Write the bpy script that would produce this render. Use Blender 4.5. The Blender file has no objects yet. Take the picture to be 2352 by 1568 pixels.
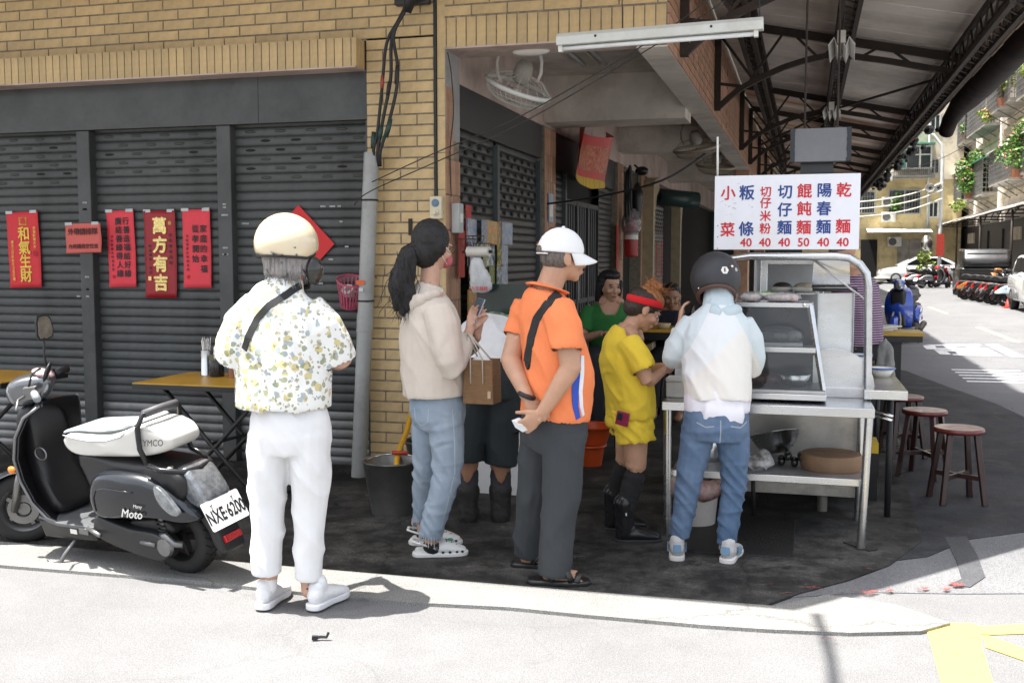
import bpy, bmesh, math, random
import numpy as np
from mathutils import Vector as V, Matrix as M
random.seed(7); np.random.seed(7)
PI = math.pi; R = math.radians
sc = bpy.context.scene
COL = sc.collection

# ---------------------------------------------------------------- camera, world, sun, exposure
YAW = R(15.7)
cd = bpy.data.cameras.new('camera'); cam = bpy.data.objects.new('camera', cd); COL.objects.link(cam)
cam.location = (0, 0, 1.5); cam.rotation_euler = (R(90) - math.atan(194 / 2400), 0, YAW)
cd.sensor_width = 36; cd.lens = 36 * 2400 / 2352; cd.clip_end = 500; cd.clip_start = .05
cd.dof.use_dof = True; cd.dof.focus_distance = 5.2; cd.dof.aperture_fstop = 10
sc.camera = cam
SUN = V((-.27, -.10, 1)).normalized()
elev = math.asin(SUN.z); azim = math.atan2(SUN.x, SUN.y)
w = bpy.data.worlds.new('World'); sc.world = w; w.use_nodes = True
nt = w.node_tree; bg = nt.nodes['Background']
sky = nt.nodes.new('ShaderNodeTexSky'); sky.sky_type = 'NISHITA'; sky.sun_disc = False
sky.sun_elevation = elev; sky.sun_rotation = azim % (2 * PI); sky.air_density = 1.0; sky.dust_density = 3.0; sky.ozone_density = 1.0
hs = nt.nodes.new('ShaderNodeHueSaturation'); hs.inputs['Saturation'].default_value = .36
nt.links.new(sky.outputs[0], hs.inputs['Color']); nt.links.new(hs.outputs[0], bg.inputs[0]); bg.inputs[1].default_value = .13
sd = bpy.data.lights.new('sun', 'SUN'); sun = bpy.data.objects.new('sun', sd); COL.objects.link(sun)
sd.energy = 4.6; sd.angle = R(.5); sd.color = (1, .96, .9)
sun.rotation_euler = SUN.to_track_quat('Z', 'Y').to_euler()
vs = sc.view_settings; vs.view_transform = 'Standard'; vs.look = 'None'; vs.gamma = 1; vs.use_curve_mapping = False
vs.exposure = 1.70
sc.cycles.max_bounces = 10; sc.cycles.diffuse_bounces = 6; sc.cycles.transparent_max_bounces = 10

# ---------------------------------------------------------------- materials
def lin(h):
    h = h.lstrip('#'); o = []
    for i in (0, 2, 4):
        v = int(h[i:i + 2], 16) / 255
        o.append(v / 12.92 if v <= .04045 else ((v + .055) / 1.055) ** 2.4)
    return tuple(o)
def col(c): return lin(c) if isinstance(c, str) else tuple(c)
MATS = {}
def mat(name, c, rough=.6, metal=0., var=.12, scale=6., bump=0., bscale=60., c2=None, rand=0., coat=0., emit=0., spec=.5, stretch=(1, 1, 1), grime=0., alpha=1., trans=0.):
    """principled surface: base colour mottled by two noises, optional second colour in patches, per-object variation, fine bump"""
    if name in MATS: return MATS[name]
    m = bpy.data.materials.new(name); m.use_nodes = True; MATS[name] = m
    t = m.node_tree; N = t.nodes; L = t.links; b = N['Principled BSDF']
    c = col(c)
    tc = N.new('ShaderNodeTexCoord'); mp = N.new('ShaderNodeMapping'); L.new(tc.outputs['Object'], mp.inputs[0]); mp.inputs['Scale'].default_value = stretch
    n1 = N.new('ShaderNodeTexNoise'); n1.inputs['Scale'].default_value = scale; n1.inputs['Detail'].default_value = 6; n1.inputs['Roughness'].default_value = .65
    L.new(mp.outputs[0], n1.inputs['Vector'])
    rp = N.new('ShaderNodeValToRGB'); e = rp.color_ramp.elements
    lo = tuple(x * (1 - var) for x in c); hi = tuple(min(1, x * (1 + var)) for x in c)
    if c2 is not None: lo = col(c2)
    e[0].position = .35; e[0].color = (*lo, 1); e[1].position = .65; e[1].color = (*hi, 1)
    L.new(n1.outputs[0], rp.inputs[0]); out = rp.outputs[0]
    if grime:
        g = N.new('ShaderNodeTexNoise'); g.inputs['Scale'].default_value = 1.7; g.inputs['Detail'].default_value = 8; g.inputs['Roughness'].default_value = .7
        L.new(tc.outputs['Object'], g.inputs['Vector'])
        gr = N.new('ShaderNodeValToRGB'); gr.color_ramp.elements[0].position = .48; gr.color_ramp.elements[0].color = (1, 1, 1, 1)
        gr.color_ramp.elements[1].position = .72; k = 1 - grime; gr.color_ramp.elements[1].color = (k, k * .96, k * .9, 1)
        L.new(g.outputs[0], gr.inputs[0]); mx = N.new('ShaderNodeMixRGB'); mx.blend_type = 'MULTIPLY'; mx.inputs[0].default_value = 1
        L.new(out, mx.inputs[1]); L.new(gr.outputs[0], mx.inputs[2]); out = mx.outputs[0]
    if rand:
        oi = N.new('ShaderNodeObjectInfo'); mr = N.new('ShaderNodeMapRange'); mr.inputs[3].default_value = 1 - rand; mr.inputs[4].default_value = 1 + rand
        L.new(oi.outputs['Random'], mr.inputs[0]); mx = N.new('ShaderNodeMixRGB'); mx.blend_type = 'MULTIPLY'; mx.inputs[0].default_value = 1
        L.new(out, mx.inputs[1]); L.new(mr.outputs[0], mx.inputs[2]); out = mx.outputs[0]
    L.new(out, b.inputs['Base Color'])
    b.inputs['Roughness'].default_value = rough; b.inputs['Metallic'].default_value = metal
    b.inputs['Specular IOR Level'].default_value = spec; b.inputs['Coat Weight'].default_value = coat
    b.inputs['Alpha'].default_value = alpha; b.inputs['Transmission Weight'].default_value = trans
    rr = N.new('ShaderNodeMapRange'); rr.inputs[3].default_value = max(.02, rough - .1); rr.inputs[4].default_value = min(1, rough + .1)
    L.new(n1.outputs[0], rr.inputs[0]); L.new(rr.outputs[0], b.inputs['Roughness'])
    if emit: b.inputs['Emission Color'].default_value = (*c, 1); b.inputs['Emission Strength'].default_value = emit
    if bump:
        n2 = N.new('ShaderNodeTexNoise'); n2.inputs['Scale'].default_value = bscale; n2.inputs['Detail'].default_value = 4
        L.new(mp.outputs[0], n2.inputs['Vector']); bp = N.new('ShaderNodeBump'); bp.inputs['Strength'].default_value = bump; bp.inputs['Distance'].default_value = .01
        L.new(n2.outputs[0], bp.inputs['Height']); L.new(bp.outputs[0], b.inputs['Normal'])
    return m
def wrinkle(m, k=.5, scale=9., dist=.02, stretch=(1, 1, .55)):
    """soft cloth creases: ridged noise pressed into the surface normal"""
    t = m.node_tree; N = t.nodes; L = t.links; b = N['Principled BSDF']; tc = N.new('ShaderNodeTexCoord'); mp = N.new('ShaderNodeMapping'); mp.inputs['Scale'].default_value = stretch; mp.inputs['Rotation'].default_value = (.3, .5, .2); L.new(tc.outputs['Object'], mp.inputs[0])
    n = N.new('ShaderNodeTexNoise'); n.noise_type = 'RIDGED_MULTIFRACTAL'; n.normalize = True; n.inputs['Scale'].default_value = scale; n.inputs['Detail'].default_value = 2.5; n.inputs['Distortion'].default_value = .6; L.new(mp.outputs[0], n.inputs['Vector'])
    bp = N.new('ShaderNodeBump'); bp.inputs['Strength'].default_value = k; bp.inputs['Distance'].default_value = dist; L.new(n.outputs[0], bp.inputs['Height'])
    if b.inputs['Normal'].links: L.new(b.inputs['Normal'].links[0].from_socket, bp.inputs['Normal'])
    L.new(bp.outputs[0], b.inputs['Normal']); return m
def glass(name, tint=(.8, .85, .85), rough=.05, alpha=.25):
    """thin pane or film: mostly see-through with a clear reflection"""
    if name in MATS: return MATS[name]
    m = bpy.data.materials.new(name); m.use_nodes = True; MATS[name] = m
    t = m.node_tree; N = t.nodes; L = t.links; N.remove(N['Principled BSDF']); o = N['Material Output']
    tr = N.new('ShaderNodeBsdfTransparent'); tr.inputs[0].default_value = (*tint, 1)
    gl = N.new('ShaderNodeBsdfGlossy'); gl.inputs['Roughness'].default_value = rough
    df = N.new('ShaderNodeBsdfDiffuse'); df.inputs[0].default_value = (*tint, 1)
    fr = N.new('ShaderNodeFresnel'); fr.inputs[0].default_value = 1.5
    m1 = N.new('ShaderNodeMixShader'); m1.inputs[0].default_value = alpha
    m2 = N.new('ShaderNodeMixShader'); L.new(fr.outputs[0], m2.inputs[0])
    L.new(tr.outputs[0], m1.inputs[1]); L.new(df.outputs[0], m1.inputs[2]); L.new(m1.outputs[0], m2.inputs[1]); L.new(gl.outputs[0], m2.inputs[2])
    L.new(m2.outputs[0], o.inputs[0]); return m

# ---------------------------------------------------------------- objects
def link(o, parent=None):
    COL.objects.link(o)
    if parent is not None: o.parent = parent
    return o
def tag(o, label=None, cat=None, group=None, kind=None):
    if label: o['label'] = label
    if cat: o['category'] = cat
    if group: o['group'] = group
    if kind: o['kind'] = kind
    return o
def thing(name, label, cat, loc=(0, 0, 0), rot=0., group=None):
    o = bpy.data.objects.new(name, None); o.empty_display_size = .1; COL.objects.link(o)
    o.location = loc; o.rotation_euler = (0, 0, rot) if not hasattr(rot, '__len__') else rot
    return tag(o, label, cat, group)
def dup(o, parent=None, loc=None, rot=None, label=None, group=None, recolour=None, skip=()):
    """a copy of a thing with copies of its parts and sub-parts (mesh data shared); recolour maps old material to new"""
    c = o.copy(); COL.objects.link(c)
    if parent is not None: c.parent = parent
    if loc is not None: c.location = loc
    if rot is not None: c.rotation_euler = (0, 0, rot) if not hasattr(rot, '__len__') else rot
    if label: c['label'] = label
    if group: c['group'] = group
    if recolour and c.data is not None and len(c.material_slots):
        for sl in c.material_slots:
            if sl.material in recolour: k = recolour[sl.material]; sl.link = 'OBJECT'; sl.material = k
    for ch in list(o.children):
        if ch.name.split('.')[0] in skip: continue
        dup(ch, c, recolour=recolour, skip=skip)
    return c
FLAT = [False]   # True while clothes are cut: limbs then end in a clean hem
class MB:
    """collects shapes into one mesh"""
    def __init__(s): s.v = []; s.f = []; s.mi = []; s.cur = 0; s.hems = []
    def add(s, vs, fs, tf=None):
        n = len(s.v)
        if tf is not None: vs = [tf @ V(p) for p in vs]
        s.v += [tuple(p) for p in vs]; s.f += [tuple(i + n for i in f) for f in fs]; s.mi += [s.cur] * len(fs); return s
    def box(s, x0, x1, y0, y1, z0, z1, tf=None):
        vs = [(x, y, z) for z in (z0, z1) for y in (y0, y1) for x in (x0, x1)]
        return s.add(vs, [(0, 2, 3, 1), (4, 5, 7, 6), (0, 1, 5, 4), (2, 6, 7, 3), (0, 4, 6, 2), (1, 3, 7, 5)], tf)
    def bar(s, a, b, w, h=None, up=(0, 0, 1)):
        """square bar from a to b"""
        h = h or w; a = V(a); b = V(b); t = (b - a); L = t.length; t.normalize(); u = V(up)
        if abs(t.dot(u)) > .98: u = V((0, 1, 0)) if abs(t.y) < .9 else V((1, 0, 0))
        x = t.cross(u).normalized(); z = x.cross(t)
        m = M((x, t, z)).transposed().to_4x4(); m.translation = a
        return s.box(-w / 2, w / 2, 0, L, -h / 2, h / 2, m)
    def rings(s, rs, caps=True, closed=False):
        n = len(rs[0]); vs = [p for r in rs for p in r]; fs = []
        m = len(rs)
        for i in range(m if closed else m - 1):
            for j in range(n):
                a = i * n + j; b = i * n + (j + 1) % n; k = ((i + 1) % m) * n
                fs.append((a, b, k + (j + 1) % n, k + j))
        if caps and not closed: fs.append(tuple(range(n))[::-1]); fs.append(tuple((m - 1) * n + j for j in range(n)))
        return s.add(vs, fs)
    def tube(s, pts, r, n=8, caps=True, flat=1.):
        """round tube along points; r one radius or one per point"""
        pts = [V(p) for p in pts]; rs = []; prev = None
        for i, p in enumerate(pts):
            t = (pts[min(i + 1, len(pts) - 1)] - pts[max(i - 1, 0)]).normalized()
            if prev is None:
                u = V((0, 0, 1)) if abs(t.z) < .9 else V((1, 0, 0)); x = t.cross(u).normalized()
            else: x = (prev - t * prev.dot(t)).normalized()
            prev = x; y = t.cross(x); q = r[i] if hasattr(r, '__len__') else r
            rs.append([p + x * q * math.cos(2 * PI * k / n) + y * q * flat * math.sin(2 * PI * k / n) for k in range(n)])
        return s.rings(rs, caps)
    def lathe(s, prof, n=20, tf=None, caps=False):
        rs = [[(r * math.cos(2 * PI * k / n), r * math.sin(2 * PI * k / n), z) for k in range(n)] for r, z in prof]
        if tf is not None: rs = [[tf @ V(p) for p in q] for q in rs]
        return s.rings(rs, caps)
    def ell(s, c, r, rot=None, n=14, m=9):
        c = V(c); rr = rot or M.Identity(3); rs = []
        for i in range(m + 1):
            th = PI * (i if 0 < i < m else (.02 if i == 0 else m - .02)) / m
            rs.append([c + rr @ V((r[0] * math.sin(th) * math.cos(2 * PI * k / n), r[1] * math.sin(th) * math.sin(2 * PI * k / n), -r[2] * math.cos(th))) for k in range(n)])
        return s.rings(rs, True)
    def prism(s, poly, a, b, axis='y'):
        """polygon in the two other axes pushed from a to b"""
        def P(u, v, w): return {'y': (u, w, v), 'x': (w, u, v), 'z': (u, v, w)}[axis]
        n = len(poly); vs = [P(u, v, a) for u, v in poly] + [P(u, v, b) for u, v in poly]
        fs = [tuple(range(n)), tuple(range(2 * n - 1, n - 1, -1))] + [(i, i + n, (i + 1) % n + n, (i + 1) % n) for i in range(n)]
        return s.add(vs, fs)
    def chain(s, pts, sx=(1, 0, 0), n=14):
        flat = FLAT[0]
        if flat: s.hems += [(V(pts[-1][:3]), (V(pts[-1][:3]) - V(pts[-2][:3])).normalized(), max(pts[-1][3:]))]
        """fleshy limb: points (x,y,z,rx[,ry]) with rounded ends; rx lies along sx"""
        P = [V(p[:3]) for p in pts]; rx = [p[3] for p in pts]; ry = [p[4] if len(p) > 4 else p[3] for p in pts]; sx = V(sx); rs = []
        def ring(c, t, a, b):
            x = (sx - t * sx.dot(t))
            if x.length < .05: x = V((0, 1, 0)) - t * t.y
            x.normalize(); y = t.cross(x)
            return [c + x * a * math.cos(2 * PI * k / n) + y * b * math.sin(2 * PI * k / n) for k in range(n)]
        T = [(P[min(i + 1, len(P) - 1)] - P[max(i - 1, 0)]).normalized() for i in range(len(P))]
        e = min(rx[0], ry[0])
        if flat: rs.append(ring(P[0] - T[0] * .004, T[0], rx[0] - .006, ry[0] - .006))
        else:
            for q in (.96, .75, .4): rs.append(ring(P[0] - T[0] * e * q * .9, T[0], rx[0] * math.sqrt(1 - q * q), ry[0] * math.sqrt(1 - q * q)))
        for i in range(len(P)):
            rs.append(ring(P[i], T[i], rx[i], ry[i]))
            if i < len(P) - 1:
                for f in (.33, .67):
                    rs.append(ring(P[i].lerp(P[i + 1], f), (P[i + 1] - P[i]).normalized(), rx[i] + (rx[i + 1] - rx[i]) * f, ry[i] + (ry[i + 1] - ry[i]) * f))
        e = min(rx[-1], ry[-1])
        if flat: rs.append(ring(P[-1] + T[-1] * .004, T[-1], rx[-1] - .006, ry[-1] - .006))
        else:
            for q in (.4, .75, .96): rs.append(ring(P[-1] + T[-1] * e * q * .9, T[-1], rx[-1] * math.sqrt(1 - q * q), ry[-1] * math.sqrt(1 - q * q)))
        return s.rings(rs, True)
    def mesh(s, name, mats, smooth=False, angle=None):
        me = bpy.data.meshes.new(name); me.from_pydata([tuple(p) for p in s.v], [], s.f)
        for m in (mats if isinstance(mats, (list, tuple)) else [mats]): me.materials.append(m)
        if any(s.mi): me.polygons.foreach_set('material_index', s.mi)
        bm = bmesh.new(); bm.from_mesh(me); bmesh.ops.recalc_face_normals(bm, faces=bm.faces); bm.to_mesh(me); bm.free()
        if smooth: me.shade_smooth() if angle is None else (me.shade_smooth(), me.set_sharp_from_angle(angle=R(angle)))
        return me
    def obj(s, name, mats, parent=None, smooth=False, angle=None, label=None, bevel=0.):
        o = bpy.data.objects.new(name, s.mesh(name, mats, smooth or bevel > 0, 35 if bevel > 0 else angle)); link(o, parent)
        if bevel:
            b = o.modifiers.new('bevel', 'BEVEL'); b.width = bevel; b.segments = 2; b.limit_method = 'ANGLE'; b.angle_limit = R(40); b.harden_normals = False
        if label: o['label'] = label
        return o
def box(name, x0, x1, y0, y1, z0, z1, m, parent=None, bevel=0., label=None):
    return MB().box(x0, x1, y0, y1, z0, z1).obj(name, m, parent, bevel=bevel, label=label)
def share(name, me, parent, loc=(0, 0, 0), rot=(0, 0, 0), scale=(1, 1, 1)):
    o = bpy.data.objects.new(name, me); link(o, parent); o.location = loc; o.rotation_euler = rot; o.scale = scale; return o
def letters(body, size, m, parent, loc, rot=(PI / 2, 0, 0), off=0., align='CENTER', shear=0., name='lettering', thick=.0006, sx=1.):
    cu = bpy.data.curves.new(name, 'FONT'); cu.body = body; cu.size = size; cu.align_x = align; cu.align_y = 'CENTER'; cu.extrude = 0; cu.shear = shear
    cu.resolution_u = 3; cu.materials.append(m); q = bpy.data.objects.new(name, cu); me = bpy.data.meshes.new_from_object(q); bpy.data.objects.remove(q)
    co = np.empty(len(me.vertices) * 3, np.float32); me.vertices.foreach_get('co', co); co = co.reshape(-1, 3); fs = [tuple(p.vertices) for p in me.polygons]; d = off * size; vs = []; ff = []
    for i, (a, b) in enumerate(((0, 0), (d, 0), (-d, 0), (0, d), (0, -d)) if d else ((0, 0),)):   # brush weight: the glyph laid over itself a hair apart
        n = len(vs); vs += [(x + a, y + b, z + thick + i * .00006) for x, y, z in co.tolist()]; ff += [tuple(k + n for k in f) for f in fs]
    me = bpy.data.meshes.new(name); me.from_pydata(vs, [], ff); me.materials.append(m); o = bpy.data.objects.new(name, me); link(o, parent); o.location = loc; o.rotation_euler = rot; o.scale = (sx, 1, 1); return o
# value noise for folds and strands
def vnoise(P):
    P = np.asarray(P, float); i = np.floor(P).astype(np.int64); f = P - i; f = f * f * (3 - 2 * f); o = 0
    def h(x, y, z):
        n = (x * 73856093) ^ (y * 19349663) ^ (z * 83492791); n = (n ^ (n >> 13)) * 1274126177 & 0x7fffffff; return ((n ^ (n >> 16)) & 0xffff) / 65535.
    for a in (0, 1):
        for b in (0, 1):
            for c in (0, 1):
                wgt = (f[:, 0] if a else 1 - f[:, 0]) * (f[:, 1] if b else 1 - f[:, 1]) * (f[:, 2] if c else 1 - f[:, 2])
                o = o + wgt * h(i[:, 0] + a, i[:, 1] + b, i[:, 2] + c)
    return o
def ridged(P): return 1 - np.abs(2 * vnoise(P) - 1)
BENCH = bpy.data.scenes.new('bench')   # a side scene where skins are fused, removed at the end
def blob(name, mb, m, parent, vox=.009, smooth=4, fold=None, label=None, dec=0.):
    """fuse overlapping shapes into one continuous skin (voxel remesh), relax it, then press folds into it"""
    me = mb.mesh('raw', m); o = bpy.data.objects.new('raw', me); BENCH.collection.objects.link(o)
    r = o.modifiers.new('r', 'REMESH'); r.mode = 'VOXEL'; r.voxel_size = vox
    s = o.modifiers.new('s', 'SMOOTH'); s.factor = .5; s.iterations = smooth
    vl = BENCH.view_layers[0]; vl.update(); dg = vl.depsgraph; out = bpy.data.meshes.new_from_object(o.evaluated_get(dg), depsgraph=dg)
    bpy.data.objects.remove(o); bpy.data.meshes.remove(me)
    out.name = name; out.materials.clear()
    for k in (m if isinstance(m, (list, tuple)) else [m]): out.materials.append(k)
    if mb.hems:   # cut the hems open so that cloth hangs clear of the skin
        b = bmesh.new(); b.from_mesh(out); kill = []
        for f in b.faces:
            c = f.calc_center_median()
            if any(f.normal.dot(t) > .72 and abs((c - p).dot(t)) < .022 and (c - p).length < r for p, t, r in mb.hems): kill.append(f)
        bmesh.ops.delete(b, geom=kill, context='FACES'); b.to_mesh(out); b.free()
    n = len(out.vertices)
    if fold is not None and n:
        co = np.empty(n * 3, np.float32); out.vertices.foreach_get('co', co); co = co.reshape(-1, 3).astype(float)
        no = np.empty(n * 3, np.float32); out.vertices.foreach_get('normal', no); no = no.reshape(-1, 3)
        d = fold(co); co = co + no * d[:, None]; out.vertices.foreach_set('co', co.astype(np.float32).ravel()); out.update()
    out.shade_smooth()
    ob = bpy.data.objects.new(name, out); link(ob, parent)
    if label: ob['label'] = label
    return ob
def folds(amp=.006, f=(14, 14, 5), seed=0, mask=None, amp2=.002, skew=.6):
    def fn(P):
        Q = P + seed * 3.7; k = np.stack([Q[:, 0] * f[0] + Q[:, 2] * skew * f[0] * .5, Q[:, 1] * f[1], Q[:, 2] * f[2] + Q[:, 0] * skew * f[2]], 1)
        d = amp * (ridged(k) ** 2 - .35) + amp2 * (ridged(k * 2.3 + 5) - .5)
        return d * (mask(P) if mask is not None else 1)
    return fn
# ================================================================ ground, road, markings
def ground_mat(name, a, b, dark, scale=1.3, stain=.5, bump=.35, speck=220, wet=.75, crack=.7, scuff=1.15, soft=1.):
    m = bpy.data.materials.new(name); m.use_nodes = True; N = m.node_tree.nodes; L = m.node_tree.links; P = N['Principled BSDF']; P.inputs['Specular IOR Level'].default_value = .28
    tc = N.new('ShaderNodeTexCoord')
    def noise(s, d=8, r=.65): n = N.new('ShaderNodeTexNoise'); n.inputs['Scale'].default_value = s; n.inputs['Detail'].default_value = d; n.inputs['Roughness'].default_value = r; L.new(tc.outputs['Object'], n.inputs['Vector']); return n.outputs[0]
    def ramp(i, p0, c0, p1, c1): r = N.new('ShaderNodeValToRGB'); e = r.color_ramp.elements; e[0].position = p0; e[0].color = (*c0, 1); e[1].position = p1; e[1].color = (*c1, 1); L.new(i, r.inputs[0]); return r.outputs[0]
    def mix(f, x, y, mode='MIX'):
        k = N.new('ShaderNodeMixRGB'); k.blend_type = mode
        if isinstance(f, float): k.inputs[0].default_value = f
        else: L.new(f, k.inputs[0])
        L.new(x, k.inputs[1]); L.new(y, k.inputs[2]); return k.outputs[0]
    base = ramp(noise(scale), .35, a, .65, b)
    st = ramp(noise(scale * 2.7, 10, .75), .45, (0, 0, 0), .6, (stain,) * 3)
    dk = N.new('ShaderNodeRGB'); dk.outputs[0].default_value = (*dark, 1)
    c = mix(st, base, dk.outputs[0])
    sp = ramp(noise(speck, 2), .35, (1 - .45 * soft,) * 3, .68, (1 + .4 * soft,) * 3)
    wn = ramp(noise(scale * 9, 9, .8), .56, (1,) * 3, .74, (scuff,) * 3); c = mix(1., c, wn, 'MULTIPLY')
    c = mix(1., c, sp, 'MULTIPLY')
    vo = N.new('ShaderNodeTexVoronoi'); vo.feature = 'DISTANCE_TO_EDGE'; vo.inputs['Scale'].default_value = .38
    dn = N.new('ShaderNodeTexNoise'); dn.inputs['Scale'].default_value = 2.2; dn.inputs['Detail'].default_value = 6; L.new(tc.outputs['Object'], dn.inputs['Vector'])
    ad = N.new('ShaderNodeMixRGB'); ad.blend_type = 'ADD'; ad.inputs[0].default_value = .55; L.new(tc.outputs['Object'], ad.inputs[1]); L.new(dn.outputs['Color'], ad.inputs[2]); L.new(ad.outputs[0], vo.inputs['Vector'])
    ck = ramp(vo.outputs['Distance'], .0008, (crack,) * 3, .0035, (1,) * 3)
    c = mix(1., c, ck, 'MULTIPLY')
    L.new(c, P.inputs['Base Color'])
    rr = N.new('ShaderNodeMapRange'); rr.inputs[3].default_value = wet - .2; rr.inputs[4].default_value = min(1, wet + .25); L.new(st, rr.inputs[0]); rr.inputs[3].default_value, rr.inputs[4].default_value = min(1, wet + .15), wet - .15
    L.new(rr.outputs[0], P.inputs['Roughness'])
    bp = N.new('ShaderNodeBump'); bp.inputs['Strength'].default_value = bump; bp.inputs['Distance'].default_value = .006; L.new(noise(speck * .7, 3), bp.inputs['Height']); L.new(bp.outputs[0], P.inputs['Normal'])
    return m
ASPH = ground_mat('asphalt_sunworn', (.145, .145, .147), (.170, .170, .171), (.125, .125, .127), scale=.8, stain=.5, wet=.9, speck=190, scuff=1.12, soft=.7, crack=.9)
SIDE = ground_mat('side_street_asphalt', (.132, .133, .138), (.172, .173, .178), (.10, .102, .108), scale=.55, stain=.5, wet=.8)
PAVE = ground_mat('stained_shade_pavement', (.010, .010, .0098), (.088, .085, .078), (.006, .006, .006), scale=2.4, stain=.75, speck=130, wet=.72, crack=.5, scuff=2.6)  # stained paving, its colour darkened further to stand in for canopy shade
APRON = ground_mat('shade_asphalt_apron', (.020, .021, .025), (.058, .060, .066), (.010, .011, .013), scale=1.2, stain=.7, speck=150, wet=.72, crack=.6, scuff=2.2)  # dark asphalt colour that paints in shade under the canopy
PALE = ground_mat('pale_concrete', (.180, .178, .170), (.220, .218, .208), (.155, .153, .146), scale=1.6, stain=.3, wet=.85)
def sheet(name, poly, z, m, kind='structure', th=.03):
    z -= .006
    if th:
        o = MB().prism(poly, z - th, z, 'z').obj(name, m); return tag(o, kind=kind)
    me = bpy.data.meshes.new(name); me.from_pydata([(x, y, z) for x, y in poly], [], [tuple(range(len(poly)))]); me.materials.append(m)
    bm = bmesh.new(); bm.from_mesh(me); bmesh.ops.recalc_face_normals(bm, faces=bm.faces)
    for f in bm.faces:
        if f.normal.z < 0: f.normal_flip()
    bm.to_mesh(me); bm.free()
    o = bpy.data.objects.new(name, me); link(o); tag(o, kind=kind); return o
sheet('ground', [(-150, -60), (150, -60), (150, 300), (-150, 300)], 0., ASPH, th=0)
sheet('side_road', [(-.1, 4.66), (.3, 4.86), (.7, 4.95), (1.2, 5.1), (3, 5.5), (8.2, 5.8), (8.2, 72), (-.2, 72), (-.2, 16), (.55, 15.5)], .004, SIDE)
sheet('pavement', [(-12, 4.42), (-3, 4.45), (-1, 4.47), (-.16, 4.5), (.0, 4.74), (.22, 5.0), (.42, 5.3), (.62, 5.8), (.7, 8), (.6, 15.6), (-.15, 16.2), (-.15, 34), (-3, 34), (-3, 12), (-12, 8)], .012, PAVE)  # dark corner edge cut to follow the canopy's shadow
random.seed(3)
lowp = [(-12, 4.02)] + [(x, y + random.uniform(-.02, .02)) for x, y in [(-5, 4.08), (-4.4, 4.1), (-3.75, 4.12), (-3.2, 4.13), (-2.77, 4.15), (-2.2, 4.155), (-1.65, 4.156), (-1.2, 4.18), (-.84, 4.2), (-.37, 4.21), (-.12, 4.2), (.2, 4.27), (.47, 4.35)]]
sheet('gutter_strip', lowp + [(.60, 4.50), (.40, 4.68), (.12, 4.74), (-.1, 4.52), (-1, 4.49), (-3, 4.47), (-12, 4.44)], .016, PALE)
def paint(name, c, wear, scale=9):
    m = bpy.data.materials.new(name); m.use_nodes = True; N = m.node_tree.nodes; L = m.node_tree.links; P = N['Principled BSDF']
    tc = N.new('ShaderNodeTexCoord'); n = N.new('ShaderNodeTexNoise'); n.inputs['Scale'].default_value = scale; n.inputs['Detail'].default_value = 9; n.inputs['Roughness'].default_value = .75; L.new(tc.outputs['Object'], n.inputs['Vector'])
    r = N.new('ShaderNodeValToRGB'); r.color_ramp.elements[0].position = wear - .04; r.color_ramp.elements[1].position = wear + .04; L.new(n.outputs[0], r.inputs[0])
    tr = N.new('ShaderNodeBsdfTransparent'); mx = N.new('ShaderNodeMixShader'); L.new(r.outputs[0], mx.inputs[0]); L.new(tr.outputs[0], mx.inputs[1]); L.new(P.outputs[0], mx.inputs[2]); L.new(mx.outputs[0], N['Material Output'].inputs[0])
    P.inputs['Base Color'].default_value = (*col(c), 1); P.inputs['Roughness'].default_value = .8; return m
YPAINT = paint('worn_yellow_paint', (.62, .47, .09), .36); RPAINT = paint('worn_red_paint', (.22, .06, .055), .60, 7); WPAINT = paint('worn_white_paint', (.72, .72, .72), .40, 14)
GPAINT = ground_mat('tar_patch', (.055, .056, .062), (.085, .087, .092), (.045, .046, .05), wet=.7)
LPAINT = paint('faded_yellow_line', (.66, .56, .2), .40)
for poly in ([(.503, 4.507), (.685, 4.558), (.722, 4.526), (.70, 4.4), (.687, 4.296), (.67, 3.911), (.62, 3.3), (.44, 3.3), (.491, 3.861)],
             [(.722, 4.526), (1.02, 4.66), (1.0, 4.53), (.74, 4.433), (.70, 4.43)], [(.71, 4.42), (.74, 4.41), (.98, 4.17), (.93, 4.07), (.70, 4.28)]):
    sheet('road_marking', poly, .004 if poly[0][0] < .6 else .0045 if poly[0][1] > 4.5 else .005, YPAINT, th=.002)
sheet('tar_band', [(.747, 5.932), (.748, 5.513), (.732, 5.174), (.66, 5.06), (.75, 5.05), (.842, 5.234), (.862, 5.611), (.862, 5.983)], .0085, GPAINT)
sheet('red_kerb_line', [(.67, 5.08), (.567, 4.989), (.328, 4.895), (.115, 4.782), (-.1, 4.70), (-.1, 4.66), (.169, 4.755), (.476, 4.831), (.764, 5.03), (.76, 5.09)], .018, RPAINT, th=.002)
for i, (x, y, a, b) in enumerate([(.33, 5.199, .07, .02), (-.153, 4.808, .05, .025), (.045, 4.82, .08, .025), (-.471, 4.102, .05, .015), (.085, 4.166, .09, .015), (.354, 4.212, .03, .02), (-1.1, 4.05, .05, .012)]):
    sheet('red_paint_fleck', [(x + a * math.cos(t) * random.uniform(.7, 1.1), y + b * math.sin(t) * random.uniform(.7, 1.1)) for t in [k * PI / 7 for k in range(14)]], .0195, RPAINT, th=.002)
for y0, y1 in ((15.5, 18), (20.1, 24.3), (29.9, 33.6), (38, 42), (46, 50)):
    sheet('road_marking', [(3.57, y0), (3.67, y0), (3.63, y1), (3.53, y1)], .008, LPAINT, th=.002)
for k in range(5): sheet('road_marking', [(1.9, 13.55 + k * .34), (2.75, 13.62 + k * .34), (2.75, 13.72 + k * .34), (1.9, 13.66 + k * .34)], .008, WPAINT, th=.002)
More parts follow.
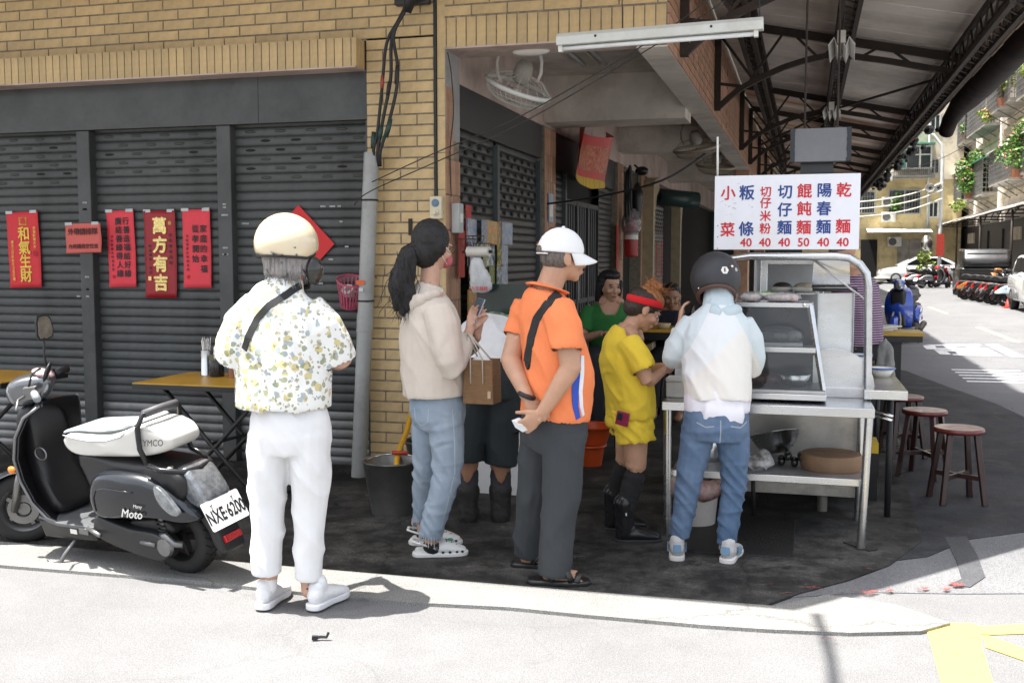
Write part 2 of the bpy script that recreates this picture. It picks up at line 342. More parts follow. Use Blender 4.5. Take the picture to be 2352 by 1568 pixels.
for poly in ([(1.95, 19.1), (2.9, 19.5), (2.9, 19.25), (2.1, 18.9)], [(1.93, 18.9), (2.12, 18.9), (2.1, 18.5), (1.92, 18.5)], [(1.92, 18.45), (2.9, 18.6), (2.9, 18.36), (1.92, 18.2)], [(2.25, 18.9), (2.42, 18.98), (2.42, 18.5), (2.25, 18.5)], [(2.62, 19.05), (2.8, 19.1), (2.8, 18.62), (2.62, 18.6)],
             [(2.02, 18.1), (2.9, 18.25), (2.9, 18.0), (2.02, 17.85)], [(2.02, 17.8), (2.18, 17.8), (2.18, 17.3), (2.02, 17.3)], [(2.2, 17.4), (2.9, 17.5), (2.9, 17.3), (2.2, 17.2)], [(2.3, 17.75), (2.9, 17.82), (2.9, 17.66), (2.3, 17.58)], [(3.0, 19.5), (3.2, 19.6), (3.2, 17.2), (3.0, 17.2)]):
    sheet('road_marking', poly, .008, WPAINT, th=.002)
MANH = mat('manhole_plate', (.03, .03, .03), .55, .6, bump=.5, bscale=90)
sheet('shade_apron', [(.1, 5.1), (.34, 5.32), (.62, 5.52), (.86, 5.92), (1.22, 6.2), (1.5, 6.75), (1.86, 7.2), (2.0, 7.9), (1.95, 8.8), (2.08, 10), (1.9, 11.6), (1.6, 13), (1.3, 14.6), (.9, 15.4), (.3, 15.8), (.3, 8)], .008, APRON)  # painted shade, kept just inside the canopy's shadow edge
o = box('steel_cover_plate', -.66, -.03, 5.27, 6.1, .002, .012, MANH, bevel=.003); tag(o, 'dark rectangular steel plate set in the stained, shaded pavement before the food cart', 'cover plate')
o = thing('drain_cover', 'dark chequered drain cover in the asphalt behind the wooden stools', 'drain cover', (.62, 9.2, 0))
box('plate', -.28, .2, -.8, .75, .004, .016, MANH, o, bevel=.003)
_k = MB()
for i in range(14):
    for j in range(8): _k.box(-.25 + j * .057, -.225 + j * .057, -.75 + i * .105, -.69 + i * .105, .0155, .021)
tag(_k.obj('tread_lug', MANH, o), kind='stuff')

# ================================================================ shop building on the corner
BRICK = mat('glazed_brick', (.535, .385, .19), .5, var=.13, scale=9, bump=.12, bscale=120, rand=.11, grime=.34)
BRICKD = mat('terracotta_tile', (.42, .235, .15), .55, var=.2, scale=9, bump=.15, bscale=120, rand=.18, grime=.35)
MORT = mat('dark_mortar', (.24, .20, .145), .9, var=.3, scale=20)
GREY = mat('grey_shutter_paint', (.068, .069, .069), .5, .0, var=.12, scale=3, bump=.06, bscale=40, grime=.5, c2=(.045, .050, .049))
GREYG = mat('greenish_shutter_paint', (.060, .064, .063), .5, var=.2, scale=3, bump=.06, bscale=40, grime=.5, rand=.12)
PINK = mat('grimy_pink_plaster', (.52, .41, .36), .85, var=.15, scale=2.2, bump=.1, grime=.45)
CEIL = mat('stained_ceiling_paint', (.62, .57, .51), .85, var=.16, scale=1.4, bump=.08, grime=.4)
PLAS = mat('grey_plaster', (.33, .32, .31), .85, var=.12, scale=5, bump=.1, grime=.3)
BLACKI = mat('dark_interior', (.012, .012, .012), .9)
BW, BH, PX, PZ = .232, .060, .242, .0715
shop = thing('shop_building', 'corner shop building faced in ochre glazed brick with grey shutters', 'building', (-4, 7.2, 0))
def at(o): return (o.location.x, o.location.y, o.location.z)
def cube_mesh(name, sx, sy, sz, m):
    return MB().box(0, sx, 0, sy, 0, sz).mesh(name, m)
def tilefield(parent, name, m, x0, x1, y, z0, z1, bw, bh, gx, gz, bond=.5, depth=.012, limit=9999, facing='-y', holes=()):
    """bricks proud of the mortar; the first `limit` are single objects, the rest one joined piece"""
    cache = {}; px_, pz_ = bw + gx, bh + gz; rest = MB(); n = 0; oz = 0
    p0 = V(at(parent)) if parent.parent is None else V((0, 0, 0))
    if parent.parent is not None:
        q = parent
        while q is not None: p0 += V(q.location); q = q.parent
    r = 0; z = z0
    while z < z1 - .01:
        h = min(bh, z1 - z); x = x0 - (bond * px_ if r % 2 else 0)
        while x < x1 - .012:
            a = max(x, x0); b = min(x + bw, x1)
            if b - a > .012 and not any(a < hx1 and b > hx0 and z < hz1 and z + h > hz0 for hx0, hx1, hz0, hz1 in holes):
                wob = random.uniform(-.0012, .0012)
                if n < limit:
                    key = (round(b - a, 3), round(h, 3))
                    if key not in cache:
                        cache[key] = (MB().box(0, b - a, -.0, depth, 0, h) if facing == '-y' else MB().box(-depth, 0, 0, b - a, 0, h)).mesh(name, m)
                    loc = V((a, y + wob, z)) if facing == '-y' else V((y + wob, a, z))
                    share(name, cache[key], parent, loc - p0)
                else:
                    l = V((a, y, z)) - p0 if facing == '-y' else V((y, a, z)) - p0
                    if facing == '-y': rest.box(l.x, l.x + b - a, l.y, l.y + depth, l.z, l.z + h)
                    else: rest.box(l.x - depth, l.x, l.y, l.y + b - a, l.z, l.z + h)
                n += 1
            x += px_
        z += pz_; r += 1
    if rest.v: tag(rest.obj(name + 's', m, parent), kind='stuff')
    return n
def part(parent, name, x0, x1, y0, y1, z0, z1, m, bevel=0.):
    p = V((0, 0, 0)); q = parent
    while q is not None: p += V(q.location); q = q.parent
    o = MB().box(x0 - p.x, x1 - p.x, y0 - p.y, y1 - p.y, z0 - p.z, z1 - p.z).obj(name, m, parent, bevel=bevel); return o
W = 6.6
uw = part(shop, 'upper_wall', -9, -2.375, W + .006, W + .3, 2.94, 7.5, MORT)
tilefield(uw, 'brick', BRICK, -6.35, -2.385, W, 2.955, 3.62, BW, BH, .01, .0115)
lg = part(shop, 'ledge', -9, -2.885, W - .144, W + .05, 2.752, 2.935, MORT)
tilefield(lg, 'ledge_tile', BRICK, -6.3, -2.885, W - .15, 2.752, 2.935, .052, .19, .0075, .01, bond=0)
for k in range(3): share('ledge_tile', cube_mesh('ledge_tile', .008, .04, .183, BRICK), lg, V((-2.885, W - .147 + k * .047, 2.752)) - V(at(shop)))
part(shop, 'soffit', -9, -2.883, W - .15, W + .04, 2.742, 2.7515, PINK)
part(shop, 'lintel_panel', -9, -2.87, W + .012, W + .08, 2.425, 2.742, GREY)
part(shop, 'panel_seam', -3.69, -3.687, W + .011, W + .013, 2.425, 2.742, BLACKI)
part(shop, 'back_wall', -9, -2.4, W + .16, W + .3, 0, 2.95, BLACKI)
for x in (-5.2, -4.037): part(shop, 'shutter_post', x + .0, x + .112, W + .03, W + .12, 0, 2.424, GREY, bevel=.006)
part(shop, 'side_rail', -2.895, -2.868, W + .03, W + .15, 0, 2.425, GREY, bevel=.003)
part(shop, 'concrete_sill', -9, -2.87, W - .05, W + .13, 0, .035, PAVE)
# roller shutters: slats with a rolled profile, press-out vent hoods in the upper rows
def slat_mesh(wd, h, m, axis='x'):
    pr = [(.010, 0), (.002, .006), (0, .016), (-.001, h * .5), (.001, h - .014), (.006, h - .005), (.013, h)]
    mb = MB(); L0 = [(0, y, z) for y, z in pr]; L1 = [(wd, y, z) for y, z in pr]
    if axis == 'y': L0 = [(-y, x, z) for x, y, z in L0]; L1 = [(-y, x, z) for x, y, z in L1]
    n = len(pr); mb.add(L0 + L1, [(i, i + 1, n + i + 1, n + i) for i in range(n - 1)])
    return mb.mesh('slat', m, smooth=True, angle=50)
HOOD = MB().ell((0, 0, 0), (.043, .006, .0105), n=12, m=6).mesh('vent_hole', mat('vent_hood', (.045, .045, .040), .6, var=.3), smooth=True)
HOLE = MB().ell((0, 0, 0), (.040, .0035, .0095), n=12, m=6).mesh('vent_hole', BLACKI, smooth=True)
def shutter(label, x0, x1, y, top, rows, m, n0=0):
    t = thing('roller_shutter', label, 'shutter', (x0, y, 0), group='grey roller shutters along the front'); h = .0643
    sm = slat_mesh(x1 - x0, h, m); bot = slat_mesh(x1 - x0, h, mat('bare_steel_slat', (.20, .20, .20), .4, .5, var=.2, scale=4, grime=.4))
    n = int(top / h)
    for i in range(n + 1):
        z = .03 + i * h
        if z > top: break
        s = share('slat', bot if i < 6 else sm, t, (0, random.uniform(-.001, .001), z))
    for r in range(rows):
        z = .03 + (n - 1 - r) * h + .034; k = 0; x = .12 + (.12 if r % 2 else 0)
        while x < x1 - x0 - .06:
            dark = random.random() < .12
            share('vent_hole', HOLE if dark else HOOD, t, (x, -.002, z)); x += .235
    return t
shutter('grey roller shutter at the left edge with a red paper of gold characters', -6.4, -5.2, W + .1, 2.42, 6, GREYG)
shutter('middle grey roller shutter with three red papers pasted on', -5.088, -4.037, W + .1, 2.42, 5, GREYG)
shutter('grey roller shutter behind the woman in the cream helmet', -3.925, -2.895, W + .1, 2.42, 6, GREYG)

# ---- corner pillar
pil = thing('corner_pillar', 'ochre brick corner pillar carrying the downpipe and cables', 'pillar', (-2.6, W, 0))
core = part(pil, 'mortar_core', -2.868, -2.318, W + .006, W + .30, 0, 2.952, MORT)
tilefield(pil, 'brick', BRICK, -2.868, -2.392, W, .02, 2.95, BW, BH, .01, .0115)
tilefield(pil, 'corner_tile', BRICK, -2.366, -2.312, W, .02, 3.3, .052, .235, .002, .006, bond=0)
part(pil, 'conduit', -2.388, -2.370, W - .012, W + .01, .0, 3.6, mat('black_conduit', (.02, .02, .02), .6))
# tall narrow tiles on the return face
tm = MB().box(-.01, 0, 0, .042, 0, .228).mesh('side_tile', BRICKD)
for k in range(6):
    for j in range(12):
        z = .03 + j * .236
        if z + .2 > 2.30 and k > 2 or z > 2.45: continue
        share('side_tile', tm, pil, V((-2.308 + random.uniform(-.001, .001), W + .012 + k * .0475, z)) - V(at(pil)))
part(pil, 'plaster_patch', -2.322, -2.312, W + .006, W + .30, 2.28, 2.86, PLAS)

# ---- lintel over the arcade mouth
lin_ = thing('arcade_lintel', 'brick lintel with upright tiles above the arcade entrance', 'lintel', (-1.6, W, 2.86))
part(lin_, 'concrete_core', -2.369, -.86, W + .006, W + .32, 2.868, 5.5, MORT)
tilefield(lin_, 'upright_tile', BRICK, -2.366, -.862, W, 2.868, 3.06, .060, .185, .0085, .01, bond=0)
tilefield(lin_, 'brick', BRICK, -2.366, -.862, W, 3.067, 3.6, BW, BH, .01, .0115)
part(lin_, 'soffit', -2.318, -.86, W + .0, W + .33, 2.856, 2.8675, PINK)

# ---- longitudinal beam along the street, terracotta faced
bm_ = thing('arcade_beam', 'long terracotta tiled beam running back along the street under the canopy', 'beam', (-.85, 9, 2.8))
part(bm_, 'concrete_core', -1.045, -.862, W + .002, 33, 2.806, 5.0, MORT)
part(bm_, 'soffit', -1.05, -.858, W + .004, 33, 2.797, 2.8055, CEIL)
tilefield(bm_, 'brick', BRICKD, W + .01, 11.4, -.85, 2.80, 3.62, .232, .060, .008, .008, facing='+x')
_f = MB()
for r in range(12):
    y = 11.4 + (.12 if r % 2 else 0)
    while y < 26: _f.box(-.86 + .85, -.85 + .85, y - 9, y + .232 - 9, r * .068, r * .068 + .06); y += .24
tag(_f.obj('far_bricks', BRICKD, bm_), kind='stuff')
for y0, lab in ((16.2, 'nearer terracotta tiled column holding up the arcade beam behind the cart'), (22.5, 'further terracotta tiled column at the back of the arcade')):
    c = thing('arcade_column', lab, 'column', (-.95, y0, 0)); part(c, 'shaft', -1.07, -.852, y0, y0 + .4, 0, 2.797, BRICKD, bevel=.01); part(c, 'base', -1.1, -.83, y0 - .03, y0 + .43, 0, .25, PLAS, bevel=.01)

# ---- arcade interior: inner wall along X = -2.3, ceiling, cross beams
arc = thing('arcade_interior', 'dim covered arcade with grimy plaster ceiling and shuttered inner wall', 'arcade', (-2.3, 7, 0))
part(arc, 'ceiling', -2.9, -1.046, W + .322, 33, 3.12, 3.2, CEIL)
part(arc, 'cross_beam', -2.32, -1.046, 9.3, 9.75, 2.71, 3.118, CEIL); part(arc, 'cross_beam', -2.34, -1.046, 13.2, 13.6, 2.82, 3.118, CEIL); part(arc, 'cross_beam', -2.34, -1.046, 18, 18.4, 2.78, 3.118, CEIL)
part(arc, 'upper_plaster', -2.6, -2.318, W + .31, 33, 2.68, 3.118, PINK)
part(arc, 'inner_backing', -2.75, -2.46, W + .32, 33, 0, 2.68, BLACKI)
DGREY = mat('dark_grey_panel', (.036, .036, .039), .5, var=.15, scale=3, grime=.3)
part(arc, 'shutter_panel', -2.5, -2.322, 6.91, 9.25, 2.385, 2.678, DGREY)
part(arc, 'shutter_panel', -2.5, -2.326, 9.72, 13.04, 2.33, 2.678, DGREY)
part(arc, 'end_wall', -3, -1.0, 28, 28.3, 0, 3.1, mat('dark_green_wall', (.03, .05, .045), .6, grime=.3))
part(arc, 'back_panel', -1.0, -.1, 24.2, 24.4, 0, 2.8, mat('dark_green_wall', (.03, .05, .045), .6, grime=.3))
for y0, y1 in ((9.258, 9.70), (13.06, 13.5), (15.0, 15.45)):
    pp = part(arc, 'pilaster', -2.46, -2.30, y0, y1, 0, 2.679, MORT)
    tm2 = MB().box(0, .006, 0, .058, 0, .232).mesh('pilaster_tile', BRICKD); off = V((-2.3, 7, 0))
    for k in range(6):
        for j in range(11): share('pilaster_tile', tm2, pp, V((-2.3, y0 + .012 + k * .071, .03 + j * .24)) - off)
def inner_shutter(label, y0, y1, top, holes, m, x=-2.36, arch=False):
    t = thing('roller_shutter', label, 'shutter', (x, y0, 0), group='roller shutters inside the arcade'); h = .0643
    sm = slat_mesh(y1 - y0, h, m, 'y'); n = int(top / h)
    for i in range(n): share('slat', sm, t, (0, 0, .02 + i * h))
    if holes:
        hm = MB().ell((0, 0, 0), (.004, .032, .022), n=10, m=5).mesh('vent_hole', BLACKI, smooth=True)
        for r in range(holes):
            y = .12 + (.11 if r % 2 else 0)
            while y < y1 - y0 - .05: share('vent_hole', hm, t, (.010, y, .02 + (n - 2 - r) * h + .033)); y += .22
    return t
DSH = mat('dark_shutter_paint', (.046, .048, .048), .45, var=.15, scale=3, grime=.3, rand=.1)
inner_shutter('perforated dark shutter just inside the arcade beside the corner pillar', 6.93, 7.86, 2.385, 8, DSH)
inner_shutter('perforated dark shutter behind the orange shirted man, next to the tiled pilaster', 7.92, 9.2, 2.385, 8, DSH)
inner_shutter('narrow dark shutter between tiled pilaster and barred door', 9.74, 10.25, 2.33, 0, DSH)
inner_shutter('dark shutter beyond the barred door below the red banner', 12.15, 13.0, 2.33, 0, DSH)
inner_shutter('bowed shutter with bright rows of slots deep in the arcade', 15.5, 17.9, 2.35, 6, mat('pale_shutter_paint', (.20, .20, .20), .35, .3, grime=.2))
for y in (7.86, 9.205, 10.25): part(arc, 'shutter_guide', -2.37, -2.325, y, y + .06, 0, 2.36, mat('green_grey_guide', (.07, .085, .085), .5))
dr = thing('barred_door', 'dark barred metal door in the arcade wall under the red banner', 'door', (-2.4, 10.3, 0))
for y in (0, .62, 1.2, 1.78): MB().box(.0, .05, y, y + .045, 0, 2.08).obj('stile', DGREY, dr)
for z in (0.02, 1.0, 2.04): MB().box(.005, .045, .045, 1.78, z, z + .05).obj('rail', DGREY, dr)
gm = MB()
for i in range(15): gm.tube([(.025, .1 + i * .115, .05), (.025, .1 + i * .115, 2.05)], .007, 6)
tag(gm.obj('bar_grille', mat('grille_steel', (.12, .12, .12), .4, .7), dr), kind='stuff')
MB().box(.05, .08, .56, .60, 1.05, 1.25).obj('handle', mat('steel', (.5, .5, .5), .3, 1), dr)

# ================================================================ canopy on steel trusses
RUST = mat('rusty_black_steel', (.011, .010, .009), .7, .0, var=.5, scale=14, c2=(.035, .018, .010), bump=.2)
SHEET = mat('stained_roof_sheet', (.78, .71, .65), .6, 0, var=.10, scale=1.5, grime=.30, rand=.10)
SHEETR = mat('rusted_roof_sheet', (.76, .70, .64), .6, 0, var=.15, scale=2.2, c2=(.45, .20, .07), stretch=(.35, 1, 1), grime=.3, rand=.1)
can = thing('street_canopy', 'long sheet metal canopy on rusty black trusses over the pavement', 'canopy', (0, 0, 0))
def zc(x): return 3.70 - .209 * (x + .85)
def slab(poly, th=.02, zf=zc):
    mb = MB(); n = len(poly); vs = [(x, y, zf(x)) for x, y in poly] + [(x, y, zf(x) + th) for x, y in poly]
    return mb.add(vs, [tuple(range(n)), tuple(range(2 * n - 1, n - 1, -1))] + [(i, i + n, (i + 1) % n + n, (i + 1) % n) for i in range(n)])
slab([(-12, 4.09), (-1.02, 4.11), (-.85, 4.3), (-.85, W - .03), (-12, W - .03)], zf=lambda x: 3.72).obj('front_sheet', SHEET, can)
slab([(-.85, 4.3), (.2, 5.52), (1.36, 6.98), (1.36, 7.88), (-.846, 7.88)]).obj('corner_sheet', SHEET, can)
y = 7.89; k = 0
while y < 30:
    x1 = 1.36 + random.uniform(-.015, .02)
    slab([(-.846, y), (x1, y), (x1, y + .322), (-.846, y + .322)], .018, zf=lambda x, q=random.uniform(-.003, .003): zc(x) + q).obj('roof_sheet', SHEETR if y > 13.7 and random.random() < .75 else SHEET, can); y += .325; k += 1
def truss(Y):
    t = MB()
    t.bar((-.82, Y, 3.64), (-.82, Y, 2.84), .055, .055)
    t.bar((-.80, Y, zc(-.8) - .055), (1.3, Y, zc(1.3) - .055), .05, .07)
    o = t.obj('truss', RUST, can)
    pts = [(-.82, 2.86), (-.72, 2.95), (-.618, 3.03), (-.43, 3.125), (-.237, 3.203), (-.05, 3.255), (.137, 3.288), (.304, 3.28), (.65, 3.215), (.976, 3.14), (1.3, 3.075)]
    b = MB()
    for a, c in zip(pts, pts[1:]): b.bar((a[0], Y, a[1]), (c[0], Y, c[1]), .045, .05)
    b.obj('bottom_chord', RUST, o)
    def zb(x):
        for a, c in zip(pts, pts[1:]):
            if a[0] <= x <= c[0]: return a[1] + (c[1] - a[1]) * (x - a[0]) / (c[0] - a[0])
    xs = [-.42, -.2, .04, .22, .45, .62, .88, 1.05]
    zz = [(-.56, 'b'), (-.24, 't'), (-.16, 't'), (.06, 'b'), (.10, 'b'), (.24, 't'), (.42, 'b'), (.58, 't'), (.66, 't'), (.86, 'b')]
    for (xa, sa), (xb, sb) in zip(zz[::2], zz[1::2]):
        za = zb(xa) if sa == 'b' else zc(xa) - .06; zd = zb(xb) if sb == 'b' else zc(xb) - .06
        MB().bar((xa, Y, za), (xb, Y, zd), .022).obj('web_bar', RUST, o)
    MB().bar((-.80, Y, 3.08), (-.60, Y, 3.05), .025).obj('web_bar', RUST, o)
    MB().bar((-.79, Y, 3.5), (-.5, Y, 3.10), .025).obj('web_bar', RUST, o)
for Y in (7.2, 9.9, 13.6, 15.7, 18.6, 21.5, 25): truss(Y)
def lattice(x, y0, y1, h, wd, name='lattice_purlin'):
    t = MB(); z1 = zc(x) - .012; z0 = z1 - h
    for dx in (-wd / 2, wd / 2):
        for z in (z0, z1 - .03): t.bar((x + dx, y0, z), (x + dx, y1, z), .035, .04)
    o = t.obj(name, RUST, can); wb = MB(); y = y0; s = .22; i = 0
    while y + s < y1:
        for dx in (-wd / 2, wd / 2): wb.bar((x + dx, y, z0 if i % 2 else z1), (x + dx, y + s, z1 if i % 2 else z0), .014)
        wb.bar((x - wd / 2, y, z0), (x + wd / 2, y + s, z0), .012); y += s; i += 1
    tag(wb.obj('lattice_web', RUST, o), kind='stuff')
lattice(-.52, 7.3, 24, .30, .10); lattice(.27, 7.0, 26, .14, .12); lattice(1.22, 7.0, 28, .22, .12)
b = MB(); b.bar((-.1, 13.6, 3.2), (1.2, 11.0, 3.22), .022); b.bar((-.7, 15.7, 3.1), (.25, 13.7, 3.3), .022); b.obj('brace', RUST, can)
fs = MB(); y = 7.1
while y < 29: fs.box(1.36, 1.375, y, y + .5, 3.08 + random.uniform(-.01, .01), 3.27); y += .502
fs.obj('fascia', mat('rusty_fascia', (.20, .11, .06), .75, .1, var=.4, scale=8, c2=(.35, .27, .2)), can)
gp = MB(); gp.tube([(1.52, 6.9, 3.16), (1.52, 9, 3.14), (1.52, 10.6, 3.12), (1.52, 11.5, 3.11), (1.50, 12.0, 3.06), (1.46, 12.3, 2.97), (1.44, 12.45, 2.86)], [.15, .15, .15, .14, .10, .085, .08], 16)
gp.obj('gutter_pipe', mat('tarred_gutter', (.004, .003, .003), .7, 0, var=.5, c2=(.02, .008, .005), spec=.2), can, smooth=True)
tr = MB()
for i in range(46): 
    y = 13 + random.random() * 14; a = random.uniform(.04, .13); tr.ell((1.42 + random.uniform(-.05, .08), y, 3.02 + random.uniform(-.06, .1)), (a * .6, a * 1.6, a * .55), n=7, m=4)
tag(tr.obj('tarpaulin_rags', mat('black_tarp', (.012, .012, .012), .7), can), kind='stuff')
# ================================================================ things on the walls
WHITE = mat('aged_white_paint', (.72, .71, .66), .45, var=.06, grime=.15)
STEEL = mat('brushed_steel', (.55, .55, .54), .28, 1., var=.12, scale=3, stretch=(1, 1, 14), bump=.03, bscale=40)
CHROME = mat('chrome', (.75, .75, .75), .1, 1., var=.04)
BLK = mat('black_rubber', (.014, .014, .015), .55)
BLKP = mat('black_plastic', (.012, .012, .013), .35)
INK = mat('black_ink', (.012, .012, .014), .6)
GOLD = mat('gold_ink', (.72, .50, .06), .4, .2); GOLDF = mat('gold_foil', (.75, .58, .22), .3, .5, var=.3, scale=60)
REDP = mat('red_paper', (.62, .030, .040), .7, var=.08, scale=5, bump=.15, bscale=9); PINKP = mat('coral_paper', (.72, .055, .075), .75, var=.07, scale=5, bump=.15, bscale=9)
DREDP = mat('dark_red_paper', (.30, .010, .016), .55, var=.1, scale=7, bump=.2, bscale=9); ORP = mat('faded_coral_paper', (.60, .12, .10), .75, var=.06, bump=.15, bscale=9)
SEAL = mat('seal_ink', (.40, .012, .02), .7)
def paper(label, x0, x1, z0, z1, m, tilt=0., y=W + .084, name='red_poster', cat='poster', curl=.006):
    k = y / 6.58; x0, x1, z0, z1 = x0 * k, x1 * k, 1.5 + (z0 - 1.5) * k, 1.5 + (z1 - 1.5) * k; w_, h_ = x1 - x0, z1 - z0; t = thing(name, label, cat, ((x0 + x1) / 2, y, (z0 + z1) / 2), (0, tilt, 0), group='red papers pasted on the shutters')
    vs = []; fs = []; nx, nz = 9, 15
    for j in range(nz + 1):
        for i in range(nx + 1):
            u, v = i / nx - .5, j / nz - .5; c = .0025 * math.sin(9 * v + 4 * u) - curl * (abs(u) * 2) ** 4 * (abs(v) * 2) ** 3
            vs.append((u * w_, c, v * h_))
    for j in range(nz):
        for i in range(nx): a = j * (nx + 1) + i; fs.append((a, a + 1, a + nx + 2, a + nx + 1))
    o = MB().add(vs, fs).obj('sheet', m, t, smooth=True); s = o.modifiers.new('s', 'SOLIDIFY'); s.thickness = .0012
    for u in (-.4, .35): MB().box(u * w_ - .03, u * w_ + .03, -.006, -.0045, h_ / 2 - .012, h_ / 2 + .010).obj('clear_tape', mat('clear_tape', (.45, .47, .46), .3), t)
    return t, w_, h_
def column(t, s, x, z, size, step, m, off=.02):
    for i, ch in enumerate(s): letters(ch, size, m, t, (x + random.uniform(-.002, .002), -.0075, z - i * step), (PI / 2, 0, 0), off)
t, w_, h_ = paper('red paper with four yellow characters on the left shutter', -5.79, -5.505, 1.27, 1.835, REDP, R(-1.5))
column(t, '和氣生財', .01, .115, .11, .105, GOLD, .02); column(t, '恭賀新禧大吉', .105, .16, .026, .028, GOLD, .01); column(t, '歲次乙巳年秋月之吉日書', -.10, .06, .026, .028, GOLD, .01)
MB().box(-.03, .04, -.0055, -.0045, .185, .245).obj('seal', mat('gold_seal', (.55, .25, .03), .6, var=.4, scale=60), t)
letters('福', .05, REDP, t, (.005, -.0075, .215), off=.03)
MB().lathe([(.0, 0), (.022, 0), (.022, .001)], 12, M.Translation((.105, -.0055, -.03)) @ M.Rotation(PI / 2, 4, 'X')).obj('seal', SEAL, t)
t, w_, h_ = paper('small landscape coral notice with two lines of dark characters', -5.275, -4.97, 1.53, 1.745, ORP, R(-1), W + .016, 'queue_notice', 'notice')
letters('外帶請排隊', .052, mat('brown_ink', (.07, .014, .01), .7), t, (0, -.0075, .045), off=.03); letters('內用請找空位坐', .037, MATS['brown_ink'], t, (.0, -.0075, -.062), off=.03)
t, w_, h_ = paper('coral paper with two columns of black verse, left of the dark red one', -4.915, -4.685, 1.28, 1.835, PINKP, R(-1))
column(t, '行善造福結好緣', .05, .2, .058, .064, INK, .022); column(t, '廣結善緣得人緣', -.015, .2, .058, .064, INK, .022); column(t, '恭錄證嚴法師靜思語', -.075, .09, .022, .03, INK, .01)
MB().box(-.085, -.065, -.0055, -.0045, -.215, -.19).obj('seal', SEAL, t)
t, w_, h_ = paper('large dark red paper with four gold foil characters', -4.605, -4.345, 1.205, 1.83, DREDP, R(0), W + .083, 'red_poster', 'poster', .01)
column(t, '萬方有吉', .0, .2, .125, .138, GOLDF, .04); column(t, '祝君事業昌隆', .085, .14, .026, .04, INK, .01); column(t, '財源廣進一路發', -.085, .06, .024, .032, INK, .01)
MB().box(-.105, -.08, -.0075, -.0055, -.19, -.16).obj('seal', GOLDF, t); letters('春', .03, GOLD, t, (.085, -.0075, .225))
t, w_, h_ = paper('coral paper of black verse nearest the shutter post, about family', -4.29, -4.065, 1.28, 1.835, PINKP, R(0))
column(t, '家庭的幸福', .058, .14, .058, .072, INK, .022); column(t, '從孝開始', -.008, .14, .058, .072, INK, .022); column(t, '恭錄證嚴法師靜思語', -.075, .09, .022, .03, INK, .01)
MB().box(-.085, -.065, -.0055, -.0045, -.215, -.19).obj('seal', SEAL, t)
t = thing('diamond_paper', 'bright red diamond paper with gold print partly behind the cream helmet', 'poster', (-3.43, W + .082, 1.59), (0, R(45), 0))
MB().box(-.192, .192, -.001, .0005, -.192, .192).obj('sheet', mat('bright_red_paper', (.60, .012, .014), .55, var=.05), t)
letters('春', .24, GOLD, t, (0, -.003, 0), (PI / 2, R(-45), 0), .02)
# torn tape and paper scraps on the shutters
sm_ = MB()
for i in range(26):
    x = random.choice([-5.14, -3.98, random.uniform(-5.9, -3.0), random.uniform(-3.3, -2.95)]); z = random.choice([1.85, 1.26, random.uniform(1.2, 1.9)]); a = random.uniform(.008, .03)
    yy = W + .027 if (-5.2 < x < -5.09 or -4.03 < x < -3.93) else W + .0945
    sm_.box(x - a, x + a, yy, yy + .001, z - .006, z + .006)
o = sm_.obj('tape_scraps', mat('old_tape', (.30, .31, .30), .5, var=.3, scale=40)); tag(o, 'torn bits of old tape left on the grey shutters', 'tape scraps', kind='stuff')

# downpipe with cables going in
PVC = mat('grey_pvc', (.34, .345, .33), .4, var=.1, scale=3, grime=.35)
t = thing('downpipe', 'tall grey plastic pipe strapped to the brick pillar, cables in its top', 'pipe', (-2.87, W - .1, 0), )
MB().lathe([(.052, .0), (.052, 1.0), (.056, 1.0), (.056, 1.12), (.052, 1.12), (.052, 2.19), (.046, 2.19), (.046, 1.9)], 18, M.Translation((-.045, 0, .0)) @ M.Shear('XY', 4, (.055, 0))).obj('pipe', PVC, t, smooth=True, angle=40)
for z in (1.20, 1.87):
    s = MB(); s.lathe([(.056, z), (.058, z + .006), (.056, z + .012)], 16, M.Translation((-.045, 0, 0)) @ M.Shear('XY', 4, (.055, 0))); s.obj('wire_strap', BLK, t)
MB().box(-.02, .04, -.063, -.061, 1.315, 1.345).obj('sticker', mat('orange_sticker', (.65, .10, .02), .5), t); MB().box(-.0, .03, -.0635, -.061, 1.27, 1.295).obj('sticker', mat('pale_sticker', (.55, .55, .55), .5), t)
def cable(label, pts, r, m=BLK, name='cable', cat='cable', n=7, joints=()):
    P = [V(p) for p in pts]; C = []
    for i in range(len(P) - 1):
        p0, p1, p2, p3 = P[max(i - 1, 0)], P[i], P[i + 1], P[min(i + 2, len(P) - 1)]
        for k in range(5):
            u = k / 5; C.append(.5 * ((2 * p1) + (p2 - p0) * u + (2 * p0 - 5 * p1 + 4 * p2 - p3) * u * u + (3 * p1 - p0 - 3 * p2 + p3) * u ** 3))
    C.append(P[-1]); o = MB().tube(C, r, n).obj(name, m, smooth=True); tag(o, label, cat)
    for a, b, rr, mm in joints: MB().tube([a, V(a).lerp(V(b), .5), b], [rr * .8, rr, rr * .8], 8).obj('joint', mm, o, smooth=True)
    return o
YJ = W - .14; GRN = mat('green_tape', (.012, .045, .035), .45)
cable('leftmost of three thick black cables curving down into the grey pipe', [(-2.52, W - .1, 3.16), (-2.585, YJ, 3.02), (-2.665, YJ, 2.88), (-2.70, YJ, 2.6), (-2.735, YJ, 2.32), (-2.765, YJ, 2.2), (-2.765, W - .1, 2.1)], .011, joints=[((-2.762, YJ, 2.32), (-2.77, YJ, 2.21), .017, GRN), ((-2.695, YJ, 2.68), (-2.70, YJ, 2.60), .015, mat('orange_joint', (.3, .06, .03), .5))])
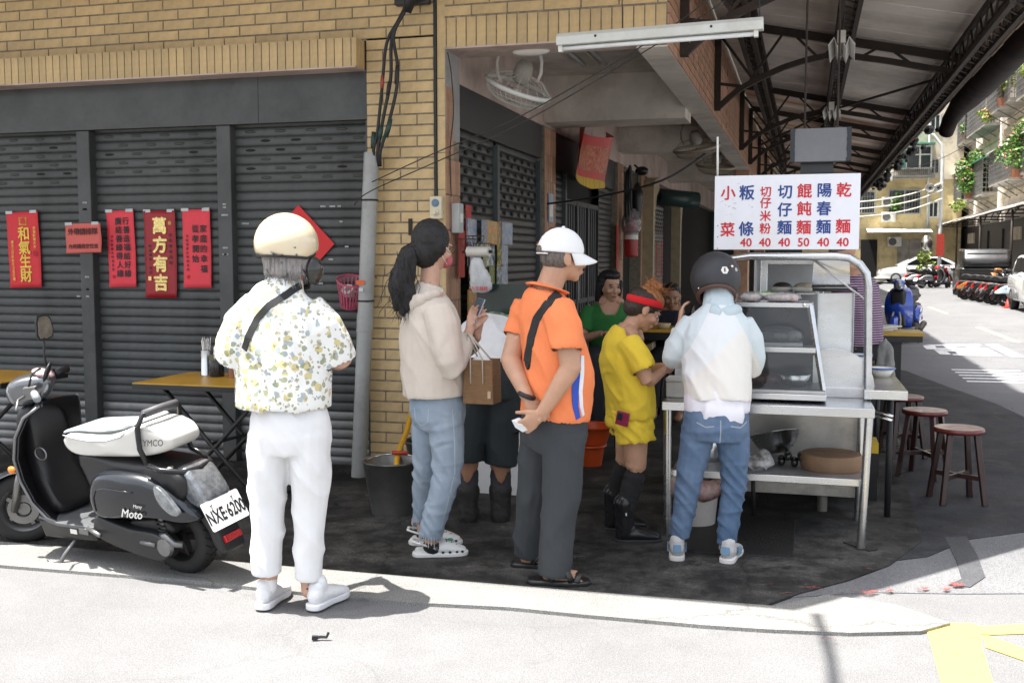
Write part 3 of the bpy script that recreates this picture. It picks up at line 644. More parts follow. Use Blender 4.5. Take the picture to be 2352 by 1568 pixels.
cable('middle of three thick black cables entering the grey pipe', [(-2.50, W - .1, 3.17), (-2.57, YJ, 3.04), (-2.63, YJ, 2.9), (-2.638, YJ, 2.66), (-2.69, YJ, 2.42), (-2.73, YJ, 2.22), (-2.75, W - .1, 2.1)], .0115, joints=[((-2.645, YJ, 2.64), (-2.66, YJ, 2.55), .016, BLK), ((-2.705, YJ, 2.36), (-2.72, YJ, 2.27), .017, GRN)])
cable('rightmost of three thick black cables entering the grey pipe', [(-2.49, W - .1, 3.17), (-2.55, YJ, 3.06), (-2.615, YJ, 2.93), (-2.59, YJ, 2.74), (-2.60, YJ, 2.58), (-2.665, YJ, 2.34), (-2.715, YJ, 2.2), (-2.735, W - .1, 2.1)], .0115, joints=[((-2.59, YJ, 2.74), (-2.60, YJ, 2.62), .016, BLK), ((-2.64, YJ, 2.40), (-2.675, YJ, 2.28), .018, GRN)])
cable('short yellow cable stub in the mouth of the grey pipe', [(-2.745, W - .11, 2.32), (-2.747, W - .11, 2.22), (-2.76, W - .1, 2.1)], .010, mat('yellow_cable', (.55, .33, .02), .5))
t = thing('cable_junction', 'black cable bundle leaving a wall box high on the brick pillar', 'junction box', (-2.5, W - .05, 3.2))
MB().box(-.14, .10, -.02, .04, -.06, .4).obj('box', mat('dark_box', (.03, .028, .03), .5), t, bevel=.01); MB().tube([(-.03, -.07, -.12), (.02, -.09, .0), (.06, -.06, .12)], [.03, .045, .04], 10).obj('bundle', BLK, t, smooth=True)
# wires stretched from the pipe across the arcade mouth
cable('upper thin dark wire slanting from the pipe up to the hanging lamp', [(-2.76, 6.42, 1.99), (-2.3, 6.36, 2.16), (-1.7, 6.3, 2.37), (-.903, 6.25, 2.77), (-.45, 6.2, 3.05)], .004, mat('dark_wire', (.03, .028, .024), .7), 'wire', 'wire', 5)
cable('lower thin dark wire slanting from the pipe up to the hanging lamp', [(-2.88, 6.40, 1.84), (-2.76, 6.38, 1.925), (-2.3, 6.36, 2.10), (-1.7, 6.3, 2.325), (-.903, 6.28, 2.735), (-.48, 6.22, 2.96)], .004, MATS['dark_wire'], 'wire', 'wire', 5)
cable('black cable sagging from the tiled pilaster to the street beam', [(-2.28, 9.3, 1.98), (-1.75, 9.2, 2.04), (-1.2, 9, 2.15), (-.86, 9.2, 2.38)], .009, BLK)
cable('thin loose wire hanging down the corner of the arcade mouth', [(-2.30, W + .02, 2.84), (-2.285, W + .05, 2.7), (-2.275, W + .06, 2.45), (-2.30, W + .06, 2.2), (-2.29, W + .05, 1.9)], .004, MATS['dark_wire'], 'wire', 'wire', 5)
cable('overhead power line above the road in front of the shop', [(-1.55, -8, 6.0), (-1.4, 2.0, 5.7), (-1.45, 3.9, 5.65)], .022, BLK, 'power_line', 'power line')
# timer box and switch
t = thing('timer_box', 'cream wall timer box with blue dial and round knob on the pillar', 'timer', (-2.37, W - .035, 1.825))
MB().box(-.042, .042, -.005, .045, -.075, .075).obj('box', mat('cream_plastic', (.62, .55, .40), .4), t, bevel=.006)
MB().lathe([(0, 0), (.026, 0), (.026, .004), (.021, .006)], 20, M.Translation((.0, -.005, .03)) @ M.Rotation(PI / 2, 4, 'X'), True).obj('dial', mat('blue_dial', (.10, .18, .26), .4, var=.3, scale=90), t)
MB().lathe([(0, 0), (.024, 0), (.023, .012), (.015, .014), (.013, .03), (0, .03)], 20, M.Translation((0, -.005, -.032)) @ M.Rotation(PI / 2, 4, 'X')).obj('knob', MATS['cream_plastic'], t)
t = thing('switch_box', 'pale grey switch box on the tiled return of the pillar', 'switch box', (-2.275, W + .14, 1.76))
MB().box(-.03, .025, -.05, .05, -.1, .1).obj('box', mat('pale_grey_plastic', (.42, .43, .42), .5), t, bevel=.005); MB().box(.024, .032, -.02, .02, -.03, .03).obj('switch', WHITE, t)
t = thing('dark_bracket', 'small rusty bracket bolted to the brick pillar', 'bracket', (-2.56, W - .01, 1.70)); MB().box(-.012, .012, -.006, .01, -.055, .055).obj('plate', RUST, t)
# pink basket
t = thing('pink_basket', 'pink plastic basket hung beside the grey pipe with a tape roll inside', 'basket', (-2.985, W - .04, 1.26), (R(18), R(14), 0))
PNK = mat('pink_plastic', (.50, .11, .17), .4, var=.06); bs = MB(); n = 22
bs.lathe([(.060, -.11), (.062, -.105), (.063, -.1), (.062, -.105)], n); bs.lathe([(0, -.11), (.06, -.11)], n); bs.lathe([(.098, .075), (.104, .078), (.104, .092), (.097, .09), (.098, .075)], n); bs.lathe([(.082, .0), (.085, .002), (.085, .008), (.081, .006)], n)
bs.obj('rim', PNK, t, smooth=True, angle=40); sl = MB()
for k in range(n):
    a = 2 * PI * k / n; sl.bar((.062 * math.cos(a), .062 * math.sin(a), -.108), (.1 * math.cos(a), .1 * math.sin(a), .08), .009, .003, up=(math.cos(a), math.sin(a), 0))
tag(sl.obj('ribs', PNK, t), kind='stuff')
MB().tube([(.05, .03, .08), (.10, .05, .17), (.16, .05, .13)], .004, 6).obj('tie', mat('magenta_string', (.25, .02, .10), .6), t)
o = MB().lathe([(.02, -.02), (.042, -.02), (.042, .02), (.02, .02), (.02, -.02)], 18, M.Translation((-2.99, W - .07, 1.27)) @ M.Rotation(R(50), 4, 'X')).obj('tape_roll', mat('white_tape', (.6, .6, .58), .5), None, smooth=True, angle=40); tag(o, 'roll of white tape lying in the pink basket', 'tape roll')
# long fluorescent batten
t = thing('fluorescent_lamp', 'long white batten lamp hanging before the arcade lintel', 'lamp', (-.835, 6, 2.76), (0, R(-1.3), 0))
MB().prism([(-.035, -.035), (.035, -.035), (.035, .012), (.012, .035), (-.012, .035), (-.035, .012)], -.58, .58, 'x').obj('housing', mat('enamel_white', (.60, .61, .57), .35, var=.05, grime=.25), t, bevel=.003)
MB().tube([(-.56, 0, -.052), (.54, 0, -.052)], .013, 10).obj('tube', mat('unlit_tube', (.75, .76, .75), .3), t, smooth=True)
for x in (-.56, .54): MB().box(x - .012, x + .012, -.016, .016, -.07, -.034).obj('holder', WHITE, t)
for x in (-.35, .3): MB().lathe([(0, 0), (.008, 0), (.006, .004), (0, .004)], 8, M.Translation((x, -.036, 0)) @ M.Rotation(PI / 2, 4, 'X')).obj('screw', BLKP, t)
for x in (.56,): MB().tube([(x, 0, .03), (x - .02, .0, .9)], .003, 5).obj('hanger', BLK, t)
MB().tube([(-.2, 0, .03), (-.2, .02, .9)], .003, 5).obj('hanger', BLK, t)
# oval ceiling light, tube pairs
t = thing('ceiling_lamp', 'oval white glazed lamp under the lintel above the nearest fan', 'lamp', (-1.78, W + .2, 2.85)); MB().ell((0, 0, 0), (.13, .05, .028)).obj('shade', WHITE, t, smooth=True)
for (x, y, lab) in ((-1.72, 8.35, 'twin tube ceiling lamp nearest the arcade mouth'), (-1.82, 12.1, 'twin tube ceiling lamp deeper in, between two cross beams')):
    t = thing('twin_tube_lamp', lab, 'lamp', (x, y, 3.1), group='twin tube lamps on the arcade ceiling'); MB().box(-.045, .045, -.32, .32, -.03, .015).obj('housing', mat('dull_enamel', (.40, .36, .30), .5), t, bevel=.004)
    for dx in (-.09, .09): MB().tube([(dx, -.31, -.02), (dx, .31, -.02)], .018, 8).obj('tube', mat('grey_tube', (.38, .38, .38), .4), t, smooth=True)
def fan(label, loc, rot, m, cage, s=1.):
    t = thing('orbit_fan', label, 'fan', loc, rot, group='orbit fans under the arcade ceiling')
    MB().lathe([(0, .06), (.13 * s, .06), (.14 * s, .03), (.14 * s, -.01), (.12 * s, -.015), (0, -.015)], 22, M.Translation((0, 0, -.03))).obj('ceiling_plate', m, t, smooth=True, angle=40)
    for sx in (-1, 1): MB().tube([(sx * .13 * s, 0, -.03), (sx * .15 * s, 0, -.12), (sx * .145 * s, 0, -.20), (sx * .12 * s, 0, -.26)], [.013, .012, .012, .01], 8).obj('bracket_arm', m, t, smooth=True)
    T = M.Translation((0, 0, -.27)) @ M.Rotation(R(cage[0]), 4, 'X') @ M.Rotation(R(cage[1]), 4, 'Y')
    MB().lathe([(0, .17), (.04, .165), (.062, .13), (.068, .07), (.06, .02), (.03, .0), (0, 0)], 16, T).obj('motor', mat('dusty_motor', (.40, .38, .33), .6, grime=.3), t, smooth=True)
    r0 = .225 * s
    rim = MB(); rim.rings([[T @ V((r0 * math.cos(a) + .012 * math.cos(a) * math.cos(b), r0 * math.sin(a) + .012 * math.sin(a) * math.cos(b), -.03 + .018 * math.sin(b))) for b in [k * PI / 4 for k in range(8)]] for a in [2 * PI * k / 36 for k in range(36)]], False, True)
    rm = rim.obj('guard_rim', m, t, smooth=True); cg = MB()
    for k in range(36):
        a = 2 * PI * k / 36; a2 = a + .55
        cg.tube([T @ V((r0 * math.cos(a), r0 * math.sin(a), -.035)), T @ V((r0 * .85 * math.cos(a + .12), r0 * .85 * math.sin(a + .12), -.10)), T @ V((.13 * s * math.cos(a + .3), .13 * s * math.sin(a + .3), -.135)), T @ V((.05 * math.cos(a2), .05 * math.sin(a2), -.142))], .0016, 4)
        if k % 2: cg.tube([T @ V((r0 * math.cos(a), r0 * math.sin(a), -.02)), T @ V((.16 * s * math.cos(a), .16 * s * math.sin(a), .05)), T @ V((.07 * math.cos(a), .07 * math.sin(a), .07))], .0016, 4)
    for rr, zz in ((.20, -.085), (.15, -.125), (.1, -.14)):
        cg.tube([T @ V((rr * s * math.cos(2 * PI * k / 28), rr * s * math.sin(2 * PI * k / 28), zz)) for k in range(29)], .0016, 4)
    tag(cg.obj('guard_wires', m, rm), kind='stuff')
    MB().lathe([(0, -.15), (.05, -.149), (.055, -.140), (0, -.138)], 18, T).obj('badge', m, t, smooth=True)
    MB().lathe([(0, -.075), (.03, -.075), (.032, -.04), (0, -.04)], 14, T).obj('hub', m, t, smooth=True)
    for k in range(3):
        a = 2 * PI * k / 3; bl = []
        for u in range(5):
            r_ = .03 + (.19 * s - .03) * u / 4; w2 = .05 + .045 * u / 4
            bl.append([T @ V((r_ * math.cos(a + q * w2 / max(r_, .05)), r_ * math.sin(a + q * w2 / max(r_, .05)), -.06 + q * .022)) for q in (-1, -.3, .3, 1)])
        b = MB()
        for u in range(4):
            for q in range(3): n0 = len(b.v); b.add([bl[u][q], bl[u][q + 1], bl[u + 1][q + 1], bl[u + 1][q]], [(0, 1, 2, 3)])
        b.obj('blade', mat('frosted_blade', (.45, .47, .46), .4, alpha=.6), t)
    return t
fan('white caged orbit fan hanging at the arcade mouth, tilted to the right', (-1.985, 7.25, 2.99), R(12), WHITE, (18, 20), 1.06)
DUST = mat('dusty_cream', (.33, .28, .20), .6, grime=.3)
fan('dusty cream orbit fan hanging beside the street beam', (-1.22, 12.0, 3.02), R(5), DUST, (14, -8), 1.15)
fan('dusty cream orbit fan hanging farthest back by the street beam', (-1.22, 14.6, 3.03), R(5), DUST, (12, 6), 1.15)
# red temple banner
t = thing('temple_banner', 'red cloth banner with gold and silver embroidery and yellow fringe', 'banner', (-2.1, 10.4, 2.5))
def bfun(u, v):  # u across -.5...5, v 0 bottom..1 top
    sag = -.25 * (1 - (2 * u) ** 2) * v ** 2; return V((.12 * math.sin(u * 7) * (.3 + v * .6) + .06 * v, u * (1.35 + .25 * (1 - v)) , .24 - .50 + v * .58 + sag * .5 + (-.06 * (1 - abs(2 * u)) if v == 0 else 0)))
def patch(u0, u1, v0, v1, n, k, off):
    vs = [bfun(u0 + (u1 - u0) * i / n, v0 + (v1 - v0) * j / k) + V((off, 0, 0)) for j in range(k + 1) for i in range(n + 1)]
    return vs, [(j * (n + 1) + i, j * (n + 1) + i + 1, (j + 1) * (n + 1) + i + 1, (j + 1) * (n + 1) + i) for j in range(k) for i in range(n)]
MB().add(*patch(-.5, .5, 0, 1, 16, 12, 0)).obj('cloth', mat('red_satin', (.50, .02, .015), .45, var=.12, scale=4), t, smooth=True)
MB().add(*patch(-.5, .5, 0, .07, 16, 2, .006)).obj('fringe', mat('yellow_fringe', (.55, .36, .03), .7, var=.3, scale=60, stretch=(1, 1, .1)), t, smooth=True)
MB().add(*patch(-.30, .30, .20, .74, 14, 8, .006)).obj('embroidery', mat('silver_gold_embroidery', (.34, .16, .08), .5, .2, var=.4, scale=26, c2=(.36, .012, .012)), t, smooth=True)
# things hanging on the inner wall near the pillar
t = thing('bag_roll', 'roll of clear plastic bags on the wall behind the phone woman', 'bag roll', (-2.10, W + .05, 1.535), (0, 0, R(-8)))
MB().lathe([(.012, -.08), (.034, -.08), (.034, .08), (.012, .08), (.012, -.08)], 18, M.Rotation(PI / 2, 4, 'Y')).obj('roll', mat('milky_plastic', (.55, .52, .46), .35, var=.1), t, smooth=True, angle=40)
MB().tube([(-.12, 0, 0), (.1, 0, 0)], .01, 8).obj('spindle', BLKP, t)
PLASTIC = mat('thin_plastic_bag', (.62, .63, .63), .22, var=.15, scale=12, bump=.5, bscale=18, alpha=.72)
b = MB().chain([(0, 0, .0, .045, .02), (.0, 0, -.06, .05, .025), (.02, 0, -.13, .07, .03), (.03, 0, -.2, .075, .02)])
t = thing('plastic_bag_bundle', 'bundle of white printed plastic bags hung below the bag roll', 'plastic bags', (-2.10, W + .02, 1.48)); o = blob('bags', b, PLASTIC, t, .012, 2, folds(.014, (30, 30, 6), 3)); 
letters('古早麵館', .03, mat('red_print', (.5, .03, .03), .6), t, (.03, -.05, -.19), (PI / 2, 0, 0), .02)
t = thing('noodle_strainer', 'wire noodle strainers hanging in a bunch by the pillar', 'strainer', (-2.16, W + .16, 1.62))
for k, (dx, dz) in enumerate(((0, 0), (-.045, -.02), (.05, -.05))):
    s = MB(); rr = .062
    for a in range(12): s.tube([(dx + rr * math.sin(q) * math.cos(a * PI / 6), rr * math.sin(q) * math.sin(a * PI / 6), dz - rr * 1.2 * math.cos(q) + .02) for q in (.1, .5, .9, 1.3, 1.57)], .0016, 4)
    s.tube([(dx + rr * math.cos(q), rr * math.sin(q), dz + .02) for q in [i * PI / 9 for i in range(19)]], .003, 5); s.obj('basket', mat('dark_wire_mesh', (.10, .08, .07), .5, .7), t)
    MB().tube([(dx, 0, dz - .05), (dx + .01, 0, dz - .3)], .008, 6).obj('handle', mat('dark_bamboo', (.05, .03, .018), .6), t)
for lab, (y, z0, z1, x) in (('faded red strip of paper hanging by the noodle strainers', (6.98, 1.5, 1.86, -2.28)), ('narrow red couplet on the far side of the strainers', (6.8, 1.36, 1.68, -2.27))):
    o = box('red_strip', x, x + .004, y - .06, y + .06, z0, z1, mat('faded_red_paper', (.42, .035, .025), .6, var=.2, scale=6)); tag(o, lab, 'poster')
CLUT = mat('printed_packets', (.30, .24, .12), .3, var=.5, scale=24, c2=(.08, .12, .06), rand=.5, bump=.4, bscale=20)
PKT = [mat('packet_' + n_, c, .25, var=.5, scale=22, c2=c2, bump=.5, bscale=20) for n_, c, c2 in (('gold', (.40, .30, .08), (.12, .16, .05)), ('green', (.12, .18, .05), (.35, .30, .12)), ('clear', (.40, .42, .42), (.12, .13, .13)), ('blue', (.12, .18, .28), (.4, .4, .38)), ('orange', (.42, .16, .05), (.3, .28, .1)))]
t = thing('hanging_packets', 'clear curtain of printed food packets hung on the first shutter', 'packets', (-2.26, 7.45, 1.3))
for i in range(5):
    for j in range(5):
        s = MB().box(-.006, .006, -.095, .095, -.085, .085); o = s.obj('packet', random.choice(PKT), t); o.location = (random.uniform(-.01, .02), -.42 + i * .2 + random.uniform(-.02, .02), -.28 + j * .165); o.rotation_euler = (random.uniform(-.15, .15), 0, random.uniform(-.2, .2))
# further wall things
t = thing('meter_label', 'pale blue white notice on the tiled pilaster', 'notice', (-2.285, 9.45, 1.95)); MB().box(0, .006, -.09, .09, -.13, .13).obj('plate', mat('pale_blue_paper', (.35, .42, .48), .6), t); MB().box(.0055, .0075, -.06, .06, -.08, .03).obj('print', WHITE, t)
t = thing('switch_box', 'small beige switch box low on the tiled pilaster', 'switch box', (-2.27, 9.55, 1.66)); MB().box(-.02, .04, -.07, .07, -.11, .11).obj('box', mat('beige_plastic', (.26, .2, .13), .5), t, bevel=.006); MB().box(.039, .045, -.02, .02, -.02, .04).obj('switch', WHITE, t)
t = thing('fire_extinguisher', 'red fire extinguisher wrapped in clear plastic on the arcade wall', 'extinguisher', (-2.15, 13.25, 1.5)); 
MB().lathe([(0, 0), (.085, 0), (.088, .02), (.088, .38), (.06, .45), (.03, .47), (.03, .5), (0, .5)], 18).obj('cylinder', mat('extinguisher_red', (.36, .02, .02), .35, grime=.3), t, smooth=True); MB().lathe([(.0885, .22), (.0885, .30)], 18).obj('label_band', WHITE, t, smooth=True); MB().box(-.02, .02, -.08, .05, .5, .54).obj('lever', BLKP, t)
MB().ell((0, 0, .42), (.13, .13, .20), n=12, m=8).obj('plastic_wrap', glass('wrap_film', (.85, .85, .85), .15, .22), t, smooth=True)
t = thing('hooked_umbrella', 'closed dark umbrella hanging from a hook deep in the arcade', 'umbrella', (-2.15, 13.7, 1.75)); MB().lathe([(0, 0), (.02, .05), (.08, .5), (.075, .6), (.02, .72), (0, .72)], 14).obj('canopy', BLKP, t, smooth=True); MB().tube([(0, 0, .7), (0, 0, .85), (.03, 0, .89), (.06, 0, .85)], .008, 6).obj('handle', BLK, t)
t = thing('security_camera', 'small black camera on the plaster corner of the arcade', 'camera', (-2.1, 13.75, 2.62)); MB().ell((0, 0, 0), (.09, .07, .06)).obj('body', BLKP, t, smooth=True); MB().tube([(0, 0, .0), (-.1, 0, .08)], .015, 6).obj('arm', BLKP, t)
t = thing('water_hose', 'coil of black hose on pegs at the pilaster', 'hose', (-2.22, 13.2, 2.25)); h = MB(); h.tube([(.02, -.1 * math.cos(a) * .7, .33 * math.sin(a)) for a in [k * PI / 8 for k in range(17)]], .02, 7); h.tube([(.05, .02 - .08 * math.cos(a), .36 * math.sin(a) + .03) for a in [k * PI / 8 for k in range(17)]], .018, 7); h.obj('coil', BLK, t, smooth=True)
for lab, y, z0, z1 in (('red vertical couplet on the pilaster beside the door', 13.02, 1.35, 1.9), ('left of three narrow red strips deep in the arcade', 16.0, 1.2, 1.75), ('middle red diamond strip deep in the arcade', 16.6, 1.2, 1.72), ('right of three narrow red strips deep in the arcade', 17.2, 1.2, 1.75)):
    o = box('red_strip', -2.29, -2.285, y - .07, y + .07, z0, z1, mat('faded_red_paper', (.42, .035, .025), .6)); tag(o, lab, 'poster')
for y0, lab in ((15.25, 'nearer cream tiled arch between shops deep in the arcade'), (18.6, 'farther cream tiled arch deep in the arcade')):
    t = thing('wall_arch', lab, 'arch', (-2.3, y0, 0)); a = MB(); pr = [(-.1, 0), (-.1, 2.5), (0, 2.6), (.5, 2.68), (.5, 2.5), (.25, 2.4), (.1, 2.15), (.06, 1.9), (.06, 0)]
    a.prism(pr, 0, .16, 'x'); a.obj('rib', mat('cream_tile', (.36, .29, .18), .5, var=.15, scale=8), t)
t = thing('awning_roll', 'rolled green awning above the bowed shutter', 'awning', (-1.9, 16.2, 2.42)); MB().tube([(-.3, 0, 0), (.25, .3, -.05)], .13, 14).obj('roll', mat('green_vinyl', (.03, .06, .055), .35), t, smooth=True)
# hanging lamps under the canopy
for (x, y, z, lab) in ((.235, 8.9, 3.12, 'nearer shop light of bent white metal hanging under the canopy'), (.25, 13.0, 3.16, 'farther shop light of bent white metal hanging under the canopy')):
    t = thing('canopy_lamp', lab, 'lamp', (x, y, z), (R(0), R(0), R(-2)), group='bent metal lamps under the canopy')
    MB().prism([(-.10, -.01), (-.055, .05), (-.03, -.02), (0, .05), (.03, -.02), (.055, .05), (.10, -.01), (.095, -.02), (.055, .038), (.03, -.035), (0, .035), (-.03, -.035), (-.055, .038), (-.095, -.02)], -.42, .3, 'y').obj('reflector', mat('white_enamel', (.70, .69, .66), .35), t)
    MB().box(-.03, .03, -.45, -.40, .0, .09).obj('end_plate', WHITE, t); MB().tube([(0, -.42, .09), (.02, -.42, .35)], .008, 6).obj('hanger', RUST, t)
t = thing('hung_screen', 'dark grey board with ragged taped edges hanging above the menu sign', 'board', (.07, 6.9, 2.2), (R(-4), 0, 0))
MB().box(-.18, .18, 0, .04, -.105, .105).obj('board', mat('grey_board', (.17, .17, .18), .4, var=.12, scale=3, bump=.1, bscale=12), t, bevel=.003)
ed = MB()
for s in (-1, 1):
    z = -.105
    while z < .1: ed.box(s * .17 - .012 - random.random() * .006, s * .17 + .012 + random.random() * .003, -.004, .044, z, z + .022); z += .021
tag(ed.obj('tape_edge', BLKP, t), kind='stuff'); MB().box(-.12, .08, .05, .12, -.17, -.09).obj('bracket', BLKP, t); MB().tube([(-.1, .1, -.09), (-.1, .12, 1.2)], .008, 6).obj('hanger', RUST, t); MB().tube([(.1, .1, -.09), (.1, .12, 1.2)], .008, 6).obj('hanger', RUST, t)
# ================================================================ food cart and its table
SST = mat('stainless_sheet', (.58, .59, .60), .27, 1., var=.10, scale=2., stretch=(1, 1, 3), grime=.08)
SSTM = mat('matte_stainless', (.46, .47, .48), .42, .85, var=.16, scale=2.5, grime=.3)
DARKSS = mat('shade_dark_stainless', (.22, .21, .19), .5, .7, var=.3, scale=3, grime=.5)
PANE = glass('case_glass', (.86, .88, .87), .04, .015)
tb = thing('work_table', 'stainless steel work table with lower shelf in front of the food cart', 'table', (-.19, 5.8, 0))
def wbox(name, x0, x1, y0, y1, z0, z1, m, t, bevel=.003):
    p = V(t.location); return MB().box(x0 - p.x, x1 - p.x, y0 - p.y, y1 - p.y, z0 - p.z, z1 - p.z).obj(name, m, t, bevel=bevel)
wbox('tabletop', -.72, .345, 5.5, 6.18, .725, .74, SST, tb, .004)
rim = MB()
rim.box(-.72, .345, 5.497, 5.512, .692, .738); rim.box(.332, .347, 5.5, 6.18, .692, .738); rim.box(-.722, -.708, 5.5, 6.18, .692, .738)
for v in range(len(rim.v)): x, y, z = rim.v[v]; rim.v[v] = (x + .19, y - 5.8, z)
rim.obj('edge_rim', SST, tb, bevel=.002)
for a, b in (((.322, 5.53, .70), (.300, 5.55, .012)), ((-.695, 5.53, .70), (-.69, 5.55, .0)), ((.318, 6.15, .70), (.312, 6.16, .0)), ((-.60, 6.15, .70), (-.60, 6.15, .0))):
    o = V((-.19, 5.8, 0)); MB().tube([V(a) - o, V(b) - o], .021, 12).obj('leg', SST, tb, smooth=True, angle=40)
MB().box(-.09, .09, -.03, .03, 0, .012, M.Translation((.49, -.20, 0)) @ M.Rotation(R(-48), 4, 'Z')).obj('foot_plate', BLK, tb)
wbox('shelf', -.68, .308, 5.6, 6.2, .345, .356, SSTM, tb); wbox('shelf_rim', -.68, .308, 5.592, 5.604, .320, .358, SST, tb)
cart = thing('food_cart', 'stainless noodle cart with curved side shields and bent pipe frame', 'food cart', (-.1, 6.5, 0))
wbox('front_panel', -.62, .31, 6.25, 6.27, .115, .735, mat('worn_steel_panel', (.50, .48, .45), .42, .75, var=.25, scale=2.5, grime=.6), cart); wbox('side_panel', .29, .312, 6.27, 7.5, .115, .735, DARKSS, cart)
wbox('cart_top', -.64, .33, 6.2, 7.5, .742, .758, SSTM, cart); wbox('back_panel', -.62, .31, 7.48, 7.5, .115, .735, DARKSS, cart)
for x, y in ((.12, 6.35), (-.68, 6.35), (.12, 7.3), (-.68, 7.3)): MB().tube([(x + .1, y - 6.5, .12), (x + .1, y - 6.5, 0)], .03, 10).obj('leg', DARKSS, cart, smooth=True, angle=40)
o0 = V((-.1, 6.5, 0))
fr = [V(p) - o0 for p in [(-.47, 6.0, .75), (-.47, 6.0, 1.38), (-.455, 5.99, 1.45), (-.41, 5.97, 1.49), (-.3, 5.94, 1.504), (.15, 5.93, 1.504), (.22, 5.93, 1.495), (.275, 5.93, 1.462), (.312, 5.93, 1.41), (.322, 5.93, 1.34), (.334, 5.93, .76)]]
MB().tube(fr, .0215, 14).obj('pipe_frame', SST, cart, smooth=True, angle=50)
def curved(name, x0, x1, z0, z1, y, bulge, m, n=8, parent=cart, taper=0.):
    vs = []; fs = []
    for j in (0, 1):
        for i in range(n + 1):
            u = i / n; z = z0 + (z1 - z0) * u
            for s in (0, 1): vs.append(V(((x0 if s == 0 else x1) + (taper * (u - .5) * (1 if s else -1)), y - bulge * math.sin(PI * u * .5) + j * .004, z)) - o0)
    q = 2 * (n + 1)
    for i in range(n):
        a = 2 * i; fs += [(a, a + 1, a + 3, a + 2), (q + a, q + a + 2, q + a + 3, q + a + 1), (a, a + 2, q + a + 2, q + a), (a + 1, q + a + 1, q + a + 3, a + 3)]
    fs += [(0, q, q + 1, 1), (q - 2, q - 1, 2 * q - 1, 2 * q - 2)]
    o = MB().add(vs, fs).obj(name, m, parent, smooth=True, angle=40); return o
curved('upper_shield', .035, .232, 1.325, 1.492, 6.12, .06, SST, taper=-.01); curved('lower_shield', .066, .262, .775, 1.295, 6.16, -.03, SST)
for x in (.066, .259): MB().tube([V((x, 6.15, .775)) - o0, V((x, 6.14, 1.30)) - o0], .005, 6).obj('shield_edge', SSTM, cart)
MB().tube([V((.035, 6.1, 1.317)) - o0, V((.275, 6.1, 1.32)) - o0], .009, 8).obj('hinge_rod', BLKP, cart, smooth=True)
MB().tube([V((.026, 6.02, 1.492)) - o0, V((.31, 5.98, 1.268)) - o0], .0055, 8).obj('stay_rod', SST, cart, smooth=True)
pf = [(.045 + .0, .80)] + [(.045, .96)] + [(.10, .995), (.145, 1.0), (.20, .994), (.26, .975), (.30, .95), (.34, .905), (.362, .85), (.374, .79), (.32, .782), (.2, .775)]
MB().prism([(x - o0.x, z) for x, z in pf], 5.975 - 6.5, 5.985 - 6.5, 'y').obj('fan_shield', SST, cart, bevel=.002)
curved('apron', .04, .33, .742, .80, 5.90, -.08, SSTM)
# back cabinet
wbox('cabinet_frame', -.262, -.222, 6.4, 6.43, .76, 1.49, SST, cart); wbox('cabinet_frame', -.2215, .10, 6.4, 6.43, 1.455, 1.49, SST, cart); wbox('cabinet_frame', .068, .10, 6.4, 6.43, .76, 1.4545, SST, cart)
wbox('cabinet_back', -.30, .10, 7.0, 7.02, .76, 1.49, SSTM, cart); wbox('cabinet_side', -.30, -.285, 6.44, 7.0, .76, 1.49, SSTM, cart); wbox('cabinet_top', -.3, .10, 6.4, 7.0, 1.4905, 1.5, SST, cart); wbox('cabinet_shelf', -.22, .065, 6.42, 6.99, 1.275, 1.287, SST, cart)
wbox('cabinet_shelf', -.22, .065, 6.42, 6.99, 1.02, 1.032, DARKSS, cart)
gp_ = MB(); gp_.tube([(-.29 + .1, -.45, .30), (.15 + .1, -.45, .30)], .016, 8); gp_.tube([(-.27 + .1, -.45, .30), (-.26 + .1, -.45, .02)], .012, 8); gp_.obj('gas_pipe', BLK, cart, smooth=True)
# side counter
ct = thing('side_counter', 'stainless side counter of the food cart reaching toward the wooden stools', 'counter', (.42, 6.5, 0))
MB().prism([(.31 - .42, 5.79 - 6.5), (.525 - .42, 5.79 - 6.5), (.51 - .42, 7.6 - 6.5), (.33 - .42, 7.6 - 6.5)], .787, .80, 'z').obj('counter_top', mat('wet_stainless', (.42, .40, .36), .22, .8, var=.3, scale=7, grime=.4), ct)
MB().box(-.112, .106, -.714, -.70, .75, .799).obj('edge_rim', SST, ct, bevel=.003); MB().box(.09, .104, -.70, 1.1, .75, .7865).obj('edge_rim', SST, ct)
for y in (-.2, .9): MB().tube([(.06, y, .76), (.06, y, 0)], .018, 8).obj('leg', BLK, ct, smooth=True)
for k in range(2): MB().tube([(-.06, -.45 + k * .05, .66 - k * .03), (.05, -.52 + k * .05, .635 - k * .03)], .009, 8).obj('peg', CHROME, ct, smooth=True)
o = box('yellow_box', .36, .45, 6.7, 6.95, .30, .36, mat('yellow_plastic', (.55, .36, .02), .4)); tag(o, 'low yellow plastic box beside the cart behind the pipe legs', 'box'); MB().box(.362, .448, 6.702, 6.948, .002, .3).obj('stand', BLKP, o)
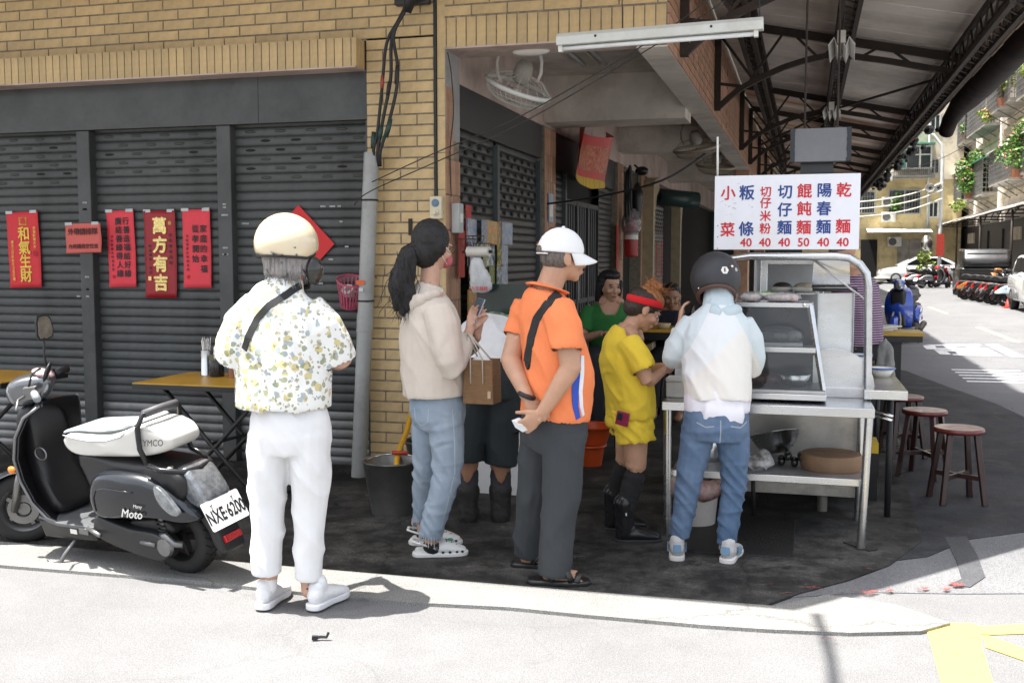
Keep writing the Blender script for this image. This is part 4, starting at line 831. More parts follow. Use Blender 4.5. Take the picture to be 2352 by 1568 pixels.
# menu sign
SIGNW = mat('menu_white', (.74, .75, .80), .4, var=.03, scale=3, grime=.10)
SRED = mat('menu_red', (.55, .012, .022), .5); SBLU = mat('menu_blue', (.012, .045, .22), .5)
sg = thing('menu_sign', 'white menu board with red and blue dishes and prices above the cart', 'sign', (-.115, 5.93, 1.743))
MB().box(-.384, .384, 0, .012, -.203, .203).obj('board', SIGNW, sg, bevel=.002)
MB().tube([(-.372, .03, .2), (-.375, .03, .42)], .006, 8).obj('post', WHITE, sg, smooth=True)
XC = [-.3105, -.2095, -.108, -.0055, .096, .199, .30]
def glyph(s, x, zs, m, size):
    for ch, z in zip(s, zs): letters(ch, size, m, sg, (x, -.0012, z), (PI / 2, 0, 0), .022)
glyph('小菜', XC[0], (.103, -.098), SRED, .082); glyph('粄條', XC[1], (.103, -.095), SBLU, .084); glyph('切仔米粉', XC[2], (.108, .047, -.024, -.092), SRED, .062)
glyph('切仔麵', XC[3], (.105, .008, -.088), SBLU, .080); glyph('餛飩麵', XC[4], (.108, .012, -.088), SRED, .080); glyph('陽春麵', XC[5], (.11, .012, -.086), SBLU, .080); glyph('乾麵', XC[6], (.11, -.084), SRED, .080)
for x, p in zip(XC[1:], ('40', '40', '40', '50', '40', '40')): letters(p, .064, SRED, sg, (x, -.0012, -.166), (PI / 2, 0, 0), .02)
for z in (-.07, -.132, -.196): MB().lathe([(0, 0), (.003, 0), (.003, .002), (0, .002)], 8, M.Translation((-.364, -.0025, z)) @ M.Rotation(PI / 2, 4, 'X')).obj('rivet', BLK, sg)
sm2 = MB()
for i in range(16): x = random.uniform(-.36, -.18); z = random.choice([.06, .035, .15, .0]) + random.uniform(-.02, .02); sm2.box(x, x + random.uniform(.004, .016), -.0008, .0005, z, z + random.uniform(.001, .004))
tag(sm2.obj('scuff_marks', mat('grey_scuff', (.4, .38, .38), .7), sg), kind='stuff')
# display case
ca = thing('display_case', 'stainless framed glass food case with sloping sides on the work table', 'display case', (-.15, 5.85, .755))
B0 = [(-.42, 5.63), (.098, 5.63), (.098, 6.02), (-.42, 6.02)]; T0 = [(-.37, 5.73), (.022, 5.73), (.03, 6.02), (-.37, 6.02)]
oc = V((-.15, 5.85, .755)); zb_, zt_ = .805, 1.245
Bv = [V((x, y, zb_)) - oc for x, y in B0]; Tv = [V((x, y, zt_)) - oc for x, y in T0]
MB().box(-.29, .265, -.245, .20, .0, .032).obj('base', SST, ca, bevel=.004)
MB().box(-.282, .257, -.235, .19, .0325, .05).obj('base_rim', SSTM, ca, bevel=.003); MB().box(-.26, .235, -.21, .165, .0505, .054).obj('floor_tray', mat('shade_dark_tray', (.03, .028, .026), .4), ca)  # near-black tray colour paints the shade inside the case
for i in range(4):
    MB().bar(Bv[i], Tv[i], .022, .026).obj('post', SST, ca, bevel=.002)
    MB().bar(Tv[i] + V((0, 0, 0)), Tv[(i + 1) % 4], .024, .024).obj('top_rail', SST, ca, bevel=.002)
for i in range(4):
    q = [Bv[i], Bv[(i + 1) % 4], Tv[(i + 1) % 4], Tv[i]]; MB().add(q, [(0, 1, 2, 3)]).obj('pane', PANE if i != 2 else mat('dark_back_pane', (.015, .015, .015), .1), ca)  # back pane coloured dark for the shade inside the case
cc_ = sum(Tv, V()) / 4; MB().box(-.225, .185, -.13, .175, .490, .500).obj('top_plate', SST, ca, bevel=.002)
m1 = [Bv[i].lerp(Tv[i], .47) for i in range(4)]; MB().bar(m1[0], m1[1], .02, .026).obj('shelf_rail', SST, ca, bevel=.002)
MB().add([m1[0], m1[1], m1[2], m1[3]], [(0, 1, 2, 3)]).obj('shelf', DARKSS, ca)  # dark steel adds to the shade painted inside the case
MB().lathe([(0, 0), (.012, 0), (.01, .008), (0, .008)], 10, M.Translation((.145, -.137, .493)) @ M.Rotation(PI / 2, 4, 'X')).obj('hinge_bolt', CHROME, ca, smooth=True)
# food and ware in and on the case
MEAT = mat('dark_braised_food', (.045, .035, .028), .35, var=.5, scale=30, bump=.5, bscale=40); NOOD = mat('pale_noodles', (.42, .36, .26), .5, var=.2, scale=40, bump=.6, bscale=60)
t = thing('food_tray', 'tray of dark braised food in plastic on the upper case shelf', 'tray', (-.14, 5.88, 1.02)); MB().box(-.14, .13, -.1, .12, 0, .02).obj('tray', SSTM, t)
b = MB()
for i in range(9): b.ell((random.uniform(-.11, .1), random.uniform(-.07, .09), .045), (.04, .035, .03))
blob('food', b, MEAT, t, .008, 2, folds(.008, (40, 40, 40))); MB().ell((0, 0, .05), (.13, .1, .06), n=14).obj('wrap', glass('food_wrap', (.8, .8, .8), .15, .12), t, smooth=True)
t = thing('steel_bowl', 'steel bowl of broth on the case floor', 'bowl', (-.05, 5.82, .81)); MB().lathe([(0, 0), (.06, 0), (.085, .06), (.082, .06), (.058, .008), (0, .008)], 20).obj('bowl', SST, t, smooth=True); MB().lathe([(0, .045), (.074, .045)], 18).obj('broth', MEAT, t)
t = thing('meat_pile', 'dark cuts of meat on the case floor beside the steel bowl', 'meat', (-.24, 5.85, .805)); b = MB()
for i in range(7): b.ell((random.uniform(-.08, .08), random.uniform(-.08, .1), .03), (.05, .04, .03))
blob('cuts', b, mat('dark_red_meat', (.08, .025, .022), .4, var=.4, scale=30), t, .009, 2)
t = thing('herb_plate', 'white plate of green herbs on top of the glass case', 'plate', (-.19, 5.84, 1.272)); MB().lathe([(0, .0), (.05, .0), (.085, .035), (.083, .036), (.048, .006), (0, .006)], 22).obj('plate', WHITE, t, smooth=True)
b = MB()
for i in range(60): a = random.random() * 6.28; r_ = random.random() * .055; x, y = r_ * math.cos(a), r_ * math.sin(a); q = random.random() * 3; s = .014; b.add([(x, y, .028), (x + s * math.cos(q), y + s * math.sin(q), .036 + random.random() * .012), (x + s * math.cos(q + 1), y + s * math.sin(q + 1), .034)], [(0, 1, 2)])
tag(b.obj('herbs', mat('fresh_green', (.09, .20, .03), .5, var=.4, scale=40), t), kind='stuff'); MB().ell((0, 0, .022), (.05, .05, .012)).obj('garnish', mat('fresh_green_dark', (.05, .1, .02), .6), t, smooth=True)
for lab, x0, x1, n in (('clear bag of fish balls lying on the glass case', -.21, -.03, 7), ('flat packet of pale food left on the glass case', -.34, -.23, 3)):
    t = thing('food_bag', lab, 'food bag', ((x0 + x1) / 2, 5.78, 1.26)); b = MB(); wd = (x1 - x0) / 2
    for i in range(n): b.ell((-wd + .03 + (2 * wd - .06) * i / max(1, n - 1), random.uniform(-.015, .015), .022), (.026, .035, .022))
    blob('contents', b, mat('pale_pink_food', (.56, .46, .44), .4, var=.2, scale=60, c2=(.35, .27, .24)), t, .006, 3, folds(.004, (50, 50, 50))); MB().ell((0, 0, .025), (wd + .012, .05, .03), n=16).obj('bag_film', glass('bag_film', (.9, .9, .9), .1, .2), t, smooth=True)
for lab, x, y, z, s in (('stack of white plates on the cabinet shelf behind the shield', .0, 6.6, 1.287, 1.2), ('white bowl at the left of the cabinet shelf', -.14, 6.62, 1.287, 1.)):
    t = thing('dish', lab, 'dish', (x, y, z)); MB().lathe([(0, 0), (.05 * s, 0), (.085 * s, .03), (.083 * s, .031), (.05 * s, .006), (0, .006)], 20).obj('plate', WHITE, t, smooth=True); MB().ell((0, 0, .03), (.06 * s, .06 * s, .03)).obj('food', NOOD if s > 1.1 else MEAT, t, smooth=True)
t = thing('blue_rim_bowl', 'white bowl with blue rim on the side counter by the pipe frame', 'bowl', (.44, 6.45, .80)); MB().lathe([(0, 0), (.04, 0), (.075, .055), (.073, .055), (.038, .008), (0, .008)], 20).obj('bowl', WHITE, t, smooth=True); MB().lathe([(.0755, .047), (.0765, .056), (.0725, .056)], 20).obj('rim', mat('bowl_blue', (.03, .08, .3), .3), t, smooth=True)
t = thing('blue_rim_bowl', 'white blue rimmed bowl half hidden behind the pipe frame', 'bowl', (.34, 6.9, .80)); MB().lathe([(0, 0), (.05, 0), (.075, .09), (.073, .09), (.048, .008), (0, .008)], 20).obj('bowl', WHITE, t, smooth=True); MB().lathe([(.0735, .08), (.0765, .091), (.0725, .091)], 20).obj('rim', MATS['bowl_blue'], t, smooth=True)
t = thing('hanging_cloth', 'grey wrung cloth hanging over the counter edge', 'cloth', (.505, 7.2, .80)); b = MB(); b.chain([(-.03, 0, -.02, .02), (-.02, 0, .1, .025), (.0, 0, .15, .025), (.03, 0, .1, .025), (.035, 0, -.1, .03)]); blob('cloth', b, mat('grey_rag', (.22, .22, .21), .9, var=.2), t, .009, 2, folds(.008, (40, 40, 6)))
# ware on the lower shelf
t = thing('chopping_block', 'thick round wooden chopping block on the lower shelf', 'chopping block', (.152, 5.86, .357)); MB().lathe([(0, 0), (.155, 0), (.162, .012), (.163, .07), (.155, .085), (0, .083)], 30).obj('block', mat('worn_wood', (.21, .125, .07), .7, var=.3, scale=7, grime=.4, bump=.2), t, smooth=True, angle=40)
t = thing('colander', 'tilted steel colander with holes on the lower shelf', 'colander', (-.13, 6.0, .40), (R(-14), R(-12), 0)); MB().lathe([(0, 0), (.05, .002), (.11, .05), (.135, .11), (.142, .112), (.142, .116), (.132, .114), (.107, .055), (.05, .008), (0, .006)], 26).obj('bowl', SST, t, smooth=True)
hl = MB()
for r_ in range(5):
    for k in range(28):
        a = 2 * PI * (k + .5 * (r_ % 2)) / 28; rr = .088 + r_ * .0095; zz = .030 + r_ * .0145; hl.ell((rr * math.cos(a) * 1.03, rr * math.sin(a) * 1.03, zz), (.002, .002, .002), n=5, m=4)
tag(hl.obj('holes', BLACKI, t), kind='stuff')
t = thing('steel_pot', 'round steel pot on the lower shelf behind the blue jeans', 'pot', (-.51, 5.92, .357)); MB().lathe([(0, 0), (.06, 0), (.078, .03), (.078, .1), (.07, .125), (.075, .13), (.07, .135), (.0, .14)], 22).obj('pot', SST, t, smooth=True, angle=50); MB().ell((0, 0, .15), (.012, .012, .012)).obj('knob', CHROME, t)
t = thing('knotted_bag', 'crumpled clear plastic bag on the lower shelf rim', 'plastic bag', (-.225, 5.74, .357)); b = MB(); b.ell((0, 0, .035), (.075, .06, .04)); b.ell((.02, .0, .07), (.04, .035, .03)); b.ell((-.03, 0, .05), (.05, .04, .03)); blob('bag', b, mat('crinkled_plastic', (.50, .50, .50), .15, var=.4, scale=16, c2=(.12, .11, .10), bump=.9, bscale=30, alpha=.75), t, .007, 1, folds(.022, (22, 22, 22), 2))
t = thing('dark_bottles', 'heap of dark bottles lying under the colander', 'bottles', (-.05, 5.9, .357)); 
for k in range(5): MB().lathe([(0, -.07), (.02, -.07), (.022, .03), (.01, .06), (.01, .085), (0, .085)], 12, M.Translation((-.06 + k * .035, random.uniform(-.03, .03), .024 + (.03 if k % 2 else 0))) @ M.Rotation(PI / 2, 4, 'X') @ M.Rotation(PI, 4, 'Y')).obj('bottle', mat('dark_glass', (.012, .012, .010), .12), t, smooth=True)
t = thing('waste_bin', 'white plastic bin with a bag folded over its rim under the table', 'bin', (-.575, 5.86, 0)); MB().lathe([(0, 0), (.105, 0), (.112, .01), (.135, .27), (.13, .27), (.11, .02), (0, .02)], 22).obj('bin', mat('bin_white', (.50, .47, .45), .5, grime=.2), t, smooth=True, angle=40)
b = MB(); b.lathe([(.128, .20), (.142, .16), (.148, .22), (.142, .275), (.132, .285), (.12, .2)], 22); o = b.obj('bag', mat('translucent_liner', (.50, .42, .40), .35, var=.3, scale=14, bump=.6, bscale=18, c2=(.45, .22, .20)), t, smooth=True)
for v in o.data.vertices: v.co += V((random.uniform(-.006, .006), random.uniform(-.006, .006), random.uniform(-.014, .014)))
for lab, x, y, z, s in (('foam box on the table corner beside the yellow shirted woman', -.66, 5.72, .741, (.10, .12, .085)), ('foam box under the other one at the table corner', -.63, 5.95, .741, (.12, .1, .16))):
    t = thing('foam_box', lab, 'box', (x, y, z)); MB().box(-s[0] * .6, s[0] * .6, -s[1] * .6, s[1] * .6, 0, s[2]).obj('box', mat('foam_white', (.62, .62, .62), .8, bump=.1, bscale=200), t, bevel=.006); MB().box(-s[0] * .62, s[0] * .62, -s[1] * .62, s[1] * .62, s[2] + .001, s[2] + .02).obj('lid', MATS['foam_white'], t, bevel=.004)
# wooden stools
WOODR = mat('dark_red_stool_wood', (.028, .010, .009), .4, var=.3, scale=9, stretch=(1, 1, .2), coat=.3); WOODT = mat('worn_seat_top', (.42, .32, .28), .35, var=.22, scale=9, grime=.25, c2=(.20, .08, .06), coat=.3)
def stool(label, x, y, rz, src=None):
    if src is not None: return dup(src, None, (x, y, 0), rz, label)
    t = thing('wooden_stool', label, 'stool', (x, y, 0), rz, 'round wooden stools along the cart counter'); H = .462
    MB().lathe([(.12, H - .034), (.142, H - .03), (.149, H - .018), (.147, H - .004), (.140, H)], 32).obj('seat_rim', mat('red_lacquer', (.11, .014, .012), .35, var=.35, scale=20, coat=.3), t, smooth=True); MB().lathe([(0, H + .0005), (.140, H)], 32).obj('seat_top', WOODT, t, smooth=True)
    for sx in (-1, 1):
        for sy in (-1, 1): MB().bar((sx * .08, sy * .08, H - .034), (sx * .125, sy * .125, 0), .032, .032).obj('leg', WOODR, t, bevel=.003)
    for a in (1, -1): MB().bar((-.1, -.1 * a, .165 + a * .0), (.1, .1 * a, .165), .022, .028).obj('stretcher', WOODR, t)
    return t
s0 = stool('nearest round wooden stool with a worn pale seat', .92, 6.84, R(12)); stool('middle round wooden stool between two others by the counter', .80, 7.58, R(-25), s0); stool('farthest round wooden stool half under the side counter', .72, 8.3, R(20), s0)
# bench behind with orange edge
t = thing('yellow_bench', 'yellow topped side table beyond the counter near the blue scooter', 'table', (.70, 9.6, 0)); MB().box(-.35, .27, -.2, .25, .83, .86).obj('top', mat('yellow_laminate', (.50, .30, .045), .4, var=.1), t, bevel=.003); MB().box(-.34, .26, -.19, .24, .78, .8295).obj('apron', BLKP, t); MB().box(-.3, .1, -.1, .2, 0, .78).obj('cabinet', BLKP, t)
for k in range(3): o = MB().box(-.12, .1, -.09, .09, 0, .012).obj('white_tray', WHITE, None, bevel=.004); o.location = (.62 + k * .03, 9.62, .862 + k * .014); o.rotation_euler = (0, R(-4) if k == 2 else 0, R(10 + 9 * k)); tag(o, ('bottom white tray on the yellow side table', 'middle white tray on the yellow side table', 'top white tray tilted on the yellow side table')[k], 'tray', 'white trays on the side table')
# ================================================================ left side: folding tables, buckets, basin
YEL = mat('yellow_tabletop', (.50, .28, .028), .4, var=.1, scale=5, grime=.2); IRON = mat('worn_black_iron', (.028, .026, .024), .5, .3, var=.3, scale=20)
def ftable(label, x, y, w_, d_, rz=0.):
    t = thing('folding_table', label, 'table', (x, y, 0), rz, group='yellow topped folding tables by the shutters')
    MB().box(-w_ / 2, w_ / 2, -d_ / 2, d_ / 2, .735, .742).obj('tabletop', YEL, t); MB().box(-w_ / 2 - .003, w_ / 2 + .003, -d_ / 2 - .003, d_ / 2 + .003, .705, .7345).obj('edge', BLKP, t, bevel=.002)
    for sy in (-1, 1):
        for sx in (-1, 1): MB().tube([(sx * w_ * .36, sy * d_ * .3, .70), (sx * .02, sy * d_ * .3, .36), (-sx * w_ * .36, sy * d_ * .34, .012)], .014, 8).obj('leg', IRON, t, smooth=True)
    for sx in (-1, 1): MB().tube([(sx * w_ * .36, -d_ * .32, .03), (sx * w_ * .36, d_ * .32, .03)], .012, 8).obj('cross_bar', IRON, t, smooth=True)
    MB().tube([(-.02, -d_ * .3, .37), (.02, d_ * .3, .37)], .010, 8).obj('cross_bar', IRON, t); return t
ftable('yellow topped folding table behind the white scooter seat', -3.44, 5.74, .95, .62, R(0)); ftable('yellow topped folding table at the left edge behind the scooter mirror', -5.25, 5.52, 1.12, .60, R(0))
def holder(label, x, y):
    t = thing('chopstick_holder', label, 'chopstick holder', (x, y, .742), group='steel chopstick holders on the yellow tables'); MB().lathe([(0, 0), (.042, 0), (.036, .008), (.034, .16), (.031, .16), (.030, .01), (0, .01)], 18).obj('holder', SST, t, smooth=True, angle=40)
    s = MB()
    for k in range(16): a = random.random() * 6.28; r_ = random.uniform(.005, .026); s.tube([(r_ * .5 * math.cos(a), r_ * .5 * math.sin(a), .02), (r_ * 1.3 * math.cos(a), r_ * 1.3 * math.sin(a), random.uniform(.21, .25))], .0026, 5)
    tag(s.obj('chopsticks', CHROME, t), kind='stuff'); return t
holder('steel holder full of chopsticks on the table behind the scooter seat', -3.71, 5.92); holder('steel holder of chopsticks on the table at the left edge', -5.32, 5.62)
t = thing('sauce_jar', 'dark sauce jar with a tall lid beside the steel chopstick holder', 'jar', (-3.60, 5.86, .742)); MB().lathe([(0, 0), (.046, 0), (.048, .01), (.047, .09), (.043, .1), (0, .1)], 18).obj('jar', mat('black_soy', (.012, .010, .009), .15), t, smooth=True, angle=40); MB().lathe([(.046, .102), (.046, .135), (.03, .14), (0, .14)], 16).obj('lid', mat('olive_lid', (.10, .095, .05), .4), t, smooth=True, angle=40)
t = thing('spice_jar', 'small orange brown shaker on the yellow table edge', 'jar', (-3.45, 5.80, .742)); MB().lathe([(0, 0), (.025, 0), (.025, .075), (0, .075)], 14).obj('jar', mat('chilli_brown', (.25, .10, .05), .4), t, smooth=True, angle=40); MB().lathe([(.027, .0755), (.027, .095), (0, .097)], 14).obj('cap', mat('peach_cap', (.55, .25, .14), .4), t, smooth=True, angle=40)
def bucket(label, x, y, s, m, tilt=0.):
    t = thing('steel_bucket', label, 'bucket', (x, y, 0), group='steel buckets beside the pillar')
    MB().lathe([(0, .01), (.112 * s, .01), (.116 * s, 0), (.118 * s, .012), (.126 * s, .05), (.168 * s, .31), (.174 * s, .314), (.174 * s, .322), (.165 * s, .318), (.122 * s, .06), (.11 * s, .02), (0, .02)], 30).obj('pail', m, t, smooth=True, angle=50)
    h = MB(); h.tube([(.17 * s * math.cos(a), -.02 + .17 * s * math.sin(a) * .9, .30 + .03 * math.sin(a)) for a in [R(q) for q in range(0, 181, 15)]], .004, 6); h.obj('handle', CHROME, t, smooth=True)
    MB().tube([(-.05, .13 * s, .336), (.05, .13 * s, .336)], .012, 8).obj('grip', mat('red_grip', (.40, .03, .02), .4), t, smooth=True); return t
DSTEEL = mat('dull_bucket_steel', (.30, .30, .29), .38, .9, var=.2, scale=3, grime=.3)
bucket('dull steel bucket with a yellow hose in it before the grey pipe', -2.31, 5.62, 1., DSTEEL); bucket('second steel bucket against the pillar behind the light blue jeans', -2.30, 6.32, 1.12, DSTEEL)
cable('yellow hose running from the tap into the steel bucket', [(-2.46, 6.46, .70), (-2.455, 6.40, .62), (-2.40, 6.1, .42), (-2.33, 5.75, .30), (-2.30, 5.68, .12)], .017, mat('yellow_hose', (.58, .30, .012), .4), 'hose', 'hose', 10)
t = thing('tap', 'brass and blue tap low on the brick pillar', 'tap', (-2.46, 6.55, .72)); MB().tube([(0, .04, .02), (0, -.05, .02), (0, -.09, -.01)], .014, 8).obj('spout', mat('brass', (.35, .25, .1), .4, 1), t, smooth=True); MB().box(-.02, .02, -.06, -.03, .03, .045).obj('lever', mat('blue_lever', (.05, .2, .5), .4), t, bevel=.003); MB().lathe([(.02, -.02), (.021, .0), (.019, .01)], 10, M.Translation((0, -.09, -.03))).obj('clamp', mat('blue_lever', (.05, .2, .5), .4), t)
bs = thing('wash_basin', 'white tiled wash counter just inside the arcade', 'basin', (-1.83, 6.5, 0)); MB().box(-.38, .14, -.25, .35, 0, .93).obj('core', MORT, bs)
tl = MB().box(.003, .297, -.006, 0, .003, .244).mesh('tile', mat('white_wall_tile', (.60, .60, .58), .2, var=.05, grime=.25))
for i in range(2):
    for j in range(4): share('tile', tl, bs, (-.455 + i * .3, -.25, j * .245 - .0))
for i in range(2):
    for j in range(3): share('tile', tl, bs, (.141, -.24 + i * .3, j * .245), (0, 0, PI / 2))
MB().box(-.47, .16, -.27, .36, .985, 1.01).obj('counter', SSTM, bs, bevel=.005)
MB().box(-.3, .1, .2, .22, 1.012, 1.32).obj('splash_panel', mat('dark_green_glass', (.02, .035, .03), .2), bs)
t = thing('vegetable_bag', 'clear bag of washed green vegetables on the wash counter', 'vegetables', (-1.80, 6.45, 1.01)); b = MB()
for i in range(12): b.ell((random.uniform(-.2, .2), random.uniform(-.1, .1), random.uniform(.03, .09)), (.07, .06, .05))
blob('bag', b, mat('bagged_greens', (.30, .34, .24), .25, var=.5, scale=30, c2=(.07, .13, .04), bump=.6, bscale=40), t, .011, 1, folds(.02, (20, 20, 20)))
ORG = mat('orange_plastic', (.60, .085, .015), .4, var=.06)
t = thing('orange_basin', 'orange plastic basin stacked over another behind the grey trousers', 'basin', (-1.46, 7.35, .16)); MB().lathe([(0, 0), (.10, 0), (.14, .12), (.165, .125), (.165, .135), (.135, .13), (.1, .01), (0, .01)], 24).obj('basin', ORG, t, smooth=True, angle=40)
t = thing('orange_basin', 'lower orange plastic tub on the dark arcade floor', 'basin', (-1.48, 7.33, .004)); MB().lathe([(0, 0), (.09, 0), (.11, .14), (.125, .142), (.122, .155), (.09, .15), (0, .15)], 24).obj('basin', ORG, t, smooth=True, angle=40)
# small litter
t = thing('broken_clip', 'small broken black plastic clip lying on the sunlit road', 'litter', (-1.81, 3.657, 0), R(20)); MB().tube([(-.025, 0, .006), (.0, .004, .008), (.022, 0, .008), (.03, 0, .026)], .006, 6).obj('piece', BLKP, t); MB().box(-.035, -.012, -.008, .008, 0, .014).obj('piece', BLKP, t)
# ================================================================ scooters
def smoothpoly(P, n=3):
    """closed Catmull-Rom through outline points"""
    out = []; m = len(P)
    for i in range(m):
        p0, p1, p2, p3 = (V(P[(i + k - 1) % m]) for k in range(4))
        for k in range(n):
            u = k / n; out.append(tuple(.5 * ((2 * p1) + (p2 - p0) * u + (2 * p0 - 5 * p1 + 4 * p2 - p3) * u * u + (3 * p1 - p0 - 3 * p2 + p3) * u ** 3)))
    return out
def puff(P, hw, bev, y0=0., steps=4, mb=None, wfun=None, smooth=3):
    """side outline (x,z) given thickness in y with rounded edges"""
    P = smoothpoly(P, smooth) if smooth else P; c = (sum(p[0] for p in P) / len(P), sum(p[1] for p in P) / len(P)); mb = mb or MB(); rs = []
    prof = []
    for i in range(steps + 1): a = PI / 2 * (1 - i / steps); prof.append((-(hw - bev) - bev * math.sin(a), bev * (1 - math.cos(a))))
    prof = prof + [(-y, d) for y, d in prof[::-1]]
    for y, d in prof:
        r = []
        for x, z in P:
            dx, dz = x - c[0], z - c[1]; l = math.hypot(dx, dz) or 1; f = max(0, l - d) / l
            k = wfun(x, z) if wfun else 1.
            r.append((c[0] + dx * f, y0 + y * k, c[1] + dz * f))
        rs.append(r)
    return mb.rings(rs, True)
PAINTB = mat('glossy_black_blue_paint', (.008, .010, .014), .22, 0, var=.1, coat=.35)
TRIM = mat('satin_black_trim', (.009, .009, .010), .45, var=.1)
SEATW = mat('cream_seat_vinyl', (.60, .585, .54), .45, var=.04, bump=.05, bscale=200)
SEATG = mat('grey_seat_top', (.42, .46, .49), .5, var=.04, bump=.1, bscale=260)
CLEAR = mat('clear_lens', (.22, .235, .25), .08, .6, var=.35, scale=26, bump=.3, bscale=120, coat=.6)
REDL = mat('red_reflector', (.40, .008, .01), .15, var=.2, scale=80, coat=.5); AMB = mat('amber_lens', (.62, .18, .01), .2, coat=.5)
ENG = mat('dark_engine_casting', (.012, .012, .013), .5, .0, var=.2, scale=12); ALU = mat('cast_aluminium', (.20, .20, .20), .42, .8, var=.15)
TYRE = mat('tyre_rubber', (.014, .014, .014), .75, var=.2, bump=.2, bscale=60)
def wheel(t, c, R_, w_, turn=0., rimm=None, front=True):
    T = M.Translation(c) @ M.Rotation(turn, 4, 'Z') @ M.Rotation(PI / 2, 4, 'X')
    o = MB().lathe([(R_ - .075, -w_ * .42), (R_ - .05, -w_ * .5), (R_ - .02, -w_ * .47), (R_ - .004, -w_ * .28), (R_, 0), (R_ - .004, w_ * .28), (R_ - .02, w_ * .47), (R_ - .05, w_ * .5), (R_ - .075, w_ * .42)], 36, T).obj('tyre', TYRE, t, smooth=True)
    MB().lathe([(R_ - .074, -w_ * .42), (R_ - .085, -w_ * .30), (R_ - .10, -.01), (R_ - .10, .01), (R_ - .085, w_ * .30), (R_ - .074, w_ * .42)], 32, T).obj('rim', rimm or TRIM, o, smooth=True)
    s = MB()
    for k in range(5):
        a = 2 * PI * k / 5; d = V((math.cos(a), math.sin(a), 0)); e = V((-math.sin(a), math.cos(a), 0))
        s.add([d * .03 + e * .014 + V((0, 0, .02)), d * .03 - e * .014 + V((0, 0, .02)), d * (R_ - .095) - e * .010 + V((0, 0, .012)), d * (R_ - .095) + e * .010 + V((0, 0, .012)), d * .03 + e * .014 - V((0, 0, .02)), d * .03 - e * .014 - V((0, 0, .02)), d * (R_ - .095) - e * .010 - V((0, 0, .012)), d * (R_ - .095) + e * .010 - V((0, 0, .012))],
              [(0, 1, 2, 3), (7, 6, 5, 4), (0, 4, 5, 1), (1, 5, 6, 2), (2, 6, 7, 3), (3, 7, 4, 0)], T)
    s.lathe([(0, -.035), (.035, -.035), (.035, .035), (0, .035)], 14, T); s.obj('spokes', rimm or TRIM, o)
    tr = MB()
    for k in range(30):
        a = 2 * PI * k / 30
        for sgn in (-1, 1): tr.bar(T @ V(((R_ + .0005) * math.cos(a), (R_ + .0005) * math.sin(a), sgn * w_ * .05)), T @ V(((R_ - .007) * math.cos(a + .12), (R_ - .007) * math.sin(a + .12), sgn * w_ * .40)), .006, .004)
    tag(tr.obj('tread_groove', mat('groove_black', (.004, .004, .004), .9), o), kind='stuff')
    if front: MB().lathe([(.045, .04), (.085, .04), (.085, .045), (.045, .045), (.045, .04)], 24, T).obj('brake_disc', ALU, o)
    return o
